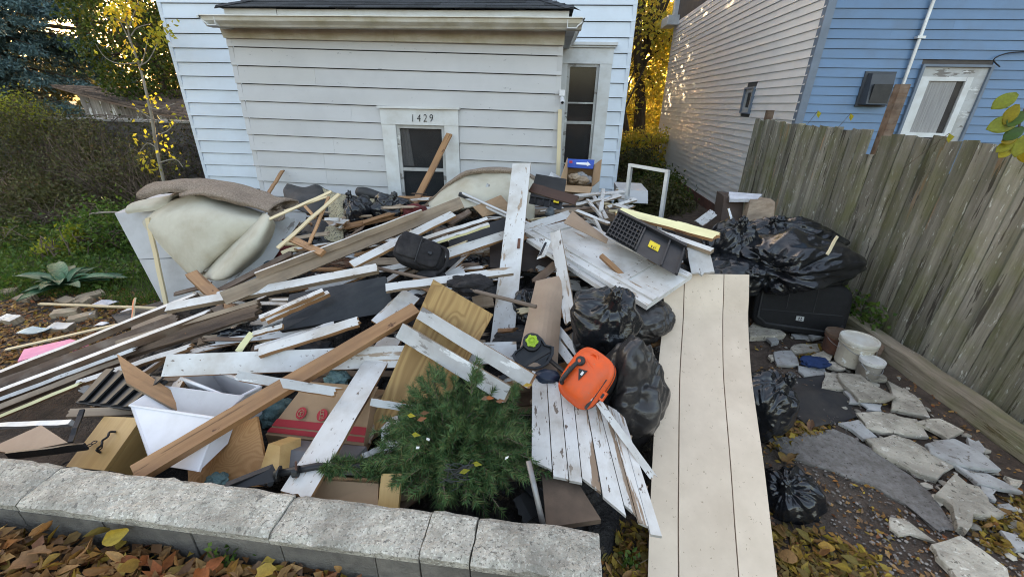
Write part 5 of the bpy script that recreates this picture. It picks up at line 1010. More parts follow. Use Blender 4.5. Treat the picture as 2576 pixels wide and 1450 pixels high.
solid('trim_strip', BLACKP, vc_, obox(vp(-.20, -.84, .028), Uv, Vv, Nv, LU*.62, .014, .006)); solid('strip_print', TAPE, vc_, *[obox(vp(-.42+.2*i, -.84, .032), Uv, Vv, Nv, .018, .005, .002) for i in range(3)])
solid('latch', ORANGE, vc_, obox(vp(-.12, -1.07, .0), Uv, Vv, Nv, .05, .03, .022)); solid('latch_slot', BLACKP, vc_, obox(vp(-.12, -1.09, .0115), Uv, Vv, Nv, .026, .012, .002))
solid('hose_port', ORANGE, vc_, lathe(vp(.76, .10, .030), Nv, [(.026, 0), (.028, .02), (.020, .024), (.016, .012)], 18), smooth=True)
for k in range(3): solid('lid_clip', ORANGE, vc_, obox(vp(-.72-.06*k, .70-.34*k, .022), Uv, Vv, Nv, .018, .024, .012))
vs, fs = blob(py(1378, 945, 1.98), (.07, .05, .035), 71, 4, .2, 1.5, .1); tag(solid('navy_lid', mat('navy_plastic', (.015, .025, .05), rough=.4), None, (vs, fs), smooth=True), 'navy rounded lid peeking out under the vacuum', 'lid')
# string trimmer
out = [(510, 340), (560, 310), (620, 318), (665, 360), (690, 402), (755, 420), (752, 480), (710, 555), (660, 588), (600, 602), (520, 592), (440, 535), (413, 490), (440, 455), (480, 430), (505, 400)]
gp = [(1159.2+a*.31095, 740.6+b*.31095) for a, b in out]; c = py(1335, 880, 2.14); gn_ = (toc(c)+V((0, 0, .25))).normalized()
def onpl(x, y, c, n): d = ray(x, y); return CAM+d*((c-CAM).dot(n)/d.dot(n))
P = [onpl(x, y, c, gn_) for x, y in gp]; tr = thing('string_trimmer', 'black string trimmer head with lime hub upside down on the heap', 'string trimmer', c)
k = len(P); ctr = sum(P, V())/k
vs = P+[p-gn_*.05 for p in P]+[ctr+(p-ctr)*.88+gn_*.0 for p in P]+[ctr+(p-ctr)*.86-gn_*.03 for p in P]; fs = []
for i in range(k):
    j = (i+1) % k; fs += [[i, j, k+j, k+i], [i, 2*k+i, 2*k+j, j], [2*k+i, 3*k+i, 3*k+j, 2*k+j]]
fs += [[k+i for i in range(k)], [3*k+i for i in range(k)][::-1]]
solid('guard', BLACKP, tr, (vs, fs)); h = onpl(1338, 859, c, gn_)-gn_*.03
solid('hub', BLACKP, tr, lathe(h, gn_, [(.058, 0), (.055, .035), (.04, .04)], 24)); solid('spool_cap', LIME, tr, lathe(h+gn_*.0402, gn_, [(.034, 0), (.034, .02), (.022, .024), (.02, .016), (.009, .016), (.009, .026)], 16))
for k in range(6): a = k*1.047; ax = gn_.orthogonal().normalized(); bx = gn_.cross(ax); solid('spool_tooth', LIME, tr, obox(h+gn_*.05+(ax*math.cos(a)+bx*math.sin(a))*.034, ax*math.cos(a)+bx*math.sin(a), bx*math.cos(a)-ax*math.sin(a), gn_, .010, .016, .02))
solid('shaft', BLACKM, tr, tube([onpl(1380, 900, c, gn_)-gn_*.03, py(1420, 935, 1.98), py(1470, 985, 1.9)], .013, 10))
bd('metal_bar', 'thin dark metal bar crossing below the trimmer guard', (1256, 953, 'y', 1.88), (1382, 880, 'y', 1.98), 10, .015, BLACKM, BLACKM, UF, cat='bar')
tag(solid('steel_pipe', STEEL, None, tube(R3((1329, 1158, 'y', 1.36), (1366, 1318, 'y', 1.20)), .0125, 12), smooth=True), 'grey metal pipe standing behind the concrete wall', 'pipe')
panel('brown_box', 'dark brown flattened box under the plank door', 'box', [(1362, 1180, 'y', 1.5), (1440, 1190, 'y', 1.48), (1512, 1305, 'y', 1.26), (1375, 1325, 'y', 1.2)], .03, mat('dark_cardboard', (.12, .085, .06), (.07, .05, .036), 6, rough=.9))  # darker brown than the plain cardboard
# artificial tree
cT = py(1155, 1108, 1.60)+V((0, .02, -.04)); at_ = thing('artificial_tree', 'dark green artificial tree lying behind the concrete wall', 'artificial tree', cT-V((0, 0, .2)))
ar = np.random.RandomState(4); NP, ND, NN, stems = [], [], [], []
def sprig(a, b, bend, n=85, ln=.038, k0=.0):
    a, b = np.array(a), np.array(b); m = (a+b)/2+np.array(bend); t = k0+(1-k0)*ar.rand(n)**.8
    p = (1-t)[:, None]**2*a+2*((1-t)*t)[:, None]*m+(t**2)[:, None]*b; d = 2*(1-t)[:, None]*(m-a)+2*t[:, None]*(b-m); d /= np.linalg.norm(d, axis=1)[:, None]+1e-9
    r = ar.normal(size=(n, 3)); r -= d*(r*d).sum(1)[:, None]; r /= np.linalg.norm(r, axis=1)[:, None]; dd = r+d*(.65+.3*ar.rand(n)[:, None])
    NP.append(p); ND.append(dd); NN.append(ar.normal(size=(n, 3))); stems.append([V(a), V((a+2*m+b)/4), V(b)])
for i in range(760):
    d = ar.normal(size=3); d[2] = abs(d[2])*.9-.15; d /= np.linalg.norm(d); f = .72+.33*ar.rand()
    e = np.array(cT)+d*np.array([.38, .31, .205])*(f+(.22 if i % 5 == 0 else 0))+np.array([0, 0, -.02]); s = np.array(cT)+d*np.array([.37, .30, .2])*(f-.42)
    tl = ar.normal(size=3)*.05; sprig(s, e+tl, tl+np.array([0, 0, .02]), 100, k0=.15)
for (q, e) in (((1185, 990, 1.66), (1200, 918, 1.80)), ((1195, 970, 1.7), (1192, 935, 1.78)), ((1100, 1000, 1.72), (1078, 928, 1.9)), ((1120, 980, 1.75), (1100, 925, 1.92)), ((1080, 990, 1.75), (1065, 950, 1.9)), ((1290, 1010, 1.72), (1310, 968, 1.8)), ((1060, 1000, 1.7), (1040, 985, 1.75)), ((1090, 960, 1.75), (1110, 940, 1.85)), ((1200, 960, 1.72), (1215, 940, 1.8))):
    for _ in range(3): sprig(py(*q), np.array(py(*e))+ar.normal(size=3)*.015, ar.normal(size=3)*.02, 110, k0=0)
pa, pb = py(795, 1172, 1.36), py(1010, 1172, 1.44)
for i in range(70): t = ar.rand(); a = np.array(pa.lerp(pb, t)); d = ar.normal(size=3); d /= np.linalg.norm(d); sprig(a, a+d*.045+np.array([.03, 0, 0]), d*.01, 60, k0=0)
NP, ND, NN = map(np.concatenate, (NP, ND, NN)); cloud('needles', NEEDLE, NP, ND, NN, ar.uniform(.026, .048, len(NP)), .0042, at_, shape='tri')
solid('branch_wires', TWIG, at_, *[tube(s_, .002, 3, False) for s_ in stems])
solid('trunk_pole', BLACKM, at_, tube([py(690, 1192, 1.30), pa, pb, py(1100, 1150, 1.55)], .017, 12), smooth=True)
solid('collar', BLACKM, at_, tube([py(738, 1186, 1.315), py(752, 1184, 1.32)], .026, 12)); solid('bolt', RUST, at_, tube(R3((744, 1160, 'y', 1.32), (746, 1200, 'y', 1.3)), .005, 8)); 
solid('stand_leg', BLACKM, at_, hexa(R3((556, 1238, 'y', 1.205), (560, 1226, 'y', 1.21), (676, 1180, 'y', 1.32), (690, 1210, 'y', 1.28)), [p+V((0, .03, .004)) for p in R3((556, 1238, 'y', 1.205), (560, 1226, 'y', 1.21), (676, 1180, 'y', 1.32), (690, 1210, 'y', 1.28))])); solid('stand_leg', BLACKM, at_, tube(R3((680, 1215, 'y', 1.29), (660, 1205, 'y', 1.4)), .014, 8)); solid('stand_ring', BLACKM, at_, lathe(py(700, 1190, 1.305), (pb-pa), [(.035, 0), (.035, .006), (.02, .008)], 16))
lt = [(1040, 1044, YELLOWL), (1072, 1040, LITTER), (1064, 1058, LITTER), (1052, 1092, YELLOWL), (1330, 970, LITTER), (1172, 1190, YELLOWL), (1205, 1165, YELLOWL), (1262, 1010, LITTER), (1225, 1005, LITTER), (1236, 1000, LITTER)]
for i, (x, y, m_) in enumerate(lt):
    p = pt((x, y, 'y', interp(y, ((960, 1.75), (1000, 1.60), (1100, 1.38), (1200, 1.27))))); o = cloud('caught_leaf', m_, [p-V((.03, 0, 0))], [(1, .3*(i % 3-1), .2)], [(0, -.7, .7)], .05, .022, None, .3)
    tag(o, f"{['yellow', 'brown', 'crumpled brown', 'small gold', 'tan', 'slim gold', 'bright gold', 'orange', 'rusty', 'dull orange'][i]} leaf caught on the artificial tree", 'leaf', 'leaves on the artificial tree')
for i, (x, y, l_) in enumerate(((1072, 1105, 'upper'), (1046, 1128, 'lower'), (1270, 1155, 'printed'))):
    p = py(x, y, 1.34 if y > 1110 else 1.4); tag(solid('paper_tag', TAPE, None, plate([p, p+cR*.014+cU*(.006*(i-1)), p+cR*.017+cU*(.010+.006*(i-1)), p+cU*.011+cR*.003], .001)), f'{l_} white paper tag on the artificial tree', 'tag')
for i, (x, y) in enumerate(((1150, 1190), (1135, 1215), (1165, 1180))):
    p = py(x, y, 1.30); q = [p+V((.045*math.cos(a*1.9)+.01*math.sin(a*5), .02*math.sin(a*2.3), .04*math.sin(a*1.7+i))) for a in np.linspace(0, 9, 40)]
    solid('light_wire', BLACKP, at_, tube(q, .0022, 4, False))
# moving box with red bands
q = R3((668, 1092, 'y', 1.78), (915, 1120, 'y', 1.66), (898, 1020, 'y', 1.82), (748, 990, 'y', 1.96)); q[2] = q[1]+(q[3]-q[0])*1.0+(q[0]-q[1])*.22; q[3] = q[3]
F = q; mb = facebox('moving_box', 'cardboard moving box with red bands and box symbols', 'box', F, V((.03, .22, -.10)), CARD)
q2 = [F[0]+V((0, 0, -.07)), F[1]+V((0, 0, -.07))]; solid('lower_face', CARD, mb, hexa([q2[0]+V((0, .18, 0)), q2[1]+V((0, .18, 0)), F[1]+V((0, .18, 0)), F[0]+V((0, .18, 0))], [q2[0], q2[1], F[1]+V((0, .001, -.001)), F[0]+V((0, .001, -.001))]))
fn = (F[1]-F[0]).cross(F[3]-F[0]).normalized(); fn = fn if fn.dot(toc(F[0])) > 0 else -fn
for v0, v1 in ((.06, .17), (.21, .38)): solid('red_band', REDPR, mb, slabq(.0, 1, v0, v1, .004, .006))
def disc(u, v, r, h): 
    cc = fq(u, v, h); Xd = (F[1]-F[0]).normalized(); Yd = fn.cross(Xd); return lathe(cc, fn, [(r, 0), (r, .0015)], 28)
for u, sym in ((.24, 0), (.49, 1)):
    solid('symbol_disc', REDPR, mb, disc(u, .55, .036, .012)); cc = fq(u, .55, .0155); Xd = (F[1]-F[0]).normalized(); Yd = fn.cross(Xd)
    ln = (lambda pts: [tube([cc+Xd*a+Yd*b for a, b in pts], .0022, 4)])
    if sym == 0: L_ = ln([(-.02, .012), (0, .022), (.02, .012), (0, .002), (-.02, .012)])+ln([(-.02, .012), (-.02, -.012), (0, -.022), (.02, -.012), (.02, .012)])+ln([(0, .002), (0, -.022)])
    else: L_ = ln([(-.022, .026), (-.016, .024), (-.006, -.022), (.02, -.018)])+ln([(-.008, -.012), (.016, -.008), (.012, .006), (-.012, .002), (-.008, -.012)])+ln([(-.012, .006), (.008, .01), (.005, .024), (-.015, .02), (-.012, .006)])+ln([(-.009, -.022), (-.005, -.026), (-.001, -.022), (-.005, -.018), (-.009, -.022)])
    solid('symbol_lines', CARD, mb, *L_)
solid('flap', CARD, mb, plate([F[3], F[2], F[2]+V((.02, .06, .05)), F[3]+V((.03, .05, .06))], .004))
# white cabinet carcass, white bin, wooden drawer
A = R3((327, 1019, 'y', 1.72), (549, 1052, 'y', 1.60), (500, 1185, 'y', 1.36), (378, 1165, 'y', 1.42)); wc_ = thing('white_cabinet', 'white open cabinet carcass lying behind the brown stud', 'cabinet', A[3])
solid('front', WPLAS, wc_, plate(A if (A[1]-A[0]).cross(A[3]-A[0]).dot(toc(A[0])) > 0 else A[::-1], .012))
bk1 = py(404, 971, 1.93)-A[0]
solid('side', WPLAS, wc_, plate([A[0], A[0]+bk1, A[3]+bk1, A[3]], .012)); solid('side', WPLAS, wc_, plate([A[1]+bk1, A[1], A[2], A[2]+bk1], .012)); solid('back', GREYM, wc_, plate([A[0]+bk1, A[1]+bk1, A[2]+bk1, A[3]+bk1], .012)); solid('rim', WPLAS, wc_, tube([A[1], A[0], A[0]+bk1], .008, 6), tube([A[0]+bk1, A[1]+bk1, A[1]], .008, 6))
Bn = R3((456, 950, 'y', 1.98), (590, 1005, 'y', 1.84), (656, 972, 'y', 1.97), (524, 926, 'y', 2.13)); wb_ = thing('white_bin', 'white plastic bin with small label sunk in the heap', 'bin', sum(Bn, V())/4-V((0, 0, .15)))
dn = V((.03, .03, -.2))
for i in range(4):
    a, b = Bn[i], Bn[(i+1) % 4]; inn = (sum(Bn, V())/4-(a+b)/2).normalized()*.012; solid('wall', WPLAS, wb_, hexa([a, b, b+inn, a+inn], [a+dn, b+dn, b+inn+dn, a+inn+dn]))
solid('rim', WPLAS, wb_, *[tube([Bn[i], Bn[(i+1) % 4]], .011, 8) for i in range(4)]); solid('base', WPLAS, wb_, hexa([p+dn*.98 for p in Bn], [p+dn for p in Bn]))
p = lerp(Bn[0], Bn[1], .42)+dn*.45-V((.004, .006, 0)); X_ = (Bn[1]-Bn[0]).normalized(); solid('label', BLACKI, wb_, obox(p, X_, X_.cross(UP), UP, .036, .006, .022)); solid('label', CARD, wb_, obox(p+X_*.038, X_, X_.cross(UP), UP, .03, .006, .022))
D = R3((166, 1172, 'y', 1.52), (262, 1180, 'y', 1.46), (372, 1062, 'y', 1.68), (330, 1030, 'y', 1.78)); dr = thing('dresser_drawer', 'light oak drawer with black handle lying face up', 'drawer', sum(D, V())/4-V((0, 0, .1)))
fd = (D[1]-D[0]).cross(D[3]-D[0]).normalized(); fd = fd if fd.z > 0 else -fd
D2 = R3((166, 1172, 'y', 1.52), (262, 1182, 'y', 1.46), (344, 1072, 'y', 1.66), (262, 1046, 'y', 1.76)); D2[2] = D2[1]+D2[3]-D2[0]
fd = (D2[1]-D2[0]).cross(D2[3]-D2[0]).normalized(); fd = fd if fd.z > 0 else -fd
vs, fs = hexa([p-fd*.022 for p in D2], D2); solid('front', OAK, dr, (vs, fs), frame=(D2[0], D2[3]-D2[0], fd))
i0, i1 = D2[1].lerp(D2[2], .02), D2[1].lerp(D2[2], .98); solid('side', OAK, dr, hexa([i0-fd*.2, i1-fd*.2, i1-fd*.2-(D2[1]-D2[0])*.06, i0-fd*.2-(D2[1]-D2[0])*.06], [i0-fd*.023, i1-fd*.023, i1-fd*.023-(D2[1]-D2[0])*.06, i0-fd*.023-(D2[1]-D2[0])*.06]), frame=(D2[0], D2[3]-D2[0], fd)); solid('bottom', DARKWOOD, dr, hexa([p-fd*.20 for p in D2], [p-fd*.19 for p in D2]))
cD = lambda u, v: (D2[0]*(1-u)+D2[1]*u)*(1-v)+(D2[3]*(1-u)+D2[2]*u)*v
hh = [cD(.62, .30)+fd*.002, cD(.60, .33)+fd*.026, cD(.66, .42)+fd*.03, cD(.60, .5)+fd*.03, cD(.66, .58)+fd*.03, cD(.60, .67)+fd*.026, cD(.62, .70)+fd*.002]
solid('handle', BLACKM, dr, tube(catmull(hh, 4), .006, 8)); solid('handle', BLACKM, dr, tube([cD(.62, .31)+fd*.02, cD(.67, .37)+fd*.02, cD(.62, .43)+fd*.02, cD(.57, .37)+fd*.02, cD(.62, .31)+fd*.02], .004, 6)); 
for u, v in ((.28, .40), (.34, .46)): solid('ring_pull', BLACKM, dr, tube([cD(u, v)+fd*.012+V((.012*math.cos(a), .012*math.sin(a), .004)) for a in np.linspace(0, 6.3, 14)], .003, 6))
bd('tray_edge', 'black metal tray edge in front of the particle board scrap', (18, 1148, .12), (214, 1124, .12), 20, .012, BLACKM, BLACKM, FR, cat='tray'); bd('metal_angle', 'black metal angle strip standing behind the drawer', (176, 1110, .16), (206, 1028, .2), 10, .012, BLACKM, BLACKM, V((.5, -.8, .2)), cat='strip')
# slatted black plastic vent left of the cabinet
Q = R3((190, 1012, .02), (330, 1030, .02), (418, 955, .08), (262, 930, .08)); sv_ = thing('plastic_pallet', 'black slatted plastic panel beneath the left board stack', 'panel', sum(Q, V())/4)
solid('tray', BLACKP, sv_, plate(Q if (Q[1]-Q[0]).cross(Q[3]-Q[0]).z > 0 else Q[::-1], .02))
for k in range(5): u = .04+k*.2; solid('slat', BLACKP, sv_, plate([Q[0].lerp(Q[1], u)+V((0, 0, .012)), Q[0].lerp(Q[1], u+.15)+V((0, 0, .03)), Q[3].lerp(Q[2], u+.15)+V((0, 0, .03)), Q[3].lerp(Q[2], u)+V((0, 0, .012))], .01))
# drawers and boxes low in front
F = R3((705, 1185, 'y', 1.48), (900, 1195, 'y', 1.42), (895, 1148, 'y', 1.5), (700, 1128, 'y', 1.58)); facebox('grey_tray', 'grey wooden tray under the moving box', 'tray', F, V((0, .12, -.05)), mat('dull_grey', (.16, .16, .17), (.11, .11, .115), 5, rough=.6))
F = R3((785, 1275, 'y', 1.27), (950, 1275, 'y', 1.27), (952, 1215, 'y', 1.36), (782, 1205, 'y', 1.36)); facebox('tan_box', 'tan box behind the concrete wall below the garland', 'box', F, V((0, .08, -.06)), CARD)
bd('plank', 'upright pale wood plank end left of the artificial tree', (975, 1285, 'y', 1.26), (985, 1190, 'y', 1.38), 52, .02, OAK, OAK, FR)
F = R3((962, 1140, 'y', 1.62), (1005, 1130, 'y', 1.62), (1005, 1062, 'y', 1.72), (958, 1076, 'y', 1.72)); facebox('white_carton', 'white carton corner left of the artificial tree', 'carton', F, V((.02, .12, -.02)), WPLAS)
F = R3((650, 1195, 'y', 1.45), (700, 1195, 'y', 1.43), (705, 1120, 'y', 1.55), (675, 1115, 'y', 1.58)); facebox('small_wooden_box', 'small brown box end right of the fir plywood', 'box', F, V((.05, .10, -.04)), OAK)
# backpack
c = py(1058, 640, 3.12); bp_ = thing('backpack', 'dusty black backpack lying among the white boards', 'backpack', c-V((0, 0, .1)))
Xb = (cR*.93-cU*.30).normalized(); Zb = (cU*.8+cR*.3+cF*.2).normalized(); Zb = (Zb-Xb*Zb.dot(Xb)).normalized(); Yb = Zb.cross(Xb)
solid('body', BLACKF, bp_, rbox(c, Xb, Yb, Zb, .40, .2, .24, 4), smooth=True); solid('pocket', BLACKF, bp_, rbox(c-Yb*.10+Xb*.09-Zb*.01, Xb, Yb, Zb, .18, .07, .19, 4), smooth=True); solid('flap', BLACKF, bp_, rbox(c-Yb*.10-Xb*.08+Zb*.02, Xb, Yb, Zb, .18, .05, .20, 6), smooth=True)
solid('strap', BLACKF, bp_, tube(catmull([c+Xb*.12+Zb*.10-Yb*.05, c+Xb*.22+Zb*.06-Yb*.14, c+Xb*.25-Zb*.06-Yb*.14, c+Xb*.2-Zb*.14-Yb*.1], 5), .014, 8), smooth=True); solid('zip', RUBBER, bp_, tube([c-Yb*.142-Xb*.0+Zb*.10, c-Yb*.14+Xb*.01-Zb*.10], .004, 6)); solid('buckle', BLACKP, bp_, obox(c-Yb*.145+Xb*.1-Zb*.0, Xb, Yb, Zb, .03, .02, .02))
vs, fs = blob(py(1085, 692, 2.98), (.12, .05, .04), 33, 4, .15, 1.5, .1); tag(solid('dusty_roll', BLACKF, None, (vs, fs), smooth=True), 'dust covered black roll below the backpack', 'roll')
# rake
rk = thing('rake', 'old rake with long wooden handle across the heap', 'rake', py(1140, 720, 2.8)); h0, h1 = py(905, 664, 3.05), py(1349, 771, 2.42); hm = h0.lerp(h1, .08)
solid('handle', mat('grey_handle', (.23, .17, .13), (.13, .095, .07), 14, (.1, .1, .1), .8, .3), rk, tube([h0, h0.lerp(h1, .5)+V((0, 0, .012)), h1], [.014, .0145, .0135], 12), smooth=True)
for k in range(11):
    e = py(768+abs(k-5)*5, 640+k*7.5, 3.2); m_ = h0.lerp(e, .6)+V((0, 0, .05)); solid('tine', RUST, rk, tube(catmull([h0, m_, e, e+V((-.01, 0, -.03))], 4), .0028, 5))
solid('ferrule', STEEL, rk, tube([h0, hm], .017, 12))
# clothes
for x, y, Y, r, s, m_, lab in ((712, 665, 3.6, (.14, .1, .06), 51, TEAL, 'dark teal crumpled cloth under the grey plank'), (722, 625, 3.85, (.2, .12, .09), 52, REDC, 'dark red cushion behind the teal cloth'), (765, 638, 3.75, (.09, .07, .04), 53, BLUECL, 'bright blue cloth scrap in the heap'), (745, 640, 3.7, (.06, .05, .05), 54, WHITEC, 'white rag beside the blue cloth'), (850, 955, 2.05, (.07, .06, .05), 55, MINT, 'mint fabric bundle above the moving box'), (690, 1045, 2.0, (.12, .10, .10), 56, MINT, 'mint quilted fabric left of the moving box'), (1050, 540, 4.4, (.15, .12, .1), 57, REDC, 'dark red cloth under the carpet arch'),
                           (1185, 715, 2.7, (.15, .10, .06), 59, BLACKF, 'black coat bundled beside the rake handle'), (545, 1208, 1.42, (.05, .04, .03), 60, MINT, 'pale blue bottle behind the plywood and wall'), (215, 895, 2.6, (.14, .08, .03), 62, PINK, 'torn pink wrap among the long boards')):
    vs, fs = blob(py(x, y, Y), r, s, 5, .35, 2.2, .3); tag(solid('cloth_bundle', m_, None, (vs, fs), smooth=True), lab, 'cloth')
cq = random.Random(77)
for i in range(22):
    x, y = cq.uniform(-2.6, .6), cq.uniform(2.2, 4.6); m_, nm = cq.choice(((BAG, 'black plastic'), (BLACKF, 'black cloth'), (BAG, 'black plastic'), (RUBBER, 'dark grey sheet')))
    vs, fs = blob(V((x, y, heap(x, y)-cq.uniform(.10, .18))), (cq.uniform(.10, .2), cq.uniform(.08, .15), cq.uniform(.05, .1)), 100+i, 5, .4, 2, .3); tag(solid('crumpled_plastic', m_, None, (vs, fs), smooth=True), f'crumpled {nm} stuffed between the boards of the heap', 'rubbish', f'{nm} between the boards')
vs, fs = plate(R3((1350, 652, 'y', 2.9), (1370, 645, 'y', 2.88), (1386, 606, 'y', 3.0), (1372, 600, 'y', 3.0)), .002); hangtag = tag(solid('price_tag', TAPE, None, (vs, fs)), 'folded black and white price tag hanging by the panel door', 'tag')
solid('print', BLACKI, hangtag, plate(R3((1353, 645, 'y', 2.885), (1362, 641, 'y', 2.88), (1376, 610, 'y', 2.97), (1371, 608, 'y', 2.975)), .001))
# ================================================================ GROUND ON THE RIGHT
def z4(a, b): return (1738.8+a*.46717, 772.8+b*.46717)
def slab(name, label, poly, z, t, m, cat='stone', tilt=0, seed=0, rag=.020):
    P = [pz(*z4(*q), z) for q in poly]; P = [p+V((0, 0, gz(p.x, p.y))) for p in P]; rr = random.Random(seed); Q = []
    for a, b in zip(P, P[1:]+P[:1]):                     # ragged outline
        k = max(2, int((b-a).length/.085))
        for i in range(k): Q.append(a.lerp(b, i/k)+V((rr.gauss(0, rag*.5), rr.gauss(0, rag*.5), 0)))
    c = sum(Q, V())/len(Q); k = len(Q); tl = V((rr.gauss(0, tilt), rr.gauss(0, tilt), 0))
    lift = lambda p: V((0, 0, (p-c).dot(tl)))
    top = [c+(p-c)*.975+lift(p)+V((0, 0, rr.uniform(-.002, .001))) for p in Q]; inn = [c+(p-c)*.6+lift(p)*.6+V((0, 0, rr.uniform(-.003, .003))) for p in Q]; shd = [p+lift(p)-V((0, 0, t*rr.uniform(.1, .45))) for p in Q]; bot = [c+(p-c)*rr.uniform(.93, 1.0)+lift(p)-V((0, 0, t)) for p in Q]
    vs = inn+top+shd+bot; fs = [list(range(k))]
    for i in range(k):
        j = (i+1) % k
        for r in range(3): fs.append([r*k+i, (r+1)*k+i, (r+1)*k+j, r*k+j])
    area = sum((a.x*b.y-b.x*a.y) for a, b in zip(Q, Q[1:]+Q[:1]))
    if area < 0: fs = [f[::-1] for f in fs]
    o = mk(name, vs, fs, m); return tag(o, label, cat)
ST = [
 ([(435, 230), (545, 230), (590, 310), (470, 310)], .05, .05, STONEG, 'square grey paving tile left of the blue rag', 'tile'),
 ([(570, 320), (720, 320), (735, 360), (610, 365)], .04, .035, STONEG, 'pale grey paving tile below the blue rag', 'tile'),
 ([(540, 195), (680, 190), (700, 235), (540, 235)], .05, .05, STONE, 'flat beige stone left of the white bucket', 'stone'),
 ([(620, 125), (715, 105), (735, 150), (650, 165)], .09, .06, STONEG, 'blue-grey tile propped by the suitcase', 'tile'),
 ([(540, 140), (610, 140), (630, 165), (560, 165)], .04, .03, STONEG, 'thin grey tile scrap in front of the suitcase', 'tile'),
 ([(720, 345), (790, 350), (850, 440), (710, 430)], .05, .05, STONE, 'beige flagstone under the left edge of the layered stone', 'stone'),
 ([(775, 345), (900, 360), (1120, 490), (905, 500), (855, 445), (800, 400)], .11, .05, STONE, 'large layered flagstone below the small paint can', 'stone'),
 ([(1060, 390), (1210, 470), (1285, 590), (1080, 545), (1090, 470)], .06, .06, STONE, 'pointed flagstone between the layered stone and timber', 'stone'),
 ([(895, 580), (1000, 560), (1230, 600), (1285, 690), (960, 665)], .06, .05, STONE, 'broad pale flagstone above the long cracked one', 'stone'),
 ([(1225, 612), (1330, 595), (1480, 660), (1385, 695)], .09, .05, STONE, 'small rectangular flagstone beside the timber', 'stone'),
 ([(1270, 720), (1400, 690), (1560, 770), (1670, 870), (1450, 840), (1290, 760)], .09, .06, STONEG, 'pale grey ragged flagstone near the timber', 'stone'),
 ([(950, 710), (1100, 680), (1270, 740), (1420, 850), (1310, 910), (1160, 850), (980, 760)], .06, .07, STONE, 'long cracked flagstone lying on the gravelly slab', 'stone'),
 ([(805, 620), (890, 605), (1000, 690), (930, 710)], .05, .04, STONEG, 'narrow grey stone beside the torn ground cloth', 'stone'),
 ([(1440, 850), (1600, 890), (1790, 985), (1560, 945)], .07, .05, STONEG, 'thin long flagstone reaching the right edge', 'stone'),
 ([(1420, 890), (1560, 960), (1630, 1050), (1710, 1110), (1540, 1120), (1500, 1200), (1440, 1180), (1400, 1060), (1320, 990)], .09, .07, STONE, 'star shaped broken flagstone with thick edge', 'stone'),
 ([(1070, 1120), (1150, 1130), (1270, 1230), (1120, 1215), (1050, 1170)], .03, .03, STONE, 'small half buried stone on the gravel', 'stone'),
 ([(1310, 1280), (1470, 1230), (1700, 1400), (1760, 1500), (1450, 1480), (1330, 1330)], .06, .06, STONE, 'large flagstone at the bottom right corner', 'stone'),
 ([(920, 515), (1020, 515), (1020, 555), (950, 550)], .04, .03, STONEG, 'small white stone chip above the broad pale flagstone', 'stone'),
 ([(820, 455), (870, 450), (920, 515), (850, 505)], .05, .04, STONEG, 'small grey stone wedged under the layered flagstone', 'stone'),
 ([(965, 340), (1060, 365), (1060, 395), (970, 390)], .06, .05, STONE, 'beige stone right of the small paint can', 'stone'),
 ([(1470, 690), (1560, 720), (1575, 785), (1500, 745)], .06, .05, STONEG, 'grey rounded stone against the timber', 'stone'),
 ([(305, 110), (340, 75), (430, 90), (515, 140), (440, 150), (310, 150)], .10, .1, STONE, 'rounded beige stone in front of the suitcase', 'stone'),
 ([(1660, 1190), (1790, 1250), (1850, 1300), (1760, 1290)], .04, .04, STONEG, 'grey slab corner at the right edge', 'stone'),
 ([(700, 225), (770, 250), (750, 290), (640, 260)], .06, .04, STONE, 'beige stone chip behind the blue rag', 'stone'),
 ([(730, 285), (850, 310), (820, 340), (745, 325)], .05, .04, STONE, 'beige stone under the white bucket', 'stone'),
 ([(420, 165), (450, 155), (475, 190), (430, 200)], .06, .05, STONEG, 'small grey stone lump left of the tiles', 'stone'),
 ([(412, 258), (432, 252), (448, 275), (425, 280)], .05, .04, STONE, 'little beige pebble beside the square tile', 'stone'),
 ([(1560, 940), (1640, 980), (1640, 1030), (1580, 1010)], .05, .04, STONEG, 'grey stone behind the star shaped flagstone', 'stone'),
 ([(1690, 900), (1790, 930), (1800, 960), (1720, 950)], .06, .05, STONE, 'beige stone by the timber at the right edge', 'stone'),
 ([(1660, 1050), (1740, 1030), (1760, 1090), (1680, 1085)], .04, .03, STONEG, 'pale flat chip right of the star shaped flagstone', 'stone'),
]
for i, (poly, z, t, m_, lab, cat) in enumerate(ST): slab('flagstone' if cat == 'stone' else 'paving_tile', lab, poly, .012+z*.55, t*.6, m_, cat, .02, i)
slab('concrete_slab', 'flat gravelly concrete slab sunk in the soil', [(395, 710), (560, 690), (770, 650), (860, 690), (990, 770), (1180, 900), (1310, 1000), (1420, 1190), (1350, 1190), (1180, 1060), (960, 950), (760, 880), (520, 800)], .022, .03, SLAB, 'slab', 0, 99)
P = [[pz(*z4(lerp(lerp(360, 800, u), lerp(640, 900, u), v), lerp(lerp(385, 370, u), lerp(660, 590, u), v)), .02) for u in (0, .33, .66, 1)] for v in (0, .33, .66, 1)]
P = [[p+V((0, 0, gz(p.x, p.y)+.012*noise.noise(p*9))) for p in r] for r in P]
gc = sh_('ground_cloth', mat('weed_cloth', (.022, .022, .024), (.045, .04, .036), 5, rough=.85, bump=.4, bsc=40), None, P, 6, .004, .03); tag(gc, 'torn black weed cloth lying on the soil', 'ground cloth')
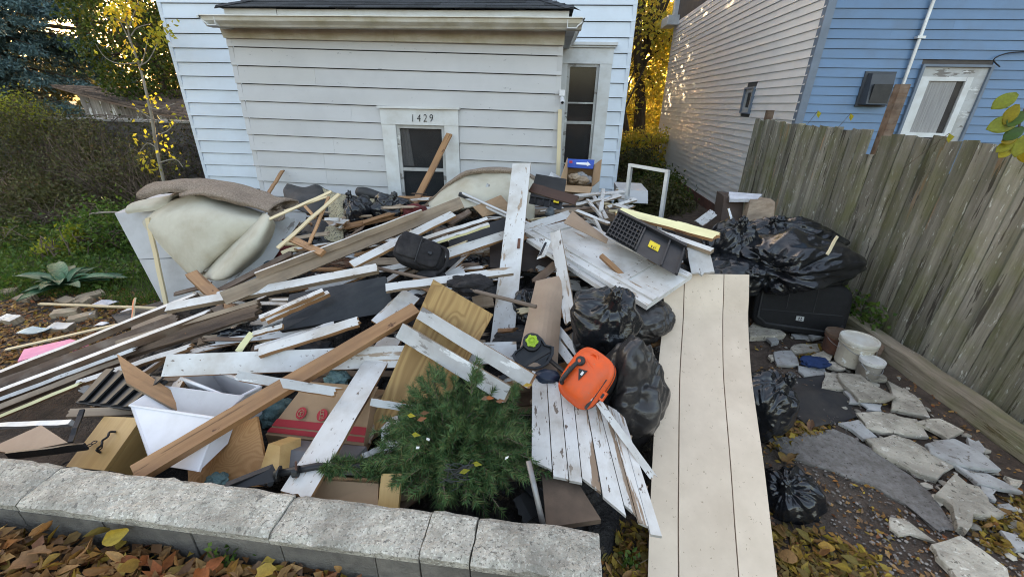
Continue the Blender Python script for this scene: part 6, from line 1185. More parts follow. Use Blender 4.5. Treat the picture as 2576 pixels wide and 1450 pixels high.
# paint buckets
def bucket(label, x, y, Y, r, h, body, lidm, tilt=V((0, 0, 1)), name='bucket'):
    c = pz(x, y, .05); c = V((c.x, c.y, .05)); t = thing(name, label, 'bucket', c)
    solid('body', body, t, lathe(c, tilt, [(r*.86, 0), (r*.9, h*.05), (r*.98, h*.92), (r*.98, h)], 28), smooth=False); solid('rim', body, t, lathe(c+tilt*h*.80, tilt, [(r*1.0, 0), (r*1.05, h*.02), (r*1.05, h*.06), (r*1.0, h*.08)], 28)); solid('lid', lidm, t, lathe(c+tilt*(h+.001), tilt, [(r*1.06, -.02), (r*1.08, 0), (r*1.06, .012), (r*.95, .012), (r*.93, .004)], 28))
    hd = [c+tilt*h*.84+V((r*1.06*math.cos(a), r*1.06*math.sin(a), -.06*math.sin(a-3.3) if True else 0)) for a in np.linspace(3.3, 6.1, 12)]
    solid('handle', STEEL, t, tube(hd, .003, 6)); return t
DIRTYW = mat('paint_spattered', (.52, .48, .40), (.40, .35, .27), 6, rough=.55, bump=.1, chips=(((.68, .68, .66), .58, 7, (1, 1, 1)), ((.12, .09, .07), .66, 10, (1, 1, 1))), rnd=0)
bucket('white paint bucket with spattered lid near the fence', 2138, 912, 0, .132, .24, DIRTYW, mat('bucket_lid', (.62, .62, .58), (.50, .45, .36), 6, rough=.5, bump=.05, rnd=0))
bucket('small rusty paint can with white paint in front of the bucket', 2178, 944, 0, .083, .15, mat('can_tin', (.33, .31, .28), (.20, .17, .14), 8, rough=.5, metal=.3, chips=(((.06, .05, .045), .62, 6, (1, 1, 1)), ((.62, .62, .6), .62, 9, (1, 1, 1))), rnd=0), WHITE, name='paint_can')
bucket('brown rusted can behind the white bucket', 2098, 882, 0, .11, .18, RUST, DARKWOOD, name='rusty_can')
vs, fs = blob(pz(*z4(665, 292), .07), (.11, .07, .035), 66, 5, .35, 2, .3); tag(solid('rag', mat('navy_rag', (.012, .03, .10), rough=.9), None, (vs, fs), smooth=True), 'small dark blue rag among the stones', 'rag')
bd('timber', 'short dark timber end behind the white bucket', (2190, 880, 'z', .12), (2215, 835, 'z', .14), 40, .1, DARKWOOD, DARKWOOD, V((-.5, -.6, .5)), cat='timber', jag=(.03, .03))
# ================================================================ GROUND ON THE LEFT
BR = mat('pale_brick', (.36, .29, .20), (.26, .2, .14), 9, rough=.9, bump=.6, bsc=50, dirt=((.14, .11, .08), .6, 6), rnd=.2)
for x, y, a, lab in ((162, 780, .5, 'pale brick under the cream lath'), (205, 792, .7, 'pale brick tilted beside the cream lath'), (150, 818, .05, 'long white brick below the laths'), (165, 752, -.2, 'pale broken brick by the broad-leaved plant'), (228, 738, 1.1, 'upright pale brick at the foot of the broad-leaved plant'), (200, 752, -.1, 'orange brick next to the upright brick'), (10, 730, .3, 'pale brick at the left edge'), (60, 745, -.1, 'flat grey stone below the broad leaves'), (20, 798, -.15, 'white board chip at the left edge')):
    p = pz(x, y, .05); d = V((math.cos(a), math.sin(a), .04)); board('brick', lab, 'brick', p-d*.1, p+d*.1, .10, .06, V((.1*math.sin(a*7), -.15, 1)), BR if 'white' not in lab else WORN, BR, BR, jag=(.01, .012), rough=.006)
for x, y, w_, m_, lab in ((87, 832, .2, mat('pale_blue_lid', (.40, .52, .56), rough=.4, bump=0), 'pale blue plastic lid on the left ground'), (263, 765, .2, WHITEC, 'crumpled white paper sheet by the grass'), (222, 790, .1, WHITEC, 'small white paper scrap beside the bricks'), (330, 782, .14, WPLAS, 'white plastic scrap behind the orange stake'), (255, 815, .1, WPLAS, 'bent white plastic strip before the tar paper')):
    p = pz(x, y, .04); rr = random.Random(x); P = [[p+V(((i-1)*w_/2, (j-1)*w_/3, .02*rr.random())) for i in range(3)] for j in range(3)]; o = sh_('plastic_scrap', m_, None, P, 3, .003, .02); tag(o, lab, 'scrap')
# ================================================================ PLANTS AND LEAVES
pr = np.random.RandomState(12)
def ell(n, c, r, shell=.0):
    d = pr.normal(size=(n, 3)); d /= np.linalg.norm(d, axis=1)[:, None]; u = (shell+(1-shell)*pr.rand(n))**(1/3); return np.array(c)+d*u[:, None]*np.array(r)
def clump(n, c, r, k, cr, shell=.3):
    cs = ell(k, c, r, shell); i = pr.randint(0, k, n); return cs[i]+pr.normal(size=(n, 3))*cr
def limbs(base, c, r, k, r0, m, parent, name='limb', wob=.2):
    L_ = []
    for e in ell(k, c, np.array(r)*.9, .4):
        e = V(e); b = V(base).lerp(V(c), pr.uniform(.0, .45)); mid = b.lerp(e, .5)+V(pr.normal(size=3))*wob*.5; L_.append(tube(catmull([b, mid, e], 4), [lerp(r0, r0*.15, i/8) for i in range(9)], 5, False))
    return solid(name, m, parent, *L_)
def tree(name, label, base, top, r0, crown_c, crown_r, n, lm, L_, W_, group=None, bark=None, limbn=16, k=60, cr=.4, parts=True, droop=-.3, bend=.2):
    t = thing(name, label, 'tree', base, group); base, top = V(base), V(top)
    path = catmull([base, base.lerp(top, .35)+V((bend, 0, 0)), base.lerp(top, .7)-V((bend*.5, 0, 0)), top], 4)
    solid('trunk', bark or BARK, t, tube(path, [lerp(r0, r0*.35, i/(len(path)-1)) for i in range(len(path))], 10), smooth=True)
    limbs(base.lerp(top, .5), crown_c, crown_r, limbn, r0*.3, bark or BARK, t)
    cloud('crown', lm, clump(n, crown_c, crown_r, k, cr), rdir(n, droop), rdir(n, .8), pr.uniform(.7, 1.2, n)*L_, W_, t)
    return t
# blue spruce
sb = py(70, 300, 15.5); sp = thing('spruce_tree', 'tall blue-green spruce with drooping boughs behind the shed', 'tree', (sb.x, sb.y, 0)); sb = V((sb.x, sb.y, 0))
solid('trunk', BARK, sp, tube([sb, sb+V((0, 0, 13))], [.3, .05], 10)); NP, ND, NN, st_ = [], [], [], []
for i in range(430):
    z = pr.uniform(.5, 9.0) if i < 380 else pr.uniform(9, 12.5); L0 = (13.3-z)*.33+.4; a = pr.uniform(0, 6.283)
    if math.sin(a) > .55: continue
    d = np.array([math.cos(a), math.sin(a), 0]); m = 95
    u = pr.rand(m)**.6; p = np.array(sb)+np.array([0, 0, z])+d*(u*L0)[:, None]; p[:, 2] += -.38*u*L0+.20*(u*L0)**1.3*.6+pr.normal(size=m)*.05
    s_ = np.array([-d[1], d[0], 0]); w_ = pr.normal(size=m)*.30*(1.15-u)*L0*.5; p += s_*w_[:, None]; p[:, 2] -= np.abs(w_)*.35
    q = np.repeat(p, 9, 0)+pr.normal(size=(m*9, 3))*.055; NP.append(q); ND.append(rdir(m*9, -.4)+d*.7); NN.append(rdir(m*9, .5)); st_.append(tube([V(sb)+V((0, 0, z)), V(sb)+V((0, 0, z-.15*L0))+V(d)*L0*.9], [.05, .012], 5, False))
NP, ND, NN = map(np.concatenate, (NP, ND, NN)); cloud('crown', SPRUCE, NP, ND, NN, pr.uniform(.09, .2, len(NP)), .05, sp, .1); solid('limb', BARK, sp, *st_)
# trees beyond the yard
g1 = py(345, 120, 12.5)
tree('garden_tree', 'green tree turning yellow left of the pale house', (g1.x, 12.8, 0), (g1.x+.2, 12.8, 6), .14, (g1.x+.1, 12.6, 4.2), (1.75, 1.3, 3.6), 15000, GREENL, .12, .07, 'trees behind the yard', limbn=24, k=170, cr=.22)
tree('garden_tree', 'added tall dull green tree screening the sun far behind the shed', (-13, 22, 0), (-13, 22, 8), .3, (-12.5, 22, 6.5), (5.5, 3, 6.5), 15000, SHRUBL, .3, .18, 'trees behind the yard', k=90, cr=.5)  # unseen far tree, added to keep low sun off the left yard
tree('garden_tree', 'added dark green tree screening the sun far left behind the spruce', (-21, 20, 0), (-21, 20, 9), .3, (-20, 21, 6), (6.5, 3, 6), 12000, SHRUBL, .32, .22, 'trees behind the yard', k=90, cr=.5)  # part of the added far row that blocks the sun
tg = py(1604, 370, 17.2)
tree('golden_tree', 'large tree with golden leaves and dark trunk between the houses', (tg.x, 17.2, 0), py(1612, -60, 17.2), .26, (tg.x+.3, 18.4, 5.8), (2.7, 1.6, 5.6), 11500, GOLDL, .18, .13, 'golden trees between the houses', limbn=30, k=120, cr=.32, bend=.12)
tg2 = py(1580, 370, 15.6)
tree('golden_tree', 'slender leaning tree beside the house corner', (tg2.x, 15.6, 0), py(1560, 150, 15.8), .14, (tg2.x-.3, 17.8, 3.6), (1.9, 1.3, 3.0), 3800, GOLDL, .16, .11, 'golden trees between the houses', limbn=14, k=60, cr=.3, bend=.1)
tree('golden_tree', 'broad golden tree far beyond the gap between houses', (4.5, 25, 0), (4.5, 25, 7), .3, (2.5, 25, 6.5), (7, 2.5, 6.8), 30000, GOLDL, .28, .2, 'golden trees between the houses', k=120, cr=.5)  # crown widened and thickened to block sun from the grey wall
tree('golden_tree', 'added dull golden tree screening the sun far behind the house', (-5, 27, 0), (-5, 27, 9), .35, (-5, 27, 7), (7, 3, 7), 9000, GOLDL, .32, .2, 'golden trees between the houses', k=100, cr=.6)  # hidden by the house; added with the far row against the sun
# ---------------------------------------------------------------- block wall and shed on the left
GW = 9.3; zt_ = py(300, 300, GW).z; xr_ = py(500, 300, GW).x; xl_ = py(40, 300, GW).x
gw = thing('garden_wall', 'old grey rendered wall with pale coping behind the shrubs', 'wall', (xl_, GW, 0)); GREYR = mat('old_render', (.17, .155, .145), (.09, .082, .078), 6, rough=.95, bump=.5, bsc=30, dirt=((.05, .045, .04), .7, 1.5), rnd=0)
solid('face', GREYR, gw, box(xl_, xr_+1.5, GW, GW+.25, 0, zt_-.05)); solid('coping', mat('pale_coping', (.34, .32, .29), (.2, .19, .17), 8, rough=.9, rnd=0), gw, box(xl_-.05, xr_+1.5, GW-.06, GW+.35, zt_-.049, zt_))
SH = thing('shed', 'tumbledown shed with sagging brown shingle roof and grey plank wall', 'shed', (py(300, 260, 10.5).x, 10.5, 0))
A, B, C_, D_ = py(128, 214, 12.6), py(520, 230, 12.9), py(520, 312, 9.9), py(238, 245, 10.4)
def rq(u, v, h=0): return (D_*(1-u)+C_*u)*(1-v)+(A*(1-u)+B*u)*v+V((0, 0, h-.10*math.sin(math.pi*u)*math.sin(math.pi*v)))
sr_ = bpy.data.objects.new('roof', None); sr_.location = A-rootloc(SH); link(sr_, SH)
vs = [rq(i/10, j/6, -.01) for j in range(7) for i in range(11)]; solid('deck', DARKWOOD, sr_, (vs+[v-V((0, 0, .05)) for v in vs], [[j*11+i, j*11+i+1, (j+1)*11+i+1, (j+1)*11+i] for j in range(6) for i in range(10)]+[[77+j*11+i, 77+(j+1)*11+i, 77+(j+1)*11+i+1, 77+j*11+i+1] for j in range(6) for i in range(10)]+[[i, 77+i, 77+i+1, i+1] for i in range(10)]+[[66+i, 66+i+1, 143+i+1, 143+i] for i in range(10)]+[[j*11, (j+1)*11, 77+(j+1)*11, 77+j*11] for j in range(6)]))
for j in range(9):
    for i in range(13):
        if pr.rand() < .06: continue
        u0_, v0 = (i+.5*(j % 2))/13.5, j/9.0; vs, fs = hexa([rq(u0_, v0, .0), rq(u0_+.07, v0, .0), rq(u0_+.07, v0+.125, .0), rq(u0_, v0+.125, .0)], [rq(u0_, v0, .03), rq(u0_+.07, v0, .03+pr.uniform(0, .03)), rq(u0_+.07, v0+.125, .012), rq(u0_, v0+.125, .012)]); mk('shingle', vs, fs, SHINGLEB, sr_)
PLK = mat('grey_shed_plank', (.30, .275, .25), (.14, .125, .11), 10, (1, 1, .1), .9, .5, 30, chips=(((.60, .60, .58), .56, 4, (1, 1, .3)),), rnd=.2)
for i in range(12):
    u = i/12; p = A.lerp(D_, .35).lerp(C_, u); q = A.lerp(D_, .35).lerp(C_, u+.079); p, q = p+V((.15, .18, -.08)), q+V((.15, .18, -.08)); mk('wall_plank', *hexa([V((p.x, p.y, 0)), V((q.x, q.y, 0)), V((q.x, q.y+.03, 0)), V((p.x, p.y+.03, 0))], [p, q, q+V((0, .03, 0)), p+V((0, .03, 0))]), PLK, SH)
# vines on the wall
vn = thing('wall_vine', 'bare brown vine tangle covering the grey garden wall', 'vine', (xl_+2, GW-.1, 0)); tw = []
for i in range(330):
    x = pr.uniform(xl_, xr_+.6); z = pr.uniform(.0, zt_); p = V((x, GW-.04-pr.rand()*.3, z)); path = [p]
    for k in range(4): path.append(path[-1]+V((pr.normal()*.22, pr.normal()*.05, pr.normal()*.2-.03)))
    for q in path: q.z = max(.02, min(q.z, zt_+.08))
    tw.append(tube(catmull(path, 2), .006, 3, False))
solid('stems', TWIG, vn, *tw); n = 1800; cloud('leaves', SHRUBL, np.stack([pr.uniform(xl_, xr_+.4, n), GW-.05-pr.rand(n)*.35, zt_*pr.rand(n)**.8], 1), rdir(n, -.5), rdir(n, .2), pr.uniform(.04, .09, n), .045, vn)
# ---------------------------------------------------------------- shrubs between the wall and the heap
def shrub(label, x, y, Y, r, n, lm, L_, W_, tw=60, k=40, cr=.14, name='shrub', group='shrubs on the left'):
    c = py(x, y, Y); t = thing(name, label, 'shrub', (c.x, c.y, 0), group); b = V((c.x, c.y, 0)); L0 = []
    for e in ell(tw, c, np.array(r)*1.05, .3):
        e = V(e); s_ = b+V((pr.normal()*.15, pr.normal()*.12, 0)); L0.append(tube(catmull([s_, s_.lerp(e, .5)+V((0, 0, .15))+V(pr.normal(size=3))*.08, e], 3), [.011, .009, .007, .006, .005, .004, .003], 3, False))
    solid('stems', TWIG, t, *L0); P = clump(n, c, r, k, cr); P[:, 2] = np.maximum(P[:, 2], .03); cloud('foliage', lm, P, rdir(n, .0), rdir(n, .6), pr.uniform(.6, 1.3, n)*L_, W_, t); return t
shrub('dark feathery shrub at the far left edge', 20, 470, 7.4, (.9, .6, 1.15), 9000, SHRUBL, .07, .022)
shrub('tall twiggy shrub left of the garden wall', 120, 400, 8.2, (1.2, .6, 1.1), 6500, SHRUBL, .07, .03, 110)
shrub('brown bare bush before the garden wall', 260, 430, 7.6, (1.0, .6, .9), 3200, SHRUBL, .06, .03, 170)
shrub('sparse dark bush beside the house corner', 375, 470, 7.3, (.85, .5, .8), 2600, SHRUBL, .06, .035, 150)
shrub('low olive shrub behind the broad-leaved plant', 130, 560, 6.4, (1.3, .5, .55), 6500, SHRUBL, .07, .03, 120)
shrub('low green bush left of the enamel refrigerator', 270, 590, 5.4, (.6, .4, .3), 3200, HERB, .06, .035, 50)
shrub('low weedy bush at the left edge', 0, 640, 5.3, (.8, .4, .35), 4200, GREENL, .06, .03, 60)
shrub('yellow-green leafy weed above the broad-leaved plant', 205, 605, 5.1, (.16, .12, .22), 700, LIMEL, .07, .035, 20, 20, .05)
shrub('small lime weed beside the yellow-green weed', 140, 640, 4.9, (.2, .14, .12), 600, LIMEL, .06, .03, 14, 16, .05)
shrub('yellow and green brush at the top left edge', 40, 300, 9.0, (.9, .5, .35), 2600, LIMEL, .07, .04, 40)
vs, fs = blob(py(144, 632, 4.8), (.03, .03, .06), 81, 4, .2, 2); 
br = [py(x, y, Y) for x, y, Y in ((200, 545, 5.6), (250, 535, 5.3), (320, 535, 5.1), (380, 555, 4.9))]; tag(solid('arching_branch', PBARK, None, tube(catmull(br, 5), [lerp(.018, .005, i/15) for i in range(16)], 6)), 'bare arching branch over the green weeds', 'branch')
# broad-leaved plant
hc = pz(170, 728, .02); hs = thing('broad_leaf_plant', 'dark green broad-leaved plant beside the bricks', 'plant', hc)
for i in range(26):
    a = i*2.4+pr.normal()*.2; ln = pr.uniform(.30, .62)*(1.1 if i < 16 else .7); el = pr.uniform(.15, .75) if i < 16 else pr.uniform(.8, 1.2); d = V((math.cos(a), math.sin(a)*.8, 0)); wd = ln*.26; rows = []
    s_ = V((-d.y, d.x, 0)).normalized()
    for k in range(7):
        u = k/6; c = hc+d*(ln*u*math.cos(el*.6))+V((0, 0, .05+ln*math.sin(el)*u-.75*ln*u*u*math.sin(el)*.9)); w_ = wd*math.sin(math.pi*min(1, .06+u*.93))**.8*.5
        rows.append([c-s_*w_+V((0, 0, w_*.35)), c-s_*w_*.5+V((0, 0, w_*.08+.006*math.sin(k*3))), c, c+s_*w_*.5+V((0, 0, w_*.08-.006*math.sin(k*3))), c+s_*w_+V((0, 0, w_*.35))])
    sh_('leaf', HOSTA, hs, rows, 2, .002, .006, sc=20)
# sapling with yellow leaves
tr_ = [py(x, y, Y) for x, y, Y in ((398, 440, 6.9), (395, 380, 6.9), (383, 300, 6.9), (372, 250, 6.9), (358, 190, 6.9), (345, 150, 6.9), (325, 90, 6.9), (318, 40, 6.9), (325, -20, 6.9))]; tr_[0].z = .05
sg = thing('sapling', 'young sapling with pale stem and yellow leaves by the house corner', 'sapling', tr_[0]); solid('trunk', PBARK, sg, tube(catmull(tr_, 3), [lerp(.028, .006, i/24) for i in range(25)], 7), smooth=True)
BRs = [((345, 158), (300, 160), (265, 145), (240, 110)), ((350, 170), (360, 150), (372, 100)), ((352, 165), (375, 150), (398, 105)), ((330, 110), (315, 80), (290, 30)), ((325, 70), (335, 40), (350, 5)), ((376, 270), (400, 275), (440, 260)), ((385, 300), (360, 285), (340, 270)), ((392, 370), (370, 360), (350, 385)), ((394, 340), (420, 330), (440, 310)), ((398, 410), (440, 400), (460, 420)), ((330, 90), (345, 70), (380, 60)), ((322, 60), (300, 50), (270, 45))]
for b in BRs: solid('branch', PBARK, sg, tube(catmull([py(x, y, 6.85) for x, y in b], 3), [lerp(.010, .003, i/9) for i in range(3*(len(b)-1)+1)], 5, False))
lp = []
for (x, y, k) in ((290, 20, 40), (320, 10, 34), (350, 15, 30), (300, 50, 26), (335, 45, 20), (385, 75, 22), (412, 85, 18), (395, 95, 14), (400, 100, 16), (325, 120, 12), (335, 130, 9), (300, 150, 4), (240, 112, 3), (330, 165, 7), (370, 250, 12), (385, 255, 8), (420, 270, 6), (345, 280, 6), (360, 345, 8), (400, 335, 6), (430, 300, 8), (425, 330, 4), (350, 390, 12), (372, 410, 14), (390, 425, 12), (452, 418, 5), (440, 395, 4), (410, 370, 8), (375, 110, 6), (280, 70, 8), (265, 48, 6), (420, 60, 10)):
    for _ in range(int(k*1.15)): lp.append(py(x+pr.normal()*13, y+pr.normal()*11, 6.85+pr.normal()*.08))
n = len(lp); cloud('leaves', YELLOWL, lp, rdir(n, -.9), rdir(n, .4)+np.array([0, -.5, 0]), pr.uniform(.05, .10, n), .045, sg)
# ---------------------------------------------------------------- gap between the houses
shrub('brown and green brush at the back of the gap between houses', 1590, 440, 12.2, (.65, .8, .75), 3600, SHRUBL, .10, .06, 70, group='shrubs in the gap')
shrub('sunlit leafy bush at the foot of the golden tree', 1625, 375, 14.4, (.9, .6, .55), 2800, GOLDL, .11, .07, 40, group='shrubs in the gap')
shrub('dark green ivy mound behind the storm window frame', 1625, 500, 9.6, (.7, .9, .30), 4200, SHRUBL, .08, .06, 40, group='shrubs in the gap')
shrub('green ivy patch along the brick foundation', 1655, 470, 11, (.5, 1.4, .3), 3200, GREENL, .08, .06, 30, group='shrubs in the gap')
strip_ = thing('back_fence', 'dark wooden fence across the back of the gap', 'fence', (2.6, 14.9, 0))
for i in range(14): x = 1.3+i*.18; mk('fence_board', *box(x, x+.17, 14.95, 14.98, 0, 1.15+.03*(i % 3)), DARKWOOD, strip_)
# ivy at the foot of the tall fence
n = 420; P = np.stack([3.22+pr.rand(n)*.16, pr.uniform(3.7, 4.6, n), .02+pr.rand(n)**1.6*.34], 1); iv = thing('ivy_patch', 'small green ivy at the fence foot beside the suitcase', 'ivy', (3.3, 4.1, 0)); cloud('leaves', HERB, P, rdir(n, .2)+np.array([-.6, -.3, 0]), rdir(n, .4)+np.array([-.6, -.6, .3]), pr.uniform(.035, .07, n), .04, iv)
# sprig hanging in from the right
sg2 = thing('leafy_sprig', 'yellow-green leafy sprig hanging in at the right edge', 'sprig', py(2560, 330, 2.1)); s0 = [py(x, y, 2.1) for x, y in ((2640, 180), (2590, 250), (2568, 300), (2558, 350), (2545, 372))]
solid('stem', TWIG, sg2, tube(catmull(s0, 4), .004, 5, False), tube([py(2575, 300, 2.1), py(2530, 312, 2.1), py(2495, 320, 2.1)], .003, 4, False))
for i, (x, y, dx, dy, L_, m_) in enumerate(((2560, 235, -60, 35, 70, LIMEL), (2560, 262, -30, 45, 55, YELLOWL), (2565, 300, -75, 22, 85, LIMEL), (2575, 320, -40, 25, 60, HERB), (2560, 345, -35, 10, 50, YELLOWL), (2550, 355, -45, 28, 50, YELLOWL), (2545, 372, -30, 22, 42, YELLOWL), (2565, 375, 12, 30, 38, YELLOWL), (2580, 340, -15, 30, 60, LIMEL), (2575, 280, -20, 20, 60, HERB))):
    p, q = py(x, y, 2.1), py(x+dx, y+dy, 2.08); d = q-p; ln = L_*dep(p)/FPX; d.normalize(); s_ = d.cross(toc(p)).normalized(); rows = []
    for k in range(6):
        u = k/5; c = p+d*ln*u+toc(p)*(.012*math.sin(u*3)); w_ = ln*.24*math.sin(math.pi*min(1, .05+u*.95))**.7
        rows.append([c-s_*w_+toc(p)*w_*.3, c, c+s_*w_+toc(p)*w_*.3])
    sh_('leaf', m_, sg2, rows, 2, .001)
for i, (x, y) in enumerate(((2388, 335), (2140, 285), (2058, 278))):
    p = py(x, y, 2.9 if i == 0 else 5.0); o = cloud('stray_leaf', YELLOWL, [p], [(.3, 0, -.9)], [(0, -1, .1)], .06 if i == 0 else .08, .045 if i == 0 else .05); tag(o, ['round yellow leaf hanging before the blue house window', 'small yellow leaf above the fence by the vent', 'small yellow leaf above the fence near the corner post'][i], 'leaf')
    solid('stalk', TWIG, o, tube([p, p+V((.05, .3, -.25))], .002, 4, False))
# ---------------------------------------------------------------- grass and weeds
def blades(name, label, pts, L_, W_, m_, kind='stuff', cat='grass'):
    n = len(pts); o = cloud(name, m_, pts, rdir(n, 1.6), rdir(n), pr.uniform(.5, 1.3, n)*L_, W_, None, shape='tri', kind=kind); return tag(o, label, cat)
def scat(n, poly, zf=None):
    out = []
    while len(out) < n:
        x, y = pr.uniform(min(p[0] for p in poly), max(p[0] for p in poly)), pr.uniform(min(p[1] for p in poly), max(p[1] for p in poly)); ins = False
        for (a, b), (c, d) in zip(poly, poly[1:]+poly[:1]):
            if (b > y) != (d > y) and x < (c-a)*(y-b)/(d-b+1e-9)+a: ins = not ins
        if ins:
            p = pz(x, y, 0); out.append((p.x, p.y, gz(p.x, p.y)))
    return out
blades('grass', 'green grass and weeds on the left ground', scat(9000, [(-40, 560), (300, 540), (400, 700), (410, 765), (300, 775), (240, 740), (-40, 760)]), .13, .007, HERB)
blades('grass', 'grass in the shade along the back of the gap', scat(2500, [(1560, 400), (1690, 420), (1760, 530), (1640, 560), (1560, 500)]), .16, .02, SHRUBL)
n = 2600; P = np.array(scat(n, [(-40, 560), (330, 560), (400, 690), (300, 740), (-40, 740)])); P[:, 2] += pr.rand(n)*.10; o = cloud('ground_herbs', HERB, P, rdir(n, .2), rdir(n, 1), pr.uniform(.03, .08, n), .04, None, kind='stuff'); tag(o, 'leafy green ground cover under the shrubs', 'ground cover')
# ---------------------------------------------------------------- fallen leaves
def leafmesh(seed, L_=.085):
    rr = random.Random(seed); rows = []; wf = (.16, .26, .36, .44)[seed % 4]; lob = .35 if seed % 3 == 0 else .08; cu = rr.uniform(-1.6, 2.0); fo = rr.uniform(.0, 1.1); tw_ = rr.uniform(-1.3, 1.3); vs, fs = [], []
    for k in range(6):
        u = k/5; w_ = L_*wf*(1+lob*rr.uniform(-1, 1))*math.sin(math.pi*min(1, .06+u*.92))**.75
        for j in (-1, -.5, 0, .5, 1):
            y = w_*j*math.cos(fo*abs(j)); z = abs(j)*w_*math.sin(fo)+cu*L_*.5*(u-.4)**2+tw_*j*w_*(u-.5)+rr.uniform(-.03, .03)*L_*.5; vs.append(V(((u-.5)*L_, y, z)))
    for k in range(5):
        for j in range(4): fs.append([k*5+j, (k+1)*5+j, (k+1)*5+j+1, k*5+j+1])
    return vs, fs
LM = [meshdata('fallen_leaf', *leafmesh(i), LITTER, smooth=True) for i in range(16)]+[meshdata('fallen_leaf', *leafmesh(30+i), LITTERY, smooth=True) for i in range(6)]
def drop(p, i, label, group, s=1.0, tilt=.5, name='fallen_leaf'):
    o = bpy.data.objects.new(name, LM[i]); o.location = p; o.rotation_euler = (pr.normal()*tilt, pr.normal()*tilt, pr.uniform(0, 6.28)); k = s*pr.uniform(.45, 1.25); o.scale = (k, k, k); link(o); return tag(o, label, 'leaf', group)
AR1 = [(-60, 1300), (0, 1310), (420, 1350), (820, 1420), (1000, 1470), (1000, 1560), (-60, 1560)]
def scz(n, poly, z0):
    out = []
    for q in scat(n, poly): 
        d = V((q[0], q[1], q[2]))-CAM; t = (z0-CAM.z)/(d.z); p = CAM+d*t; out.append((p.x, p.y, z0))
    return out
def onbank(n, x0, x1, y0, y1): return [(x, y, gz(x, y)) for x, y in zip(pr.uniform(x0, x1, n), pr.uniform(y0, y1, n))]
def frontY(x): return lerp(1.115, .965, (x+4.2)/4.49)
cnt = 0
while cnt < 200:
    x = pr.uniform(-2.6, .2); y = pr.uniform(.35, frontY(x)-.02)
    if x > -.35 and pr.rand() < .6: continue
    i = pr.randint(0, 16) if pr.rand() < .87 else pr.randint(16, 22); bank = .05*sst(y, frontY(x)-.25, frontY(x)) if x < -.6 else 0
    drop(V((x, y, gz(x, y)+.03+pr.rand()*.04+bank)), i, 'brown curled leaf in the litter before the concrete wall' if i < 16 else 'yellow-green leaf in the litter before the concrete wall', 'brown leaves before the concrete wall' if i < 16 else 'yellow leaves before the concrete wall', .95, .55); cnt += 1
n = 5200; xs_ = pr.uniform(-2.9, .35, n); ys_ = np.array([pr.uniform(.2, frontY(x)-.01) for x in xs_]); P = np.array([(x, y, gz(x, y)+pr.rand()*.03) for x, y in zip(xs_, ys_)])
o = cloud('leaf_litter', LITTER, P, rdir(n, 0)*np.array([1, 1, .3]), rdir(n, 1.4), pr.uniform(.05, .1, n), .04, None, .2, kind='stuff'); tag(o, 'bed of brown fallen leaves before the concrete wall', 'leaf litter')
for poly, k, lab, gr in (([(1950, 1330), (2040, 1340), (2200, 1400), (2260, 1500), (1960, 1500)], 42, 'yellow and brown leaf below the lower black bag', 'leaves below the lower black bag'), ([(1520, 1310), (1640, 1340), (1640, 1500), (1530, 1500)], 16, 'leaf in the dark gap between wall and panelling', 'leaves between wall and panelling'), ([(1930, 1075), (2080, 1070), (2060, 1100), (1935, 1130)], 10, 'leaf beside the black weed cloth', 'leaves beside the weed cloth'), ([(2430, 1300), (2575, 1260), (2575, 1370), (2480, 1390)], 16, 'orange leaf beside the star shaped flagstone', 'leaves near the star shaped flagstone'), ([(1935, 1120), (2000, 1150), (2010, 1190), (1940, 1180)], 6, 'leaf at the edge of the gravelly slab', 'leaves at the slab edge')):
    for q in scat(k, poly): drop(V(q)+V((0, 0, .02+pr.rand()*.025)), pr.randint(0, 22) if pr.rand() < .55 else pr.randint(16, 22), lab, gr, .85, .4)
RA = [(1890, 780), (2110, 790), (2230, 880), (2575, 1180), (2620, 1500), (1500, 1500), (1500, 1310), (1930, 1300)]
P = np.array(scat(1500, RA)); P[:, 2] += .008; n = len(P); o = cloud('leaf_scraps', LITTER, P, rdir(n, 0)*np.array([1, 1, .2]), rdir(n, 2.5), pr.uniform(.012, .045, n), .02, None, .2, kind='stuff'); tag(o, 'small dead leaf scraps over the right-hand soil', 'leaf litter')
P = np.array(scat(650, [(1945, 1320), (2060, 1340), (2230, 1420), (2290, 1520), (1950, 1520)])+scat(350, [(1520, 1310), (1645, 1340), (1645, 1520), (1530, 1520)])+scat(260, [(1930, 1070), (2090, 1068), (2060, 1100), (1935, 1140)])+scat(250, [(2430, 1300), (2575, 1250), (2590, 1370), (2480, 1390)])+scat(200, [(2000, 880), (2100, 860), (2120, 900), (2010, 910)])); P[:, 2] += pr.rand(len(P))*.02; n = len(P)
o = cloud('yellow_leaf_litter', LITTERY, P, rdir(n, 0)*np.array([1, 1, .3]), rdir(n, 1.5), pr.uniform(.03, .075, n), .03, None, .25, kind='stuff'); tag(o, 'patches of yellow fallen leaves on the right-hand ground', 'leaf litter')
P = np.array(scat(2600, [(-40, 690), (420, 740), (420, 840), (-40, 950)])); P[:, 2] += .006; n = len(P); o = cloud('left_litter', LITTER, P, rdir(n, 0)*np.array([1, 1, .3]), rdir(n, 1.8), pr.uniform(.025, .075, n), .03, None, .2, kind='stuff'); tag(o, 'dead leaves and chips on the left-hand ground', 'leaf litter')
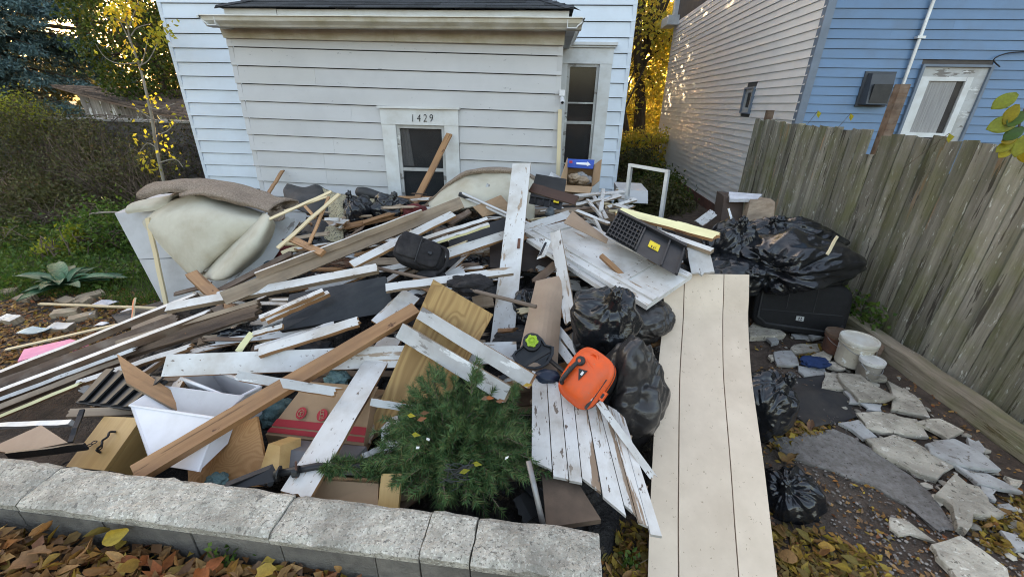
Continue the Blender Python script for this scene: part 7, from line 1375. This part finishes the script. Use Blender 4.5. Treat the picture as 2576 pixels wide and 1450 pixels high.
# gravel on the right
vs0, fs0 = ICO(1); vs, fs = [], []
for q in scat(1700, [(1900, 790), (2080, 800), (2300, 1150), (2575, 1300), (2600, 1500), (2150, 1450), (2050, 1250), (1950, 1090)]):
    r = abs(pr.normal())*.0045+.002; k = len(vs); s_ = V((pr.uniform(.7, 1.3), pr.uniform(.7, 1.3), pr.uniform(.4, .8))); c = V(q)+V((0, 0, .012))
    vs += [c+V((v.x*s_.x, v.y*s_.y, v.z*s_.z))*r for v in vs0]; fs += [[i+k for i in f] for f in fs0]
o = mk('gravel', vs, fs, mat('gravel_stone', (.22, .2, .18), (.12, .1, .09), 10, rough=.9, bump=0, isl=.6)); tag(o, 'loose gravel strewn over the right-hand soil', 'gravel', kind='stuff')
vs0, fs0 = ICO(1); vs, fs = [], []
for q in scat(260, [(1900, 800), (2080, 810), (2240, 930), (2575, 1220), (2575, 1420), (2380, 1330), (2160, 1080), (2060, 960), (1960, 900)]):
    r = abs(pr.normal())*.012+.008; k = len(vs); s_ = V((pr.uniform(.6, 1.6), pr.uniform(.6, 1.6), pr.uniform(.3, .7))); c = V(q)+V((0, 0, .012))
    vs += [c+V((v.x*s_.x, v.y*s_.y, v.z*s_.z))*(r*pr.uniform(.75, 1.2)) for v in vs0]; fs += [[i+k for i in f] for f in fs0]
o = mk('rubble', vs, fs, mat('rubble_stone', (.46, .42, .35), (.30, .27, .22), 14, rough=.9, bump=.5, isl=.35)); tag(o, 'small stone chips between the flagstones', 'rubble', kind='stuff')
# weeds in front of the wall
for x, y, lab in ((575, 1340, 'small green weed growing against the concrete wall'), (660, 1395, 'green weed sprouting from the leaf litter'), (550, 1420, 'tuft of thin reddish grass in the leaf litter'), (1580, 1420, 'pale weed in the gap beside the panelling')):
    p = pz(x, y, .34 if x < 1000 else .05); p = V((p.x, p.y, gz(p.x, p.y))); n = 46; t = thing('weed', lab, 'weed', p); cloud('leaves', HERB, np.array(p)+np.abs(pr.normal(size=(n, 3)))*np.array([.03, .02, .045])-np.array([.02, .01, 0]), rdir(n, .8), rdir(n, .5), pr.uniform(.02, .045, n), .018, t); solid('stems', TWIG, t, *[tube([p, p+V((pr.normal()*.03, pr.normal()*.02, .07))], .0015, 3, False) for _ in range(6)])
